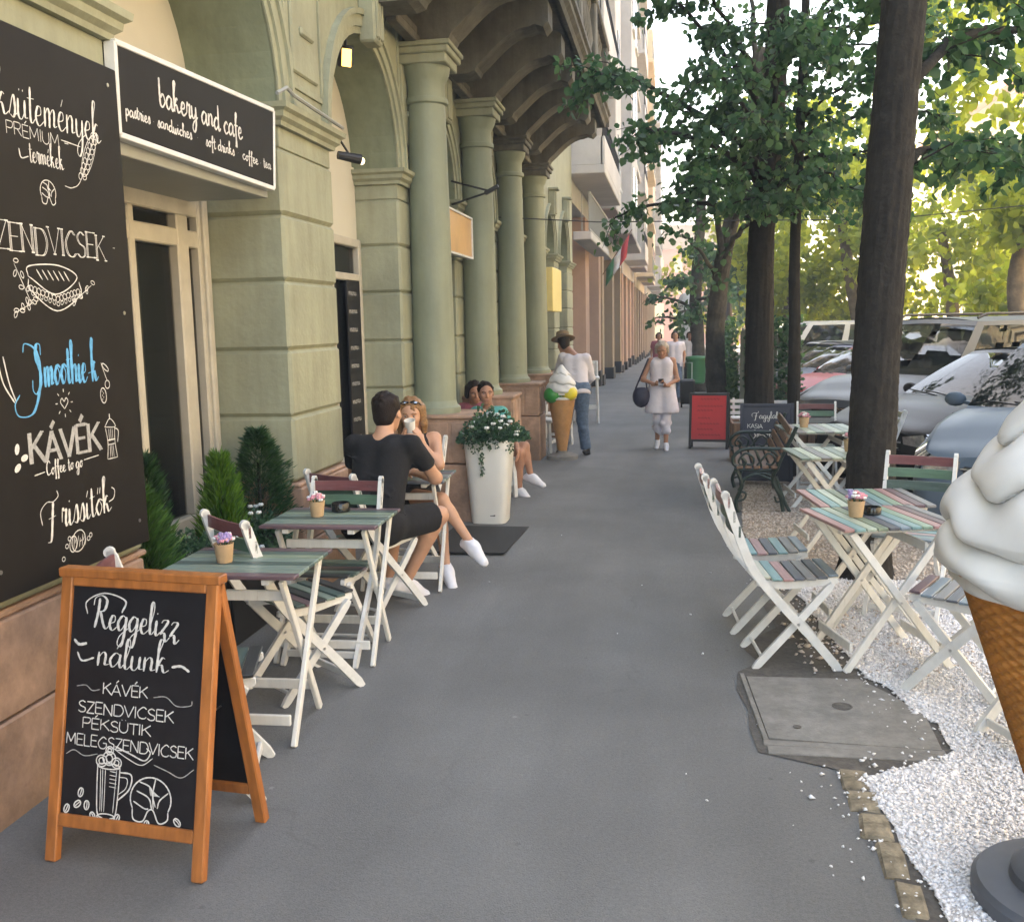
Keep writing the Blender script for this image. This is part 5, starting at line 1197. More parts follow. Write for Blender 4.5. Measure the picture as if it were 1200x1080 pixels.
def bushy(label, loc, r, h, m, n, size=.022, flowers=0, fm='flw', name='flowering_bush'):
    t = thing(name, label, 'shrub', loc); P = []; D = []; S = []
    for _ in range(n):
        v = rng.normal(size=3); v /= np.linalg.norm(v); v[2] = abs(v[2]) * .9 - .15; q = .45 + .55 * rng.random() ** .4; q *= 1 + .2 * sin(4 * math.atan2(v[1], v[0]) + 5 * v[2])
        P.append((v[0] * r * q, v[1] * r * q, .12 * h + v[2] * h * q)); D.append(v + rng.normal(size=3) * .5); S.append(size * (.6 + .8 * rng.random()))
    leaves_obj('foliage', P, D, S, m, t, kind='stuff')
    b = MB()
    for k in range(9):
        a = k * 2 * pi / 9; b.tube([(0, 0, -.05), (.5 * r * cos(a), .5 * r * sin(a), h * .6)], [.006, .002], 4)
    obj('stems', b, M['bark'], t)
    if flowers:
        f = MB()
        for k in range(flowers):
            v = rng.normal(size=3); v /= np.linalg.norm(v); v[2] = abs(v[2]); 
            for q in range(5):
                aa = q * 1.257; f.blob((v[0] * r * 1.02 + .009 * cos(aa), v[1] * r * 1.02 + .009 * sin(aa), .12 * h + v[2] * h * 1.02), (.009, .009, .010), 6)
        obj('flowers', f, M[fm], t, smooth='all')
    return t
# black planter troughs under the shop window with their plants
for lb, y0, y1 in (('black planter trough under the bakery window, nearer the menu board', 3.98, 4.72), ('black planter trough under the bakery window, against the first green pier', 4.78, 5.62)):
    t = thing('planter_trough', lb, 'planter', (-2.50, (y0 + y1) / 2, 0)); L = y1 - y0
    b = MB()
    for sx_ in (-.17, .17): b.box((sx_, 0, .25), (.02, L, .5), ch=.004)
    for sy in (-L / 2 + .01, L / 2 - .01): b.box((0, sy, .25), (.32, .02, .5), ch=.004)
    b.box((0, 0, .02), (.32, L - .04, .03)); obj('box', b, M['black'], t)
    b = MB(); b.box((0, 0, .44), (.318, L - .042, .02)); obj('soil', b, M['darkdirt'], t)
conifer('dark green feathery conifer right beside the menu board', (-2.46, 4.14, .43), .52, .16, M['conifM'], 3400, .5, .07)
conifer('mid green thin conifer behind the feathery one at the menu board', (-2.54, 4.36, .43), .66, .11, M['conifD'], 2200, .45, .06)
conifer('bright lime green pointed conifer in the middle of the planters', (-2.45, 4.98, .43), .58, .115, M['conifB'], 2800, .35, .06)
conifer('tall dark conical conifer against the first green pier', (-2.44, 5.46, .43), .68, .20, M['conifD'], 4200, .8, .05)
bushy('dark bush with tiny white flowers left of the lime conifer', (-2.42, 4.62, .42), .24, .26, M['bush'], 2300, flowers=18)
bushy('blue green bush with white flowers right of the lime conifer', (-2.38, 5.24, .42), .20, .24, M['bush'], 1800, flowers=14)

# the tall white pot by the first column
wp = thing('white_planter', 'tall tapered white planter filled with white flowers', 'planter', (-1.60, 8.42, g(8.42)))
mb = MB(); mb.lathe([(.0, 0), (.150, 0), (.155, .01), (.205, .70), (.212, .73), (.205, .74), (.190, .735), (.185, .68), (0, .68)], 44, cap=False, sq=5); obj('pot', mb, M['potw'], wp, smooth=True)
mb = MB(); mb.box((0.045, -.158, .095), (.045, .004, .045)); obj('maker_mark', mb, M['black'], wp, rot=(-.06, 0, 0) if 0 else (0, 0, 0))
mb = MB()
for dx, dz in ((-.007, .007), (.008, -.006), (.006, .009)): mb.box((.045 + dx, -.1605, .095 + dz), (.007, .002, .007))
obj('mark_print', mb, M['white'], wp)
P = []; D = []; S = []
for _ in range(2600):
    a = rng.random() * 2 * pi; q = math.sqrt(rng.random()); z = .70 + (.20 + .08 * sin(5 * a)) * (1 - q ** 2) * rng.random() ** .5 + .03 + (.06 * rng.random() if rng.random() < .2 else 0); rr = (.30 + .04 * sin(3 * a + 1)) * q
    P.append((rr * cos(a), rr * sin(a), z)); D.append((cos(a) * q + rng.normal() * .4, sin(a) * q + rng.normal() * .4, 1 - q)); S.append(.022 + .02 * rng.random())
for s_ in range(8):
    a = -2.6 + s_ * .30; L = .04 + .07 * rng.random()
    if s_ in (3,): L = .30
    for k in range(int(L * 260)): z = .74 - L * rng.random(); P.append((.23 * cos(a) + rng.normal() * .012, .23 * sin(a) + rng.normal() * .012, z)); D.append(rng.normal(size=3) + np.array((0, 0, -1))); S.append(.022)
leaves_obj('foliage', P, D, S, M['bush'], wp, kind='stuff')
f = MB()
for k in range(46):
    a = rng.random() * 2 * pi; q = rng.random() ** .5; cx, cy, cz = .27 * q * cos(a), .27 * q * sin(a), .76 + .17 * (1 - q ** 2) + .05 * rng.random()
    for w_ in range(5): f.blob((cx + .013 * cos(w_ * 1.257), cy + .013 * sin(w_ * 1.257), cz), (.012, .012, .013), 6)
    f.bar((cx * .7, cy * .7, .72), (cx, cy, cz), .003, .003)
obj('flowers', f, M['flw'], wp, smooth='all')
mb = MB(); mb.add([(-1.86, 7.02, .006), (-1.24, 7.02, .006), (-1.22, 8.15, .006 + g(8.15)), (-1.86, 8.15, .006 + g(8.15)), (-1.86, 7.02, -.002), (-1.24, 7.02, -.002), (-1.22, 8.15, -.002 + g(8.15)), (-1.86, 8.15, -.002 + g(8.15))], [(0, 1, 2, 3), (0, 4, 5, 1), (1, 5, 6, 2), (2, 6, 7, 3), (3, 7, 4, 0)])
tag(obj('door_mat', mb, M['matb']), 'black rubber doormat in front of the tall white planter', 'doormat')

# ------------------------------------------------------------------ iron bench, standing signs, litter bin, fence
bn = thing('iron_bench', 'dark green cast iron bench with brown slats and scrolled arms', 'bench', (.78, 9.0, g(9.0)), radians(-2))
for y in (0, 1.35):
    mb = MB(); T = lambda pts, r=.014: mb.tube([(p[0], y, p[1]) for p in crom(pts, 5)], r, 8)
    T([(-.20, 0), (-.22, .10), (-.17, .25), (-.21, .38), (-.20, .40)], .019); T([(.20, 0), (.17, .15), (.10, .30), (.13, .40)], .019); T([(.26, 0), (.20, .12), (.13, .33)], .016)
    T([(-.19, .28), (-.05, .35), (.10, .30)], .013); T([(-.2, .2), (-.12, .33), (.0, .36), (.1, .33), (.16, .2)], .011)
    T([(-.24, .40), (0, .385), (.14, .40)], .018); T([(.13, .38), (.18, .52), (.25, .66), (.30, .78)], .018)
    T([(.20, .58), (.0, .585), (-.16, .575), (-.245, .51), (-.24, .44), (-.18, .42), (-.14, .46), (-.17, .50)], .016)
    T([(-.16, .41), (-.20, .47), (-.14, .54), (-.07, .50), (-.08, .44), (-.13, .44)], .010); T([(-.05, .41), (.0, .48), (.06, .54), (.12, .50), (.09, .44), (.04, .45)], .010); T([(-.06, .57), (-.02, .50), (.0, .42)], .010)
    T([(.16, .50), (.10, .56), (.05, .57)], .010); T([(-.21, .10), (-.15, .12), (-.13, .17), (-.17, .19)], .010); T([(.2, .12), (.14, .1), (.12, .15)], .009)
    obj('end_frame', mb, M['iron'], bn, smooth=True)
for k in range(5):
    mb = MB(); mb.box((0, 0, 0), (.055, 1.46, .022), ch=.005); obj('seat_slat', mb, M['brownw'], bn, loc=(-.19 + k * .075, .675, .418))
for k in range(4):
    mb = MB(); mb.box((0, 0, 0), (.022, 1.46, .062), ch=.005); obj('back_slat', mb, M['brownw'], bn, loc=(.145 + k * .032, .675, .50 + k * .082), rot=(0, .36, 0))
def a_board(name, label, loc, rz, W, H, fm, pm, foot=.08, spread=.16, post=False):
    t = thing(name, label, 'standing sign', loc, rz)
    for sg in (-1, 1):
        Mx = Matrix.Translation((0, sg * spread, 0)) @ Matrix.Rotation(math.atan2(spread, H) * sg, 4, 'X')
        for nm, c_, d in (('stile', (-W / 2, 0, H / 2), (.035, .028, H)), ('stile', (W / 2, 0, H / 2), (.035, .028, H)), ('top_rail', (0, 0, H - .02), (W - .036, .028, .035)), ('bottom_rail', (0, 0, foot + .02), (W - .036, .028, .035)), ('panel', (0, 0, (H + foot) / 2), (W - .034, .012, H - foot - .04))):
            b = MB(); b.box(c_, d, ch=.003); b.v = [tuple(Mx @ Vector(v)) for v in b.v]; o = obj(nm, b, pm if nm == 'panel' else fm, t)
        if sg < 0: MF = Mx
    return t, MF
rb, MF = a_board('red_sign', 'red standing menu board in a dark frame by the row of trees', (.50, 14.25, g(14.2)), radians(-8), .52, .80, M['black'], M['red'], .10, .12)
pr_ = Pen(lambda u, v, h: tuple(MF @ Vector((u, -.008 - h, v))))
for k, (tx, w_) in enumerate((('AJANLAT', .22), ('NAPI MENU', .0), ('LEVES', .0), ('FRISS', .16))):
    pass
for z, u0, u1 in ((.70, -.12, .14), (.60, -.16, .18), (.54, -.16, .05), (.43, -.15, .0), (.35, -.12, .12), (.27, -.16, .06), (.19, -.14, .15)):
    x = u0
    while x < u1: pr_.curve([(x, z), (x + .012, z + .022), (x + .024, z), (x + .034, z + .018)], .005); x += .045
pr_.emit(M['redtxt'], rb, 'scribble')
nb, MF2 = a_board('menu_stand', 'dark blue chalk menu board standing beyond the iron bench', (.98, 10.75, g(10.75)), radians(-4), .52, .88, M['slate'], M['slate'], .05, .12)
pn = Pen(lambda u, v, h: tuple(MF2 @ Vector((u, -.008 - h, v))))
pn.word('Fagylalt', -.13, .72, .034, length=.27, w=(.10, .25)); pn.word('KASIA', -.20, .615, .045, length=.16, kind='b', w=(.12, .12)); pn.word('SALATA', .0, .615, .04, length=.19, kind='b', w=(.1, .1)) if False else None
pn.word('Smoothie', -.15, .52, .036, length=.26, w=(.10, .25)); pn.curve([(-.1, .42), (0, .43), (.1, .41)], .006)
pn.emit(M['chalk'], nb, 'swash')
bi = thing('litter_bin', 'green plastic litter bin on a post by the far trees', 'litter bin', (.60, 27.5, g(27.5)))
mb = MB(); mb.lathe([(.0, .30), (.20, .30), (.24, .34), (.27, .95), (.29, .96), (.29, 1.02), (.26, 1.05), (0, 1.07)], 20, cap=False); obj('body', mb, M['bin'], bi, smooth=True)
mb = MB(); mb.tube([(.3, 0, 0), (.3, 0, 1.15)], .03); obj('post', mb, M['steel'], bi)
fe = thing('board_fence', 'weathered vertical board fence grown over with creeper beyond the red sign', 'fence', (1.15, 18.5, g(18.5)))
for k in range(14):
    mb = MB(); mb.box((0, 0, .85), (.03, .30, 1.7 + rng.normal() * .03), ch=.004); obj('plank', mb, M['fence'], fe, loc=(k * .02, -1.6 + k * .315, 0))
for k in range(6):
    mb = MB(); mb.box((0, 0, .85), (.14, .03, 1.65 + rng.normal() * .03), ch=.004); obj('plank', mb, M['fence'], fe, loc=(k * .15, -1.8, 0))
P = []; D = []; S = []
for _ in range(2200):
    x = rng.random() * .9; z = rng.random() ** .7 * 1.9
    if rng.random() < .5: P.append((x, -1.86 - .1 * rng.random(), z))
    else: P.append((-.06 - .1 * rng.random(), -1.6 + rng.random() * 4.2, z * (1 if rng.random() < .5 else .5)))
    D.append(rng.normal(size=3)); S.append(.06 + .04 * rng.random())
leaves_obj('creeper', P, D, S, M['leafA'], fe, kind='stuff')
# planter boxes round the next trees and a low white railing of the next terrace
for lb, x, y in (('brown slatted planter box at the foot of the second tree', 1.05, 12.9), ('brown slatted planter box by the parked red car', 1.75, 12.9)):
    t = thing('wooden_planter', lb, 'planter', (x, y, g(y)))
    for k in range(6):
        for sy, ww in ((-.25, 1), (.25, 1)):
            b = MB(); b.box((0, 0, .25), (.09, .025, .5), ch=.004); obj('plank', b, M['planterw'], t, loc=(-.25 + k * .1, sy, 0))
    for k in range(5):
        for sx_ in (-.31, .31):
            b = MB(); b.box((0, 0, .25), (.025, .09, .5), ch=.004); obj('plank', b, M['planterw'], t, loc=(sx_, -.2 + k * .1, 0))
    b = MB(); b.box((0, 0, .46), (.58, .46, .02)); obj('soil', b, M['darkdirt'], t)
for lb, x, y in (('white slatted bench back seen between the red sign and the second tree', 1.13, 14.6), ('white slatted bench back seen between the second and third trees', 1.62, 14.3)):
    t = thing('slatted_bench', lb, 'bench', (x, y, g(y)), 0)
    for k in range(4):
        b = MB(); b.box((0, 0, 0), (.62, .02, .05), ch=.004); obj('back_slat', b, M['white'], t, loc=(0, .12 + .02 * k, .38 + k * .085))
    for k in range(4):
        b = MB(); b.box((0, 0, 0), (.62, .06, .02), ch=.004); obj('seat_slat', b, M['white'], t, loc=(0, -.2 + .08 * k, .42))
    for sx_ in (-.26, .26):
        b = MB(); b.bar((sx_, .08, 0), (sx_, .22, .68), .04, .03, up=(1, 0, 0)); b.bar((sx_, -.2, 0), (sx_, -.18, .41), .04, .03, up=(1, 0, 0)); b.bar((sx_, -.22, .40), (sx_, .14, .40), .03, .03, up=(1, 0, 0)); obj('frame', b, M['white'], t)
# white bar stools outside the salmon shop, chairs by the small cone
def stool(label, loc, rz=0, h=.85, back=True):
    t = thing('white_stool', label, 'stool', loc, rz, 'white wooden stools and chairs outside the far shops')
    for sx_ in (-.2, .2):
        for sy in (-.2, .2):
            b = MB(); b.bar((sx_, sy, 0), (sx_ * .9, sy * .9, h * (1.35 if back and sy > 0 else .98)), .045, .04); obj('leg', b, M['white'], t)
    b = MB(); b.box((0, 0, h), (.46, .46, .04), ch=.008); obj('seat', b, M['white'], t)
    b = MB()
    for sy in (-.2, .2): b.box((0, sy, h * .35), (.38, .025, .04))
    for sx_ in (-.2, .2): b.box((sx_, 0, h * .35), (.025, .38, .04))
    obj('stretcher', b, M['white'], t)
    if back:
        for k in range(4): b = MB(); b.box((-.13 + k * .087, .19, h * 1.18), (.025, .02, h * .30)); obj('back_slat', b, M['white'], t)
        b = MB(); b.box((0, .19, h * 1.34), (.42, .03, .05)); obj('back_rail', b, M['white'], t)
    return t
stool('white bar stool nearest the street outside the salmon shop', (-1.62, 18.6, g(18.6)), .1)
stool('white bar stool beside the street side one, against the wall', (-2.08, 19.2, g(19.2)), -.2)
stool('white chair in the shade behind the small ice cream cone', (-1.86, 13.7, g(13.7)), 1.4, .46)
stool('white chair between the man in the hat and the last column', (-1.75, 14.9, g(14.9)), 1.7, .46)
stool('white chair under the woman in the teal top', (-1.80, 9.95, g(10)), 1.6, .40)

# parasol-like white column and street furniture far away
wc = thing('advertising_column', 'white advertising column standing far down the pavement', 'advertising column', (.55, 36, g(36)))
mb = MB(); mb.lathe([(.0, 0), (.45, 0), (.45, .2), (.38, .22), (.40, 2.0), (.42, 2.9), (.3, 3.1), (0, 3.15)], 24, cap=False); obj('body', mb, M['white'], wc, smooth=True)
mb = MB(); mb.lathe([(.47, 0), (.47, .22), (.3, .23)], 24); obj('plinth', mb, M['dark'], wc)
ps_ = thing('parking_sign', 'blue parking sign on a steel pole across the street', 'road sign', (5.35, 29.5, g(29)))
mb = MB(); mb.tube([(0, 0, 0), (0, 0, 2.3)], .03); obj('pole', mb, M['steel'], ps_)
mb = MB(); mb.box((0, -.04, 2.0), (.42, .02, .42), ch=.004); obj('plate', mb, mat('sign_blue', (.02, .10, .42), .4), ps_)
pp = Pen(lambda u, v, h: (u, -.051 - h, v)); pp.word('P', -.1, 1.86, .28, kind='b', w=(.18, .18)); pp.emit(M['white'], ps_)
# ------------------------------------------------------------------ trees
def tree(label, pts, r0, r1, limbs, m_bark, m_leaf, nleaf, lsize, crown=None, name='street_tree', group='street trees', twigs=5, cloud=None, lr=1.0):
    """pts trunk polyline (world), limbs: list of (t along trunk, end point, droop)"""
    b0 = Vector(pts[0]); t = thing(name, label, 'tree', tuple(b0), 0, group)
    P = [np.array(p) for p in crom(pts, 8)]; n = len(P)
    rad = [r0 + (r1 - r0) * (i / (n - 1)) ** .8 for i in range(n)]; rad[0] *= 1.25; rad[1] *= 1.1
    NB = 56 if group == 'street trees' and pts[0][1] < 20 else 18
    P = [np.array(p) for p in crom(pts, 26 if NB == 56 else 8)]; n = len(P); rad = [(r0 + (r1 - r0) * (i / (n - 1)) ** .8) * (1 + .45 * math.exp(-i / (n * .018))) for i in range(n)]
    b = MB(); b.tube([Vector(p) - b0 for p in P], rad, NB, up=(1, 0, 0)); nA = rng.normal(size=NB); nB = rng.normal(size=NB); ph_ = rng.random() * 6
    # bark: knobbly radial noise
    vs = []
    for i, v in enumerate(b.v):
        k = i // NB; jj = i % NB; c = Vector(P[min(k, n - 1)]) - b0; d = Vector(v) - c; q = 1 + (.035 * sin(jj * 2.24 + 1.4 * sin(k * .21 + jj * .4)) + .022 * nA[jj] * sin(k * .13 + jj) + .02 * rng.normal() + .03 * sin(k * .09 + ph_ + jj * 2 * pi / NB)) * (1 if NB == 56 else .8); vs.append(tuple(c + d * q))
    b.v = vs; obj('trunk', b, m_bark, t, smooth='all')
    LP, LD, LS = [], [], []
    lb = MB()
    def leaves_along(Q, dens, spread):
        for a, c in zip(Q[:-1], Q[1:]):
            L = np.linalg.norm(c - a)
            for _ in range(max(1, int(L * dens))):
                u = rng.random(); p = a + (c - a) * u + rng.normal(size=3) * spread; LP.append(p - np.array(b0)); d = (c - a) / (L + 1e-6) * .6 + rng.normal(size=3) * .55 + np.array((0, 0, -.55)); LD.append(d); LS.append(lsize * (.65 + .6 * rng.random()))
    for li, (tt, end, droop) in enumerate(limbs):
        s = P[int(tt * (n - 1))]; e_ = np.array(end); L = np.linalg.norm(e_ - s)
        mid = (s + e_) / 2 + np.array((0, 0, L * droop)); Q = crom([s, s * .7 + mid * .3 + np.array((0, 0, .06 * L)), mid, e_ * .75 + mid * .25 + np.array((0, 0, .03 * L)), e_], 5); Q = [q + rng.normal(size=3) * .02 * L * .3 for q in Q]
        rl = r1 * .75 * lr * (L / 3) ** .5; nq = len(Q); lb.tube([Vector(q) - b0 for q in Q], [max(.006, rl * (1 - i / nq) ** .9) for i in range(nq)], 7)
        for w in range(int(twigs * L)):
            u = .18 + .82 * rng.random(); i = min(nq - 2, int(u * (nq - 1))); o_ = Q[i]; dr = Q[i + 1] - Q[i]; dr /= np.linalg.norm(dr) + 1e-9
            sd_ = np.cross(dr, (0, 0, 1)) * rng.choice((-1, 1)); tw = dr * .6 + sd_ * (.5 + rng.random()) + np.array((0, 0, rng.normal() * .3 - .15)); tw /= np.linalg.norm(tw); ln = (.35 + .45 * rng.random()) * min(1.2, .35 + L * .22) * (1.15 - u * .5)
            R = [o_, o_ + tw * ln * .5, o_ + tw * ln + np.array((0, 0, -.22 * ln))]; lb.tube([Vector(q) - b0 for q in R], [.008, .005, .002], 4, cap=False)
            leaves_along(R, nleaf, lsize * .55)
        leaves_along(Q[nq // 2:], nleaf, lsize * .7)
    if lb.v: obj('limbs', lb, m_bark, t, smooth='all')
    if cloud:
        for (cx, cy, cz, rx, ry, rz_, cnt) in cloud:
            sub = rng.normal(size=(max(3, cnt // 70), 3)); sub /= np.linalg.norm(sub, axis=1, keepdims=True); sub *= rng.random((len(sub), 1)) ** .4
            for _ in range(cnt):
                s_ = sub[rng.integers(len(sub))]; p = np.array((cx, cy, cz)) + (s_ + rng.normal(size=3) * .13) * np.array((rx, ry, rz_)); LP.append(p - np.array(b0)); LD.append(rng.normal(size=3) + np.array((0, 0, -.6))); LS.append(lsize * (.65 + .6 * rng.random()))
    if LP: leaves_obj('crown', LP, LD, LS, m_leaf, t, kind='stuff')
    return t
def rl(c, r, n, zlo=None):            # random limb ends round a centre
    out = []
    for _ in range(n):
        v = rng.normal(size=3); v /= np.linalg.norm(v); out.append((.45 + .5 * rng.random(), (c[0] + v[0] * r[0], c[1] + v[1] * r[1], c[2] + abs(v[2]) * r[2]), .10))
    return out
# 1: the big near trunk
tree('big dark straight trunk rising behind the rainbow tables', [(1.24, 6.62, g(6.6) - .05), (1.27, 6.6, .8), (1.28, 6.58, 1.7), (1.315, 6.56, 2.7), (1.37, 6.55, 3.7), (1.42, 6.55, 5.2), (1.5, 6.5, 7.5)], .155, .115,
     [(.46, (3.0, 9.0, 2.75), .10), (.55, (3.9, 9.6, 3.7), .10), (.6, (3.4, 10.5, 4.6), .1), (.66, (4.4, 10.5, 5.2), .1), (.72, (-.3, 5.9, 6.0), .08), (.72, (3.2, 6.0, 6.2), .1), (.8, (1.0, 4.6, 7.0), .1), (.8, (2.0, 8.6, 6.8), .1), (.9, (-.6, 7.6, 7.2), .1), (.9, (3.4, 7.6, 7.4), .1), (.95, (1.4, 6, 8.4), .1)], M['bark'], M['leafA'], 70, .074, twigs=7, lr=.42, cloud=[(4.6, 8.6, 6.3, 2.2, 2.5, 1.5, 2400), (5.6, 12.5, 7.0, 2.5, 2.6, 1.8, 2600), (3.9, 15.0, 7.2, 2.2, 2.4, 1.5, 1800)])  # leaf clouds added above the view to dim sky reflections on the cars
# 2: second trunk, its low boughs hang over the pavement
tree('dark trunk behind the blue menu stand with boughs over the pavement', [(1.02, 12.0, g(12) - .05), (1.0, 12.0, 1.4), (.99, 12.0, 2.4), (1.04, 12.0, 3.2), (1.12, 12.0, 4.3), (1.15, 12, 6.0), (1.1, 12, 7.5)], .175, .11,
     [(.40, (-.72, 11.0, 2.75), .14), (.47, (-.35, 9.9, 3.45), .12), (.50, (-.75, 9.6, 3.95), .10), (.42, (.25, 9.9, 2.95), .12), (.52, (.3, 9.6, 3.9), .12), (.6, (-.2, 10.4, 4.9), .10), (.44, (1.5, 9.8, 2.95), .12),
      (.5, (2.2, 10.6, 3.2), .12), (.55, (1.0, 9.6, 4.2), .12), (.55, (2.8, 11.5, 3.8), .12), (.62, (.1, 10.2, 5.0), .1), (.66, (1.8, 10.0, 4.9), .1), (.7, (2.8, 12.6, 5.0), .1), (.5, (.2, 13.3, 3.6), .14),
      (.75, (.2, 11, 6.2), .1), (.8, (1.2, 9.8, 6.4), .1), (.85, (2.6, 11, 6.8), .1), (.9, (0, 13, 7.4), .1), (.95, (1.2, 12, 8.2), .1)], M['bark'], M['leafA'], 62, .080, twigs=6, lr=.6)
# 3: slim young tree
tree('slim young tree trunk at the right end of the blue menu stand', [(1.32, 11.35, g(11.3) - .05), (1.315, 11.3, 1.4), (1.30, 11.3, 2.4), (1.33, 11.3, 3.7), (1.36, 11.3, 5.0), (1.4, 11.3, 6.2)], .075, .035,
     [(.45, (.5, 10.0, 2.75), .12), (.48, (1.9, 9.9, 2.75), .12), (.52, (2.7, 10.4, 3.2), .12), (.55, (.6, 9.7, 3.5), .12), (.6, (2.2, 9.7, 3.8), .12), (.66, (1.4, 9.6, 4.4), .1), (.7, (3.0, 11.2, 4.3), .1), (.75, (.3, 10.6, 4.5), .1), (.85, (2.1, 10.6, 5.2), .1), (.95, (1.3, 11.0, 6.4), .1)], M['bark'], M['leafA'], 60, .080, twigs=6)
# 4-5 and further
tree('mottled trunk leaning over beside the board fence', [(.85, 19.0, g(19) - .05), (.76, 19.0, 1.2), (.82, 19, 2.2), (.98, 19, 3.2), (1.3, 19, 4.6), (1.5, 19, 6.5)], .20, .11,
     [(.42, (.1, 18.2, 3.2), .12), (.5, (.4, 17, 4.4), .12), (.5, (1.8, 17.2, 3.6), .12), (.6, (2.4, 17.6, 4.8), .12), (.7, (.8, 17, 5.8), .1), (.8, (2.8, 19, 6.4), .1), (.95, (1.2, 18.4, 8), .1)], M['bark3'], M['leafA'], 34, .12, twigs=4)
tree('dark narrow trunk behind the green litter bin', [(.72, 29, g(29) - .05), (.66, 29, 1.2), (.6, 29, 2.4), (.7, 29, 4.0), (.8, 29, 6.0)], .24, .12,
     [(.3, (-.6, 28, 1.7), .12), (.35, (.1, 27.5, 1.8), .12), (.4, (-.6, 28, 2.3), .12), (.45, (1.6, 28, 2.2), .12), (.5, (.1, 27, 2.7), .12), (.6, (1.4, 28.4, 3.0), .12), (.7, (.5, 27.4, 3.4), .1)], M['bark3'], M['leafA'], 26, .15, twigs=4)
for i, (x, y) in enumerate(((2.0, 42), (3.0, 58), (4.2, 78))):
    tree(['street tree in the row past the advertising column', 'street tree in the row, last but one down the pavement', 'street tree in the row, furthest down the pavement'][i], [(x, y, g(y)), (x, y, 2.4), (x + .2, y, 6)], .22, .1, rl((x + .6, y, 2.4 + g(y) * .5), (2.0, 2.4, 3.2), 12), M['bark'], M['leafA'], 9, .34, twigs=3)
# sunlit trees across the street
sun_t = [('sunlit leaning tree across the street, right of the big trunk', [(8.1, 24, g(24)), (7.85, 24, 1.0), (7.6, 24, 2.4), (7.9, 24, 4.2), (8.4, 24, 6.4)], [(7.4, 24, 4.6, 2.3, 2.0, 1.6, 1500), (6.2, 24, 7.4, 2.0, 2.0, 1.8, 900), (8.9, 26, 2.5, 2.4, 1.4, 1.2, 1500), (9.6, 25, 4.4, 1.6, 1.6, 1.0, 500)]),
         ('sunlit tree across the street seen between the slim and big trunks', [(6.6, 35, g(35)), (6.0, 35, 2.2), (5.6, 35, 4.4), (5.4, 35, 6)], [(5.2, 35, 5.2, 2.6, 2.4, 2.2, 1900), (7.6, 36, 6.0, 2.8, 2.4, 2.0, 1200), (6.9, 37, 2.6, 2.8, 1.4, 1.6, 1600)]),
         ('sunlit tree across the street left of the slim trunk', [(4.3, 38, g(38)), (4.2, 38, 2.2), (4.3, 38, 5)], [(3.9, 38, 4.2, 2.0, 2.0, 2.8, 2800), (5.0, 38, 8, 2.6, 2.4, 2.4, 1600), (4.6, 40, 2.2, 1.8, 1.4, 1.8, 1300)]),
         ('sunlit bushy tree across the street at the right edge', [(12.2, 27, g(27)), (12.0, 27, 1.6), (12.2, 27, 3)], [(11.5, 27, 2.6, 3.0, 2.2, 1.7, 2400), (12.6, 27, 4.0, 2.0, 2.0, 1.4, 1200)]),
         ('pale sunlit tree far across the street with two stems', [(8.8, 33, g(33)), (8.6, 33, 2.0), (8.2, 33, 4.2)], [(9.2, 33, 4.2, 2.4, 2.2, 2.0, 1700), (10.6, 33, 5.2, 2.2, 2.2, 1.6, 800), (10.4, 34.5, 2.4, 2.8, 1.4, 1.5, 1700)]),
         ('far sunlit tree rising over the parked cars near the street end', [(3.4, 62, g(62)), (3.3, 62, 3), (3.4, 62, 6)], [(3.0, 62, 4.5, 3.4, 3, 4.2, 2200)])]
for lb, pts, cl in sun_t:
    tree(lb, pts, .26, .13, [], M['bark2'], M['leafB'], 0, .24 if pts[0][1] < 50 else .34, cloud=cl, group='trees across the street')
M['eyew'] = mat('eye_white', (.36, .33, .31), .3)
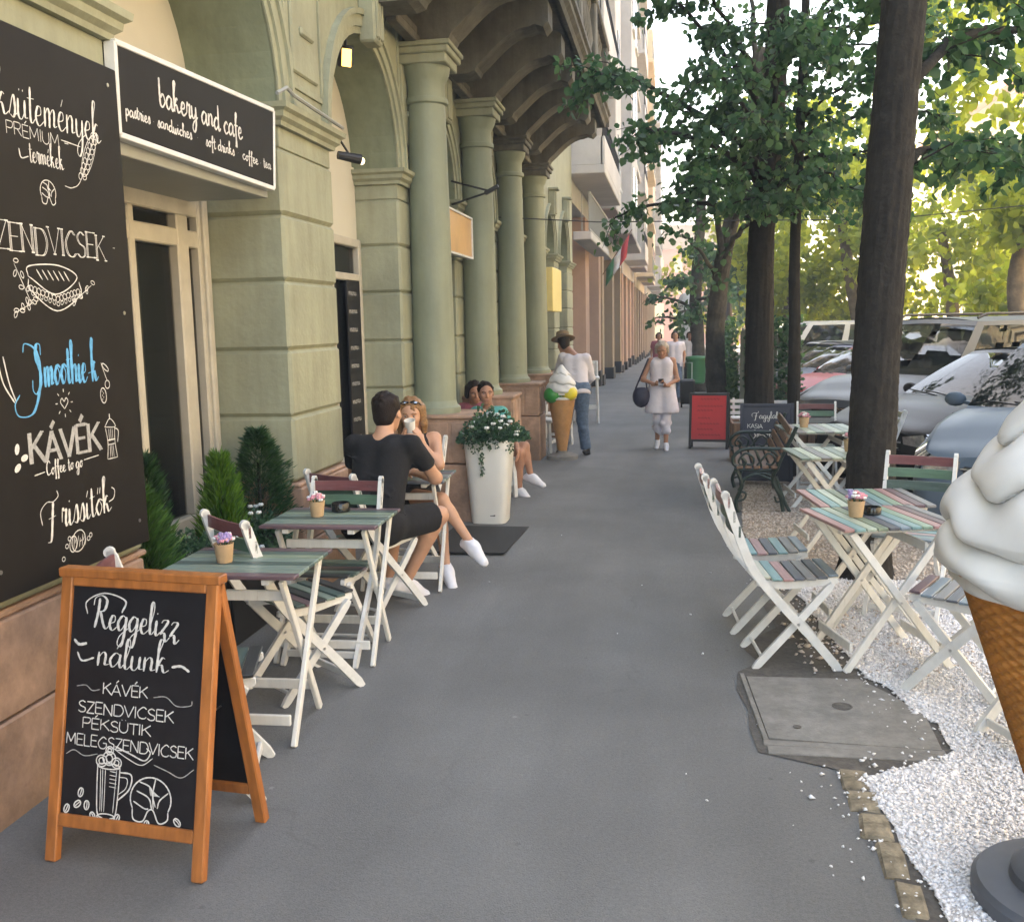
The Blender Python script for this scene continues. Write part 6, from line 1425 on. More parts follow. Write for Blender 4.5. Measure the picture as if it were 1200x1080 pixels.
# ------------------------------------------------------------------ parked cars
def paint(name, col, metal=.0, rough=.36): return mat(name, col, rough, .03, 3, metal=metal, coat=.0, spec=.16)
M['chrome'] = mat('chrome', (.7, .7, .7), .12, .02, 3, metal=1); M['lens'] = mat('lamp_lens', (.42, .44, .45), .08, .35, 22, metal=.6, coat=1.0); M['plate'] = mat('number_plate', (.7, .7, .66), .5, .05)
M['lampred'] = mat('tail_lamp', (.4, .01, .01), .15, .1); M['seatc'] = mat('car_seat', (.05, .05, .055), .8, .2)
def make_car(label, loc, heading, col, L=4.3, Wd=1.76, H=1.48, hood=.95, nose=.70, ws=1.05, rake=.9, rails=False, emblem=False, mono=0., van=False, detail=True):
    t = thing('parked_car', label, 'car', loc, radians(heading), 'cars parked slantwise along the kerb')
    w = Wd / 2; xr = -L
    kx = [0, -.04, -.12, -.28, -.55, -ws, -ws - rake, -L * .6, -L + .5, -L + .2, -L + .05, -L]
    kz = [nose - .02, nose, nose + .03, nose + .07, (nose + hood) / 2 + .06, hood, hood + .02, hood + .04, hood + .05, hood + .03, hood - .03, hood - .1]
    kw = [w * .74, w * .84, w * .91, w * .965, w * .99, w, w, w, w * .98, w * .94, w * .88, w * .80]
    kb = [.26, .22, .20, .19, .19, .19, .19, .19, .2, .22, .25, .3]
    xs = np.concatenate([[0, -.02, -.05, -.09, -.15, -.22, -.32, -.45], np.linspace(-.6, -L + .5, 16), [-L + .3, -L + .18, -L + .09, -L + .03, -L]])
    f = lambda x, k: float(np.interp(-x, [-q for q in kx], k))
    mb = MB(); NJ = 0; SEC = []
    for x in xs:
        zb, zs, ww = f(x, kb), f(x, kz), f(x, kw); h = zs - zb
        half = [(0, zb), (.6 * ww, zb), (.93 * ww, zb + .03), (.985 * ww, zb + .14 * h), (1.0 * ww, zb + .36 * h), (1.005 * ww, zb + .58 * h), (.995 * ww, zb + .75 * h), (.965 * ww, zb + .90 * h), (.92 * ww, zs - .012), (.86 * ww, zs + .012), (.6 * ww, zs + .04), (.3 * ww, zs + .055), (0, zs + .06)]
        sec = half + [(-a, b) for a, b in half[-2:0:-1]]; NJ = len(sec); SEC.append(sec)
        for a, b in sec: mb.v.append((x, a, b))
    nx = len(xs)
    for i in range(nx - 1):
        for j in range(NJ):
            a = i * NJ + j; b_ = i * NJ + (j + 1) % NJ; mb.f.append((a, b_, b_ + NJ, a + NJ)); mb.m.append(0)
    mb.f.append(tuple(range(NJ))); mb.f.append(tuple((nx - 1) * NJ + j for j in range(NJ))[::-1]); mb.m += [0, 0]
    obj('body', mb, col, t, smooth=True)
    # cabin
    nf, ns, nr, nt = 8, 16, 6, 8
    bw, rw = w * .90, w * .70; xf0, xf1 = -ws - .02 + mono, -ws - rake; xr0, xr1 = (-L + .12, -L + .32) if van else (-L + .45, -L + .95); zt = H - .05
    def ring(tt):
        z0 = hood + .01; z = z0 + (zt - z0) * tt; bul = .05 * sin(pi * min(1, tt * .9)); hw_ = bw + (rw - bw) * tt + bul * .8; xf = xf0 + (xf1 - xf0) * tt + bul * .7; xb = xr0 + (xr1 - xr0) * tt - bul
        P = []
        for k in range(nf + 1): u = -1 + 2 * k / nf; P.append((xf - .16 * (1 - .4 * tt) * abs(u) ** 2.2, -u * hw_ * .94, z + .035 * (1 - u * u) * (1 if tt > .9 else tt * .9)))
        for k in range(1, ns): v = k / ns; P.append((xf - .16 * (1 - .4 * tt) + (xb - xf + .16 * (1 - .4 * tt)) * v, -hw_ * (.94 + .06 * min(1, v * 6)) * (1 - .05 * max(0, v - .8) * 5), z))
        for k in range(nr + 1): u = -1 + 2 * k / nr; P.append((xb + .06 * abs(u) ** 2.5, u * hw_ * .94, z))
        for k in range(1, ns): v = 1 - k / ns; P.append((xf - .16 * (1 - .4 * tt) + (xb - xf + .16 * (1 - .4 * tt)) * v, hw_ * (.94 + .06 * min(1, v * 6)) * (1 - .05 * max(0, v - .8) * 5), z))
        return P
    T = [0, .06, .2, .4, .6, .8, .92, 1.0]; R = [ring(q) for q in T]; NP = len(R[0])
    # classify faces: w windshield, s side glass, r rear glass, else pillar
    def kind(i, k):
        if i == 0 or i >= len(T) - 2: return 'b'
        if k < nf: return 'w'
        if k < nf + ns: v = (k - nf); 
        elif k < nf + ns + nr: return 'r'
        else: v = ns - 1 - (k - nf - ns - nr)
        return 'b' if v in (0, 7, ns - 1) or (van and v in (12,)) else ('s1' if v < 7 else 's2')
    shell = MB(); G_ = {}
    for i in range(len(T) - 1):
        for k in range(NP):
            q = [R[i][k], R[i][(k + 1) % NP], R[i + 1][(k + 1) % NP], R[i + 1][k]]; kd = kind(i, k)
            if kd == 'b': shell.add(q, [(0, 1, 2, 3)])
            else:
                side = 'l' if k >= nf + ns + nr else 'r'
                key = kd if kd in 'wr' else kd + side; G_.setdefault(key, MB()).add(q, [(0, 1, 2, 3)])
    # roof grid
    top = R[-1]
    A = [top[nf - 0 if 0 else nf]] + [top[nf + k] for k in range(1, ns)] + [top[nf + ns]]      # right side front->rear
    B = [top[0]] + [top[NP - k] for k in range(1, ns)] + [top[nf + ns + nr]]
    g0 = len(shell.v)
    for a, b_ in zip(A, B):
        for k in range(9): u = k / 8; cx = 0; shell.v.append((a[0] + (b_[0] - a[0]) * u + (.15 * (1 - (2 * u - 1) ** 2) * (.6 if a is A[0] else 0)) , a[1] + (b_[1] - a[1]) * u, a[2] + .055 * (1 - (2 * u - 1) ** 2)))
    for i in range(len(A) - 1):
        for k in range(8): q = g0 + i * 9 + k; shell.f.append((q, q + 1, q + 10, q + 9)); shell.m.append(0)
    o = obj('cabin', shell, col, t)
    bm = bmesh.new(); bm.from_mesh(o.data); bmesh.ops.remove_doubles(bm, verts=bm.verts, dist=.002); bm.to_mesh(o.data); bm.free(); o.data.shade_smooth(); o.data.set_sharp_from_angle(angle=radians(40))
    for key, gm in G_.items():
        gm.v = [(x, y, z) for x, y, z in gm.v]; nm = {'w': 'windshield', 'r': 'rear_window'}.get(key, 'side_window'); oo = obj(nm, gm, M['carglass'], t)
        bm = bmesh.new(); bm.from_mesh(oo.data); bmesh.ops.remove_doubles(bm, verts=bm.verts, dist=.002); bm.to_mesh(oo.data); bm.free(); oo.data.shade_smooth()
    # interior
    for y in (-.36, .36):
        b = MB(); b.box((-ws - rake - .25, y, hood - .02), (.16, .46, .56), ch=.06); b.box((-ws - rake - .28, y, hood + .33), (.10, .26, .17), ch=.04); obj('seat', b, M['seatc'], t)
    b = MB(); b.box((-L * .72, 0, hood - .05), (.16, 1.2, .6), ch=.06); b.box((-ws - .38, 0, hood - .0), (.45, 1.3, .14), ch=.05); obj('dashboard', b, M['black'], t)
    b = MB(); b.box((-L * .5, 0, hood - .12), (L * .62, Wd * .8, .04)); obj('cabin_floor', b, M['black'], t)
    # headlights follow the corner
    for sy in (-1, 1):
        b = MB(); n = 10; zc = nose - .035
        for i in range(n + 1):
            x = -.03 - .52 * i / n; ww = f(x, kw); 
            for q, dz in enumerate((.055 + .03 * i / n, .0, -.065 + .075 * i / n)):
                b.v.append((x + .012, sy * (ww * (.985 - .10 * (q == 0)) * 1.0 + .006), zc + dz + .10 * (i / n)))
        for i in range(n):
            for q in range(2): a = i * 3 + q; b.f.append((a, a + 1, a + 4, a + 3)); b.m.append(0)
        m0 = len(b.v)
        b.add([(.008, sy * w * .70, zc + .05), (.010, sy * w * .48, zc + .02), (.010, sy * w * .50, zc - .05), (.008, sy * w * .72, zc - .065)], [(0, 1, 2, 3)])
        b.f.append((0, m0, m0 + 3, 2)); b.m.append(0)
        obj('headlight', b, M['lens'], t, smooth=True)
    b = MB(); b.box((.006, 0, nose - .10), (.02, w * .92, .10), ch=.01); obj('grille', b, M['black'], t)
    b = MB(); b.box((.014, 0, nose - .07), (.02, w * .96, .014), ch=.003); b.box((.014, 0, nose - .125), (.02, w * .9, .012), ch=.003); obj('chrome_strip', b, M['chrome'], t)
    b = MB(); b.box((.004, 0, .33), (.02, w * 1.15, .13), ch=.01); obj('lower_intake', b, M['black'], t)
    b = MB(); b.box((.018, 0, .45), (.012, .50, .11), ch=.003); obj('number_plate', b, M['plate'], t)
    b = MB(); b.tube([(-.28, -w * .955, nose - .19), (-.08, -w * .87, nose - .20), (.0, -w * .70, nose - .21), (.014, 0, nose - .21), (.0, w * .70, nose - .21), (-.08, w * .87, nose - .20), (-.28, w * .955, nose - .19)], .009, 6); obj('bumper_strip', b, M['black'], t)
    if emblem:
        b = MB()
        for dz in (0, .035): b.bar((.03, -.045, nose - .125 + dz), (.03, 0, nose - .085 + dz), .016, .012); b.bar((.03, .045, nose - .125 + dz), (.03, 0, nose - .085 + dz), .016, .012)
        obj('emblem', b, M['chrome'], t)
    for sy in (-1, 1):
        b = MB(); b.blob((-ws - .58, sy * (w + .09), hood + .06), (.055, .095, .065), 12); b.bar((-ws - .58, sy * (w - .06), hood + .02), (-ws - .58, sy * (w + .04), hood + .04), .04, .03); obj('mirror', b, col, t, smooth='all')
        b = MB(); b.bar((-ws + .03, sy * .1, hood + .055), (-ws - .12, sy * .1 - .48, hood + .09), .018, .012); obj('wiper', b, M['black'], t)
        for x in (-.82, -L + .85):
            b = MB(); prof = [(.20, -.10), (.27, -.105), (.30, -.07), (.305, 0), (.30, .07), (.27, .105), (.20, .10)]
            b.lathe(prof, 28, cap=False); b.v = [(a + x, c_ + sy * (w - .10), b_ + .305) for a, b_, c_ in b.v]; wo = obj('wheel', b, M['rubber'], t, smooth=True)
            b = MB(); b.lathe([(0, -.02), (.19, -.02), (.205, .02), (.205, .06)], 24, cap=False); b.v = [(a + x, sy * (c_ + w - .07), b_ + .305) for a, b_, c_ in b.v]
            for q in range(5): a = q * 1.2566; b.bar((x + .03 * cos(a), sy * (w - .03), .305 + .03 * sin(a)), (x + .19 * cos(a), sy * (w - .03), .305 + .19 * sin(a)), .035, .03, up=(0, 1, 0))
            obj('rim', b, M['steel'], wo)
            b = MB(); b.lathe([(.0, 0), (.36, 0)], 24, cap=False); b.v = [(a + x, sy * (w * 1.004), max(.19, b_ + .33)) for a, b_, c_ in b.v]; obj('wheel_arch', b, M['black'], t)
        b = MB(); b.bar((-L * .52, sy * w * 1.008, .28), (-L * .52, sy * w * 1.0, hood - .03), .008, .006, up=(1, 0, 0)); b.bar((-ws - .25, sy * w * 1.008, .28), (-ws - .25, sy * w * 1.0, hood - .03), .008, .006, up=(1, 0, 0)); obj('door_seam', b, M['black'], t)
        b = MB(); b.box((-L * .46, sy * (w + .01), hood - .12), (.16, .03, .03), ch=.01); obj('door_handle', b, col, t)
        b = MB(); b.box((-L + .03, sy * w * .72, hood - .12), (.08, .26, .2), ch=.03); obj('tail_lamp', b, M['lampred'], t)
        if rails: b = MB(); b.tube([(-ws - rake - .15, sy * rw * .9, H - .01), (-ws - rake - .3, sy * rw * .92, H + .04), (-L + .7, sy * rw * .92, H + .04), (-L + .55, sy * rw * .9, H - .01)], .018, 8); obj('roof_rail', b, M['black'], t)
    return t
zc = lambda y: g(y) - .09
make_car('silver blue people carrier parked nearest, half hidden by the giant ice cream', (2.45, 7.35, zc(8)), 237, paint('silver_blue_paint', (.105, .14, .18)), L=4.4, Wd=1.8, H=1.60, hood=1.02, nose=.76, ws=.95, rake=1.0, mono=.05)
make_car('dark grey hatchback parked behind the big trunk', (1.90, 10.1, zc(11)), 216, paint('dark_grey_paint', (.016, .0155, .0155)), L=4.3, Wd=1.78, H=1.50, hood=.98, nose=.74, ws=1.1, rake=1.05)
make_car('silver van-like car with roof rails and a chevron badge on its nose', (1.98, 12.4, zc(13)), 221, paint('silver_paint', (.12, .13, .14)), L=4.4, Wd=1.82, H=1.86, hood=1.12, nose=.86, ws=.85, rake=.85, rails=True, van=True, emblem=True)
make_car('white silver hatchback parked just before the red one', (2.1, 15.0, zc(16)), 214, paint('white_silver_paint', (.34, .355, .37)), L=4.1, H=1.42, hood=.93, nose=.70)
make_car('bright red hatchback parked among the silver cars', (1.85, 17.6, zc(19)), 212, paint('red_paint', (.30, .004, .010), .0), L=4.0, H=1.47, hood=.95, nose=.74)
make_car('dark blue car parked just past the red hatchback', (1.80, 21.2, zc(22)), 203, paint('dark_blue_paint', (.03, .04, .09)), L=4.3, H=1.46, hood=.93)
make_car('black estate car parked past the dark blue one', (1.95, 24.3, zc(25)), 203, paint('black_paint', (.02, .022, .024)), L=4.6, H=1.5, hood=.95)
make_car('pale silver car parked seventh along the kerb', (2.1, 27.6, zc(28)), 203, paint('pale_silver_paint', (.5, .5, .5)), L=4.3, H=1.48)
make_car('white van parked well down the kerb', (2.3, 31.5, zc(33)), 203, paint('white_van_paint', (.62, .6, .56), 0), L=4.8, Wd=1.9, H=2.1, hood=1.2, nose=.85, ws=.8, rake=.8, van=True)
make_car('dark red car parked far down the kerb', (2.4, 36, zc(37)), 203, paint('maroon_paint', (.20, .03, .03)), L=4.3, H=1.48)
for i, (y, c_) in enumerate(((20, (.55, .53, .5)), (26, (.30, .03, .03)), (33, (.45, .47, .5)), (41, (.1, .1, .12)))):
    make_car(['pale car parked across the street in the sun', 'red car parked across the street in the sun', 'silver car parked across the street', 'dark car parked furthest across the street'][i], (12.6, y - 2, zc(y)), -90, paint('opposite_car_paint', c_), L=4.3, H=1.5)

# ------------------------------------------------------------------ people: smooth bodies from blended volumes
def sdf_grid(prims, vox, pad=.03):
    lo = np.min([np.minimum(p['a'], p['b']) - max(p['ra'], p['rb']) * p.get('s', 1.6) for p in prims], 0) - pad; hi = np.max([np.maximum(p['a'], p['b']) + max(p['ra'], p['rb']) * p.get('s', 1.6) for p in prims], 0) + pad
    n = np.ceil((hi - lo) / vox).astype(int) + 1; Dm = np.full(n, .06)
    ax = [lo[i] + np.arange(n[i]) * vox for i in range(3)]
    for p in prims:
        a, b, ra, rb, k = p['a'], p['b'], p['ra'], p['rb'], p.get('k', .02); m_ = max(ra, rb) * p.get('s', 1.6) + .05 + k
        i0 = np.maximum(0, ((np.minimum(a, b) - m_ - lo) / vox).astype(int)); i1 = np.minimum(n, ((np.maximum(a, b) + m_ - lo) / vox).astype(int) + 2)
        if np.any(i1 <= i0): continue
        X = np.stack(np.meshgrid(*[ax[q][i0[q]:i1[q]] for q in range(3)], indexing='ij'), -1)
        if 'ell' in p:                        # ellipsoid with axes p['ell'] (radii) and rotation p['R']
            q = (X - a) @ p['R']; r = np.array(p['ell']); kk = np.linalg.norm(q / r, axis=-1); d = (kk - 1) * np.min(r) * (.6 + .4 * kk)
            k1 = np.linalg.norm(q / (r * r), axis=-1) + 1e-9; d = kk * (kk - 1) / k1
        else:
            ab_ = b - a; L2 = ab_ @ ab_ + 1e-12; tt = np.clip(((X - a) @ ab_) / L2, 0, 1); c = a + tt[..., None] * ab_; df = X - c
            if 'flat' in p:                  # squash along a direction
                fd, fs = p['flat']; cmp_ = df @ fd; df = df + (cmp_ * (1 / fs - 1))[..., None] * fd; 
            d = np.linalg.norm(df, axis=-1) - (ra + (rb - ra) * tt)
            if 'flat' in p: d = d * .8
        for (pt, nrm) in p.get('cut', []): d = np.maximum(d, (X - pt) @ nrm)
        sl = tuple(slice(i0[q], i1[q]) for q in range(3)); cur = Dm[sl]
        if p.get('sub'): h = np.maximum(k - np.abs(cur + d), 0) / k; Dm[sl] = np.maximum(cur, -d) + h * h * k / 4
        else: h = np.maximum(k - np.abs(cur - d), 0) / k; Dm[sl] = np.minimum(cur, d) - h * h * k / 4
    return Dm, lo
def surface_net(Dm, lo, vox):
    s = Dm < 0; n = np.array(Dm.shape); c = [slice(0, -1), slice(1, None)]
    cnt = np.zeros(n - 1, int); 
    for i in (0, 1):
        for j in (0, 1):
            for k in (0, 1): cnt += s[c[i], c[j], c[k]]
    act = (cnt > 0) & (cnt < 8); idx = -np.ones(act.shape, int); cells = np.argwhere(act); idx[act] = np.arange(len(cells))
    acc = np.zeros((len(cells), 3)); num = np.zeros(len(cells))
    corners = [(i, j, k) for i in (0, 1) for j in (0, 1) for k in (0, 1)]
    for a_ in corners:
        for ax_ in range(3):
            if a_[ax_] == 0:
                b_ = list(a_); b_[ax_] = 1; da = Dm[cells[:, 0] + a_[0], cells[:, 1] + a_[1], cells[:, 2] + a_[2]]; db = Dm[cells[:, 0] + b_[0], cells[:, 1] + b_[1], cells[:, 2] + b_[2]]
                cr = (da < 0) != (db < 0); t = np.where(cr, da / (da - db + 1e-12), 0); P = np.array(a_, float)[None].repeat(len(cells), 0); P[:, ax_] = t; acc[cr] += P[cr]; num[cr] += 1
    V = (cells + acc / np.maximum(num, 1)[:, None]) * vox + lo; F = []
    for ax_ in range(3):
        o1, o2 = [q for q in range(3) if q != ax_]
        sl0 = [slice(None)] * 3; sl1 = [slice(None)] * 3; sl0[ax_] = slice(0, -1); sl1[ax_] = slice(1, None)
        ch = s[tuple(sl0)] != s[tuple(sl1)]; e = np.argwhere(ch); e = e[(e[:, o1] > 0) & (e[:, o2] > 0) & (e[:, o1] < n[o1] - 1) & (e[:, o2] < n[o2] - 1)]
        q = []
        for d1, d2 in ((-1, -1), (0, -1), (0, 0), (-1, 0)): ee = e.copy(); ee[:, o1] += d1; ee[:, o2] += d2; q.append(idx[ee[:, 0], ee[:, 1], ee[:, 2]])
        q = np.stack(q, 1); fl = s[e[:, 0], e[:, 1], e[:, 2]]; 
        if ax_ == 1: fl = ~fl
        q[~fl] = q[~fl][:, ::-1]; F.append(q)
    F = np.concatenate(F); return V, F[(F >= 0).all(1)]
def vec(*a): return np.array(a, float)
def cap_(a, b, ra, rb=None, k=.02, **kw): return dict(a=vec(*a), b=vec(*b), ra=ra, rb=ra if rb is None else rb, k=k, **kw)
def rotm(fw, up=(0, 0, 1)):
    f = np.array(fw, float); f /= np.linalg.norm(f); u = np.array(up, float); l = np.cross(u, f); l /= np.linalg.norm(l); u = np.cross(f, l); return np.stack([f, l, u], 1)     # columns: forward, left, up
def ell_(c, r, R, k=.015, **kw): return dict(a=vec(*c), b=vec(*c), ra=max(r), rb=max(r), ell=r, R=R, k=k, s=1.25, **kw)
def net_mesh(parts, name, base, m):
    Vs, Fs = [], []; o_ = 0
    for prims, vox in parts:
        D_, lo = sdf_grid(prims, vox); V, F = surface_net(D_, lo, vox); Vs.append(V); Fs.append(F + o_); o_ += len(V)
    V = np.concatenate(Vs) - np.array(base); F = np.concatenate(Fs)
    me = bpy.data.meshes.new(name); me.vertices.add(len(V)); me.vertices.foreach_set('co', V.ravel()); me.loops.add(F.size); me.loops.foreach_set('vertex_index', F.ravel()); me.polygons.add(len(F)); me.polygons.foreach_set('loop_start', np.arange(len(F)) * 4)
    me.materials.append(m); me.update(calc_edges=True); me.validate()
    bm = bmesh.new(); bm.from_mesh(me)
    for _ in range(2): bmesh.ops.smooth_vert(bm, verts=bm.verts, factor=.5, use_axis_x=True, use_axis_y=True, use_axis_z=True)
    bmesh.ops.recalc_face_normals(bm, faces=bm.faces); bm.to_mesh(me); bm.free(); me.shade_smooth(); return me
def hand_prims(wr, dr, pn, side, curl=.5, s=1.0):
    """wr wrist, dr direction of the hand, pn palm normal (towards palm side), side +1/-1 thumb side"""
    wr = np.array(wr, float); dr = np.array(dr, float) / np.linalg.norm(dr); pn = np.array(pn, float); pn -= dr * (pn @ dr); pn /= np.linalg.norm(pn); lat = np.cross(dr, pn) * side; out = []
    k = wr + dr * .085 * s
    out.append(cap_(wr, wr + dr * .04 * s, .024 * s, .027 * s, .012)); 
    for q in (-.025, -.008, .009, .025): out.append(cap_(wr + dr * .03 * s + lat * q * .7 * s, k + lat * q * s, .014 * s, .0115 * s, .010))
    for q, L in ((.026, .068), (.009, .076), (-.008, .070), (-.025, .055)):
        p = k + lat * q * s; a = curl * .5; d = dr
        for j, f in enumerate((.45, .32, .25)):
            ang = curl * (.6 + .5 * j); d2 = dr * cos(ang) + pn * sin(ang); p2 = p + d2 * L * f * s; out.append(cap_(p, p2, (.0095 - .001 * j) * s, (.0088 - .001 * j) * s, .003)); p = p2
    p = wr + dr * .025 * s + lat * .022 * s; d = (dr * .6 + lat * .75 + pn * .3); d /= np.linalg.norm(d); p2 = p + d * .042 * s; out.append(cap_(p, p2, .013 * s, .011 * s, .008)); d = dr * .8 + lat * .3 + pn * .5 * curl * 2; d /= np.linalg.norm(d); out.append(cap_(p2, p2 + d * .032 * s, .0105 * s, .0085 * s, .004))
    return out
def head_prims(c, R, s=1.0, female=False):
    """c centre of the skull; R columns forward,left,up"""
    T = lambda f, l, u: c + R @ (np.array((f, l, u)) * s); P = []
    P.append(ell_(T(-.008, 0, .025), (.095 * s, .074 * s, .095 * s), R, .02)); P.append(ell_(T(.030, 0, -.045), (.056 * s, .052 * s, .068 * s), R, .03))
    P.append(ell_(T(.045, 0, -.085), (.030 * s, .028 * s, .022 * s), R, .02)); 
    for sy in (-1, 1):
        P.append(ell_(T(.052, sy * .036, -.015), (.028 * s, .024 * s, .022 * s), R, .015)); P.append(dict(ell_(T(.083, sy * .031, .012), (.014 * s, .017 * s, .010 * s), R, .010), sub=True))
        P.append(ell_(T(.070, sy * .028, .032), (.018 * s, .026 * s, .007 * s), R, .008)); P.append(ell_(T(-.002, sy * .076, -.002), (.017 * s, .007 * s, .030 * s), R, .006))
    P.append(cap_(T(.082, 0, .014), T(.100, 0, -.018), .0075 * s, .011 * s, .008)); 
    for sy in (-1, 1): P.append(cap_(T(.088, sy * .010, -.022), T(.088, sy * .010, -.022), .008 * s, None, .006))
    P.append(cap_(T(.080, -.018, -.052), T(.080, .018, -.052), .0085 * s, None, .008)); P.append(cap_(T(.078, -.014, -.062), T(.078, .014, -.062), .008 * s, None, .008))
    return P
def person(label, J, skin, clothes, head, hands, hair=None, vox=.009, thick=1.0, gid=None, face=True):
    """J: joints in world coordinates. clothes: list of (name, material, [prims]). head: (centre, forward, up)"""
    base = J['base']; t = thing('person', label, 'person', tuple(base), 0, gid); k = thick; P = []
    c = lambda a, b, r0, r1=None, kk=.03, **kw: P.append(cap_(J[a] if isinstance(a, str) else a, J[b] if isinstance(b, str) else b, r0 * k, (r1 or r0) * k, kk, **kw))
    shl, shr = np.array(J['sL'], float), np.array(J['sR'], float); pel = np.array(J['pel'], float); ch = (shl + shr) / 2 - np.array((0, 0, .06)); lat = (shl - shr) / np.linalg.norm(shl - shr)
    up = ch - pel; up /= np.linalg.norm(up); fwd = np.cross(lat, up)
    wa = pel + up * .16; 
    for sy in (-1, 1): c(pel + lat * sy * .07, wa + lat * sy * .055, .098, .085); c(wa + lat * sy * .055, ch + lat * sy * .065, .085, .10); c(ch + lat * sy * .04, (shl if sy > 0 else shr) + lat * sy * -.02, .085, .052)
    nk = (shl + shr) / 2 + up * .02; hc = np.array(head[0], float); c(nk, hc + (nk - hc) * .35, .055, .048, .03)
    for s_ in 'LR':
        c('s' + s_, 'e' + s_, .047, .036); c('e' + s_, 'w' + s_, .037, .023); c('h' + s_, 'k' + s_, .082, .055, .03); c('k' + s_, 'a' + s_, .052, .032, .02)
        kn, an = np.array(J['k' + s_], float), np.array(J['a' + s_], float); fdir = fwd; cd = np.array(J['t' + s_], float) - an; cd /= np.linalg.norm(cd) + 1e-9; mid = kn * .68 + an * .32 - cd * .018; P.append(cap_(mid, mid + (an - kn) * .08, .046 * k, .04 * k, .03))
        P.append(cap_(J['a' + s_], np.array(J['t' + s_], float) * .4 + np.array(J['a' + s_], float) * .6, .025 * k, .014 * k, .02))
    HP = []; R = rotm(head[1], head[2]); HP += head_prims(hc, R, head[3] if len(head) > 3 else 1.0); HP.append(cap_(hc + R @ np.array((-.01, 0, -.03)), nk, .045, .05, .02))
    parts = [(P, vox), (HP, .0055)]
    for h in hands: parts.append((hand_prims(*h) + [cap_(np.array(h[0]) - np.array(h[1]) / np.linalg.norm(h[1]) * .03, h[0], .026, .024, .01)], .0045))
    obj('body', net_mesh(parts, 'body', base, skin), None, t)
    for nm, m_, pr, vx in clothes: obj(nm, net_mesh([(pr, vx)], nm, base, m_), None, t)
    if face:
        s = head[3] if len(head) > 3 else 1.0; T = lambda f, l, u: tuple(hc + R @ (np.array((f, l, u)) * s) - np.array(base)); e = MB(); b2 = MB(); l2 = MB()
        for sy in (-1, 1):
            e.blob(T(.0735, sy * .031, .011), .0072 * s, 8); l2.blob(T(.0775, sy * .031, .011), .0050 * s, 6); b2.tube([T(.086, sy * .016, .032), T(.088, sy * .032, .037), T(.078, sy * .048, .031)], .0032 * s, 5)
        obj('eyes', e, M['eyew'], t, smooth='all'); obj('pupils', l2, M['black'], t, smooth='all'); obj('eyebrows', b2, hair[1] if hair else M['hairb'], t, smooth='all')
        b2 = MB(); b2.tube([T(.084, -.022, -.0565), T(.091, 0, -.0555), T(.084, .022, -.0565)], [.002 * s, .0048 * s, .002 * s], 6); obj('lips', b2, mat('lips', (.34, .10, .09), .5), t, smooth='all')
    if hair:
        pr = hair[0](hc, R); obj('hair', net_mesh([(pr, .006)], 'hair', base, hair[1]), None, t)
    return t, R, hc
def hair_short(hc, R, s=1.0):
    T = lambda f, l, u: hc + R @ (np.array((f, l, u)) * s); P = [dict(ell_(T(-.020, 0, .040), (.098 * s, .083 * s, .090 * s), R, .01), cut=[(T(.045, 0, .055), R @ np.array((.8, 0, -.45))), (T(-.02, 0, -.045), R @ np.array((.15, 0, -1.)))])]
    P.append(dict(ell_(T(-.050, 0, -.02), (.055 * s, .066 * s, .07 * s), R, .02), cut=[(T(-.015, 0, 0), R @ np.array((1., 0, 0)))]))
    for _ in range(26):
        v = rng.normal(size=3); v[2] = abs(v[2]); v[0] -= .4; v /= np.linalg.norm(v); p = T(-.02 + v[0] * .09, v[1] * .078, .045 + v[2] * .085); P.append(cap_(p, p + R @ np.array((-.012, 0, .004)), .011, .006, .012))
    return P
def hair_bob(hc, R):
    T = lambda f, l, u: hc + R @ np.array((f, l, u)); P = hair_short(hc, R)
    for a in np.linspace(1.15, 2 * pi - 1.15, 15):
        p0 = T(.075 * cos(a) - .02, .074 * sin(a), .05); p1 = T(.085 * cos(a) - .02, .086 * sin(a), -.03 - .02 * rng.random()); P.append(cap_(p0, p1, .024, .016, .02))
    return P
def hair_long(hc, R):
    T = lambda f, l, u: hc + R @ np.array((f, l, u)); P = hair_short(hc, R)
    for a in np.linspace(1.25, 2 * pi - 1.25, 17):
        p0 = T(.075 * cos(a) - .02, .075 * sin(a), .05); p1 = T(.082 * cos(a) - .02, .085 * sin(a), -.06); p2 = T(.07 * cos(a) - .035, .08 * sin(a), -.17 - .03 * rng.random()); P += [cap_(p0, p1, .022, .020, .018), cap_(p1, p2, .020, .011, .018)]
    return P
def shoe(an, to, k=1.0, m='shoe'):
    an, to = np.array(an, float), np.array(to, float); d = to - an; d /= np.linalg.norm(d); up = np.array((0, 0, 1.)) - d * d[2]; up /= np.linalg.norm(up); heel = an - d * .05 - up * .035; toe = an + d * .17 - up * .045
    return [cap_(heel, an + d * .05 - up * .03, .036 * k, .040 * k, .02), cap_(an + d * .04 - up * .025, toe, .046 * k, .032 * k, .02), cap_(an - d * .015 + up * .0, an + d * .05 - up * .005, .043 * k, .040 * k, .02, cut=[(an + up * .02, up)]), cap_(an + d * .03, an + d * .10 - up * .02, .036 * k, .03 * k, .02),
            cap_(heel - up * .018, toe - up * .004, .034 * k, .034 * k, .008, flat=(up, .45))]
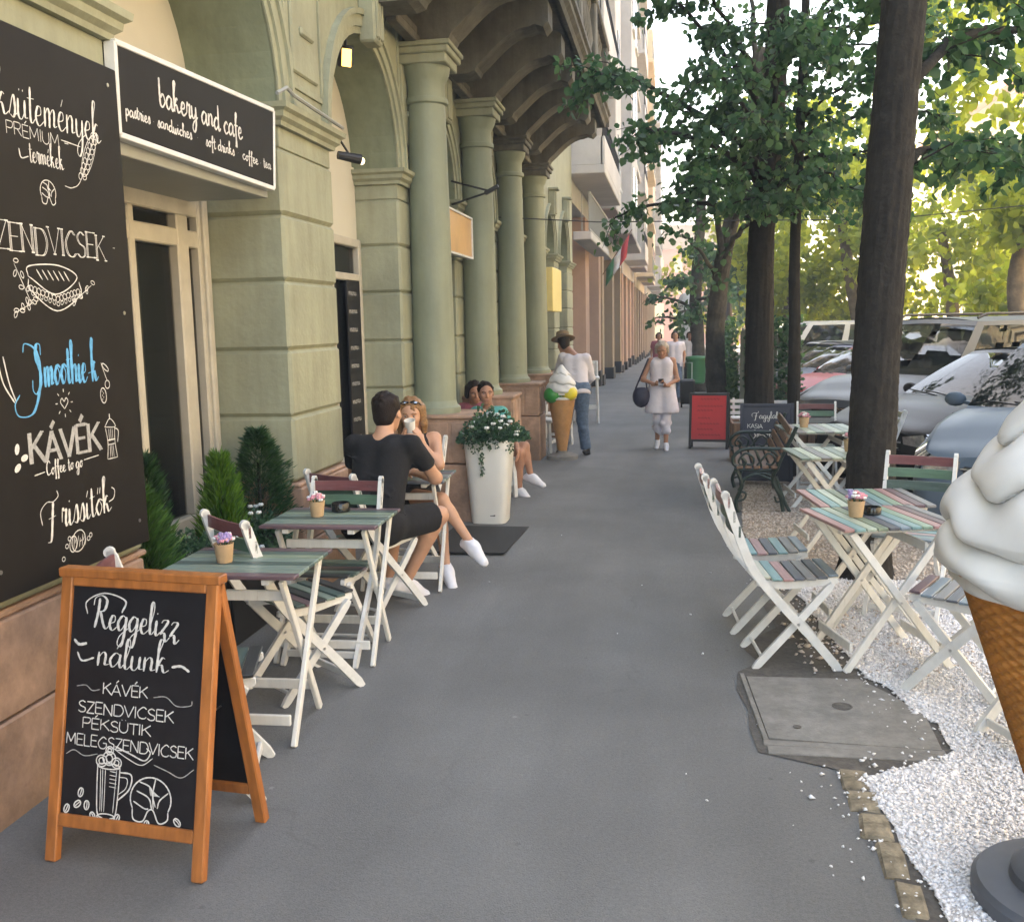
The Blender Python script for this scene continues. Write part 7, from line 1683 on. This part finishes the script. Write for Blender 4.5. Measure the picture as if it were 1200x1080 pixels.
def torso(J, g_=.014, k=1.0, sleeve=.5, hem=-.02, low=None, straps=False):
    shl, shr = np.array(J['sL'], float), np.array(J['sR'], float); pel = np.array(J['pel'], float); ch = (shl + shr) / 2 - np.array((0, 0, .06)); lat = (shl - shr) / np.linalg.norm(shl - shr); up = ch - pel; up /= np.linalg.norm(up); wa = pel + up * .16; P = []
    nk = (shl + shr) / 2 + up * .02; fwd = np.cross(lat, up)
    for sy in (-1, 1):
        P += [cap_(pel + up * hem + lat * sy * .075 * k, wa + lat * sy * .06 * k, .100 * k + g_, .088 * k + g_, .03, cut=[(pel + up * (hem - .055), -up)]), cap_(wa + lat * sy * .06 * k, ch + lat * sy * .065 * k, .088 * k + g_, .100 * k + g_, .03)]
        sh = shl if sy > 0 else shr
        if not straps: P.append(cap_(ch + lat * sy * .04 * k, sh - lat * sy * .02, .078 * k + g_, .046 * k + g_, .03, cut=[(nk + up * .035, up)]))
        else: P.append(cap_(ch + fwd * .06 + lat * sy * .05, nk + lat * sy * .065 + fwd * .01, .03, .018, .02)); P.append(cap_(ch - fwd * .06 + lat * sy * .05, nk + lat * sy * .065, .03, .018, .02))
    if sleeve:
        for s_, sh in (('L', shl), ('R', shr)):
            el = np.array(J['e' + s_], float); wr = np.array(J['w' + s_], float)
            d = (el - sh) / np.linalg.norm(el - sh)
            if sleeve <= 1: e2 = sh + (el - sh) * sleeve; P.append(cap_(sh - np.array((0, 0, .012)), e2 + d * .03, .044 * k + g_, .044 * k + g_, .03, cut=[(e2, d)]))
            else:
                P.append(cap_(sh, el, .050 * k + g_, .040 * k + g_, .03)); d2 = (wr - el) / np.linalg.norm(wr - el); e2 = el + (wr - el) * (sleeve - 1); P.append(cap_(el, e2 + d2 * .03, .040 * k + g_, .032 * k + g_, .02, cut=[(e2, d2)]))
    # folds
    for _ in range(26):
        z = rng.random(); a = rng.random() * 2 * pi; p = pel + up * (.0 + .36 * z) + lat * cos(a) * (.15 * k + g_) + fwd * sin(a) * (.090 * k + g_); q = p + lat * sin(a) * rng.normal() * .10 + up * (rng.normal() * .06 - .05 * cos(a) * z); P.append(cap_(p, q, .010, .004, .012))
    return P
def legs(J, g_=.014, k=1.0, frac=1.0, sub=.0):
    P = []; pel = np.array(J['pel'], float)
    for s_ in 'LR':
        h, kn, an = [np.array(J[q + s_], float) for q in 'hka']
        if frac <= 1: e = h + (kn - h) * frac; d = (kn - h) / np.linalg.norm(kn - h); P.append(cap_(h, e + d * .04, .086 * k + g_, .064 * k + g_ + .006, .03, cut=[(e, d)]))
        else:
            P.append(cap_(h, kn, .084 * k + g_, .058 * k + g_, .03)); d = (an - kn) / np.linalg.norm(an - kn); e = kn + (an - kn) * (frac - 1); P.append(cap_(kn, e + d * .03, .056 * k + g_, (.042 + sub) * k + g_, .03, cut=[(e, d)]))
            for _ in range(3): u = rng.random(); p = kn + (an - kn) * u * (frac - 1) ; q = rng.normal(size=3) * .03; P.append(cap_(p + q, p - q, .030 * k + g_, None, .02))
    lat = (np.array(J['hL'], float) - np.array(J['hR'], float)); lat /= np.linalg.norm(lat) + 1e-9
    P.append(cap_(pel - lat * .07 * k, pel + lat * .07 * k, .105 * k + g_, None, .04)); return P

# man in black, seated with his back to us
J = dict(base=(-1.74, 5.5, 0), pel=(-1.74, 5.44, .545), sL=(-1.895, 5.60, 1.0), sR=(-1.515, 5.55, 1.01), eL=(-1.93, 5.72, .78), wL=(-1.78, 5.93, .775), eR=(-1.43, 5.74, .775), wR=(-1.60, 5.93, .775),
         hL=(-1.82, 5.50, .535), hR=(-1.665, 5.46, .535), kL=(-1.74, 5.93, .54), kR=(-1.435, 5.83, .525), aL=(-1.78, 5.86, .09), aR=(-1.66, 5.80, .10), tL=(-1.77, 6.0, .04), tR=(-1.56, 5.90, .045))
hd = (vec(-1.690, 5.66, 1.175), (.25, 1, -.12), (0, .1, 1))
t, R, hc = person('man in a black t-shirt and black shorts seated with his back to us', J, M['skin'], [
    ('t_shirt', M['clblack'], torso(J, .012, 1.03, .62), .008), ('shorts', M['clblack'], legs(J, .018, 1.05, .86), .008), ('shoes', M['shoe'], shoe(J['aL'], J['tL']) + shoe(J['aR'], J['tR']), .006)],
    hd, [(J['wL'], (.8, .6, -.05), (0, 0, -1), -1, .5), (J['wR'], (-.6, .8, -.05), (0, 0, -1), 1, .5)], (hair_short, M['hairb']), thick=1.06)
# woman opposite him, cup at her mouth, legs crossed
J = dict(base=(-1.78, 6.6, 0), pel=(-1.79, 6.64, .52), sL=(-1.61, 6.50, .925), sR=(-1.89, 6.53, .93), eL=(-1.55, 6.34, .765), wL=(-1.66, 6.335, .91), eR=(-1.88, 6.33, .78), wR=(-1.79, 6.33, .925),
         hL=(-1.72, 6.58, .50), hR=(-1.86, 6.58, .50), kR=(-1.52, 6.25, .545), kL=(-1.54, 6.28, .445), aR=(-1.325, 6.22, .265), aL=(-1.49, 6.20, .10), tR=(-1.21, 6.12, .20), tL=(-1.41, 6.06, .04))
hd = (vec(-1.765, 6.46, 1.085), (.12, -1, -.12), (0, 0, 1), .95)
t, R, hc = person('young woman in a black tank top drinking from a cup with her legs crossed', J, M['skin'], [
    ('tank_top', M['clblack'], torso(J, .010, .88, 0, straps=True), .007), ('shorts', M['clblack'], legs(J, .010, .9, .32), .008), ('shoes', M['shoe'], shoe(J['aL'], J['tL'], .95) + shoe(J['aR'], J['tR'], .95), .006)],
    hd, [(J['wL'], (-.35, -.1, .95), (-.8, .3, 0), -1, .75, .92), (J['wR'], (.2, -.1, .95), (.8, .3, 0), 1, .75, .92)], (hair_long, M['hairl']), thick=.88)
sg = MB(); T = lambda f, l, u: tuple(hc + R @ np.array((f, l, u)) - np.array(J['base']))
for sy in (-1, 1): sg.tube([T(.055 + .0, sy * .008, .105), T(.06, sy * .035, .112), T(.045, sy * .058, .098), T(.05, sy * .035, .088), T(.055, sy * .008, .105)], .006, 6); sg.tube([T(.045, sy * .06, .10), T(-.02, sy * .085, .05)], .004, 5)
obj('sunglasses', sg, M['blackg'], t)
sg = MB()
for sy in (-1, 1): sg.blob(T(.054, sy * .034, .101), (.020, .008, .011), 8)
obj('sunglass_lenses', sg, M['chrome'], t)
cp = MB(); cp.lathe([(0, 0), (.027, 0), (.038, .09), (.036, .09), (.026, .006), (0, .006)], 20, cap=False); o = obj('coffee_cup', cp, M['potw'], None, loc=(-1.735, 6.335, .985), rot=(.35, 0, 0), smooth=True); tag(o, 'white paper cup the young woman drinks from', 'cup')
cp = MB(); cp.lathe([(0, 0), (.05, 0), (.07, .012), (.068, .014), (.03, .008)], 20, cap=False); cp.lathe([(.022, .008), (.035, .055), (.032, .055), (.02, .012)], 16, cap=False); o = obj('saucer', cp, M['potw'], None, loc=(-1.72, 6.05, .722), smooth=True); tag(o, 'white cup and saucer on the couple\'s dark table', 'cup')
# woman in teal behind the planter, and her neighbour
J = dict(base=(-1.86, 9.95, g(9.95)), pel=(-1.86, 9.98, .36), sL=(-1.73, 9.86, .80), sR=(-2.03, 9.93, .79), eL=(-1.62, 9.80, .58), wL=(-1.56, 9.70, .45), eR=(-2.06, 9.78, .58), wR=(-1.90, 9.62, .48), hL=(-1.80, 9.92, .36), hR=(-1.90, 9.88, .35),
         kL=(-1.51, 9.86, .44), kR=(-1.55, 9.78, .38), aL=(-1.45, 9.86, .14), aR=(-1.57, 9.84, .0), tL=(-1.32, 9.80, .10), tR=(-1.44, 9.76, -.05))
t, R, hc = person('older woman in a teal top and denim shorts seated behind the white planter', J, M['skin2'], [('teal_top', M['clteal'], torso(J, .016, 1.0, .5), .011), ('denim_shorts', M['jeans'], legs(J, .016, 1.0, .85), .011), ('shoes', M['shoe'], shoe(J['aL'], J['tL'], .9) + shoe(J['aR'], J['tR'], .9), .009)],
    (vec(-1.895, 9.84, .985), (.35, -1, -.05), (0, 0, 1)), [(J['wL'], (.2, -.6, -.7), (-1, 0, 0), 1, .5), (J['wR'], (.5, -.6, -.5), (0, 0, -1), -1, .5)], (hair_short, M['hairb']), vox=.013, gid='people sitting by the second column')
J = dict(base=(-2.12, 10.5, g(10.5)), pel=(-2.10, 10.45, .40), sL=(-1.98, 10.38, .80), sR=(-2.28, 10.42, .79), eL=(-1.88, 10.3, .58), wL=(-1.95, 10.15, .5), eR=(-2.33, 10.3, .58), wR=(-2.2, 10.15, .5), hL=(-2.02, 10.4, .38), hR=(-2.18, 10.4, .38), kL=(-1.98, 10.08, .42), kR=(-2.18, 10.08, .42), aL=(-1.98, 10.08, .02), aR=(-2.18, 10.08, .02), tL=(-1.98, 9.96, -.03), tR=(-2.18, 9.96, -.03))
person('dark haired person in a magenta top sitting behind the woman in teal', J, M['skin2'], [('magenta_top', M['clmag'], torso(J, .016, 1.0, .6), .012), ('trousers', M['jeans'], legs(J, .016, 1.0, 1.9), .012)], (vec(-2.12, 10.36, .96), (.5, -1, -.3), (0, 0, 1)), [], (hair_bob, M['hairb']), vox=.013, gid='people sitting by the second column', face=True)
# man in the straw hat leaning over, back to us
z0 = g(13.3)
J = dict(base=(-1.33, 13.3, z0), pel=(-1.30, 13.25, .80), sL=(-1.50, 13.42, 1.22), sR=(-1.17, 13.34, 1.20), eL=(-1.60, 13.62, .98), wL=(-1.62, 13.85, .92), eR=(-1.12, 13.48, .93), wR=(-1.22, 13.70, .82), hL=(-1.38, 13.25, .76), hR=(-1.22, 13.23, .76),
         kL=(-1.45, 13.26, .35), kR=(-1.23, 13.30, .36), aL=(-1.50, 13.20, z0 + .08), aR=(-1.19, 13.36, z0 + .08), tL=(-1.60, 13.28, z0 + .04), tR=(-1.17, 13.50, z0 + .04))
t, R, hc = person('man in a straw hat, pale pink shirt and jeans leaning forward by the columns', J, M['skin2'], [('shirt', M['clpink'], torso(J, .016, 1.0, 1.75, hem=-.05), .011), ('jeans', M['jeans'], legs(J, .020, 1.0, 1.97, .012), .011), ('shoes', M['black'], shoe(J['aL'], J['tL'], 1.05) + shoe(J['aR'], J['tR'], 1.05), .009)],
    (vec(-1.50, 13.50, 1.385), (-.5, .8, -.35), (-.1, .3, 1)), [(J['wL'], (0, 1, -.2), (0, 0, -1), 1, .4), (J['wR'], (-.3, .8, -.3), (0, 0, -1), -1, .4)], (hair_short, M['hairb']), vox=.013, thick=1.05)
ht = MB(); ht.lathe([(0, .13), (.05, .128), (.085, .11), (.095, .06), (.10, .03), (.105, .02), (.14, .008), (.168, .016), (.168, .012), (.14, .0), (.10, .01), (.09, .03)], 28, cap=False); Mh = Matrix.Translation(Vector(hc + R @ np.array((-.01, 0, .065)) - np.array(J['base']))) @ Matrix(((R[0, 0], R[0, 1], R[0, 2]), (R[1, 0], R[1, 1], R[1, 2]), (R[2, 0], R[2, 1], R[2, 2]))).to_4x4()
ht.v = [tuple(Mh @ Vector(v)) for v in ht.v]; obj('straw_hat', ht, M['straw'], t, smooth=True)
hb = MB(); hb.lathe([(.098, .025), (.100, .05), (.096, .055)], 28, cap=False); hb.v = [tuple(Mh @ Vector(v)) for v in hb.v]; obj('hat_band', hb, M['black'], t)
# woman in white walking towards us
z0 = g(14.2)
J = dict(base=(-.17, 14.2, z0), pel=(-.17, 14.2, .66), sL=(-.015, 14.18, 1.12), sR=(-.335, 14.18, 1.12), eL=(.045, 14.15, .85), wL=(-.10, 13.98, .78), eR=(-.44, 14.12, .86), wR=(-.27, 13.96, .80), hL=(-.10, 14.2, .63), hR=(-.24, 14.2, .63),
         kL=(-.11, 14.13, .27), kR=(-.22, 14.20, .27), aL=(-.11, 14.08, z0 + .08), aR=(-.235, 14.30, z0 + .10), tL=(-.10, 13.94, z0 + .04), tR=(-.25, 14.16, z0 + .04))
skirt = [cap_((-.17 + d, 14.19, .78), (-.17 + d * 1.6, 14.18, .42), .115, .15, .04, cut=[(vec(-.17, 14.2, .38), vec(0, 0, -1.))]) for d in (-.06, .06)]
t, R, hc = person('woman in a white dress and cropped trousers walking and reading her phone', J, M['skin2'], [('white_dress', M['clwhite'], torso(J, .016, .98, 0, straps=True) + skirt, .011), ('cropped_trousers', M['clwhite'], legs(J, .014, .92, 1.55), .011), ('shoes', M['shoe'], shoe(J['aL'], J['tL'], .85) + shoe(J['aR'], J['tR'], .85), .009)],
    (vec(-.17, 14.12, 1.27), (.0, -1, -.35), (0, -.2, 1)), [(J['wL'], (-.8, -.4, .1), (0, .3, 1), -1, .6), (J['wR'], (.8, -.4, .1), (0, .3, 1), 1, .6)], (hair_bob, M['hairg']), vox=.012, thick=.95)
ph = MB(); ph.box((0, 0, 0), (.075, .15, .012), ch=.003); o = obj('phone', ph, M['blackg'], None, loc=(-.18, 13.90, .83), rot=(.6, 0, 0)); tag(o, 'black phone in the hands of the woman in white', 'phone')
bgm = MB(); bgm.blob((0, 0, 0), (.125, .06, .16), 16); o = thing('shoulder_bag', 'navy shoulder bag hanging at the side of the woman in white', 'bag', (-.46, 14.1, .62)); bgm.v = [(x, y, min(z, .13)) for x, y, z in bgm.v]; obj('bag_body', bgm, M['navy'], o, smooth=True)
st = MB(); st.tube([(-.08, 0, .11), (-.0, -.03, .3), (.10, .0, .53), (.12, .06, .53), (.06, .06, .3), (.08, .02, .11)], .012, 6); obj('strap', st, M['navy'], o)
# strollers further off
def stroller(label, x, y, top, bot, hairm, sk, ph=1):
    z0 = g(y)
    J = dict(base=(x, y, z0), pel=(x, y, z0 + .92), sL=(x + .17, y, z0 + 1.42), sR=(x - .17, y, z0 + 1.42), eL=(x + .22, y + .05 * ph, z0 + 1.14), wL=(x + .2, y - .1 * ph, z0 + .92), eR=(x - .22, y + .02, z0 + 1.14), wR=(x - .22, y - .12, z0 + .94), hL=(x + .08, y, z0 + .88), hR=(x - .08, y, z0 + .88),
             kL=(x + .09, y - .12 * ph, z0 + .48), kR=(x - .09, y + .05 * ph, z0 + .48), aL=(x + .09, y - .14 * ph, z0 + .08), aR=(x - .09, y + .24 * ph, z0 + .12), tL=(x + .09, y - .28 * ph, z0 + .04), tR=(x - .09, y + .1 * ph, z0 + .05))
    return person(label, J, sk, [('top', top, torso(J, .018, 1.05, .6), .02), ('trousers', bot, legs(J, .018, 1.0, 1.95, .01), .02), ('shoes', M['black'], shoe(J['aL'], J['tL']) + shoe(J['aR'], J['tR']), .016)], (vec(x, y - .02, z0 + 1.60), (0, -1, 0), (0, 0, 1)), [(J['wL'], (0, -.2, -1), (-1, 0, 0), 1, .4), (J['wR'], (0, -.2, -1), (1, 0, 0), -1, .4)], (hair_bob, hairm), vox=.018, gid='people far down the pavement')
stroller('dark haired walker in white just behind the woman in white', .03, 24.5, M['clwhite'], M['jeans'], M['hairb'], M['skin2'])
stroller('distant walker in a magenta top on the pavement', -.45, 30, M['clmag'], M['jeans'], M['hairb'], M['skin2'], -1)
stroller('distant walker in a pale shirt on the right of the pavement', .45, 29, M['clpink'], M['black'], M['hairb'], M['skin2'])
sc_ = thing('wheeled_suitcase', 'small black wheeled suitcase behind the woman in white', 'suitcase', (.30, 22.5, g(22.5)))
b = MB(); b.box((0, 0, .36), (.34, .22, .56), ch=.04); obj('case', b, M['black'], sc_)
b = MB(); b.tube([(-.1, .08, .6), (-.1, .1, 1.0), (.1, .1, 1.0), (.1, .08, .6)], .012, 6); obj('handle', b, M['steel'], sc_)
for sx_ in (-.13, .13): b = MB(); b.tube([(sx_ - .02, 0, .045), (sx_ + .02, 0, .045)], .045, 12); obj('wheel', b, M['rubber'], sc_)
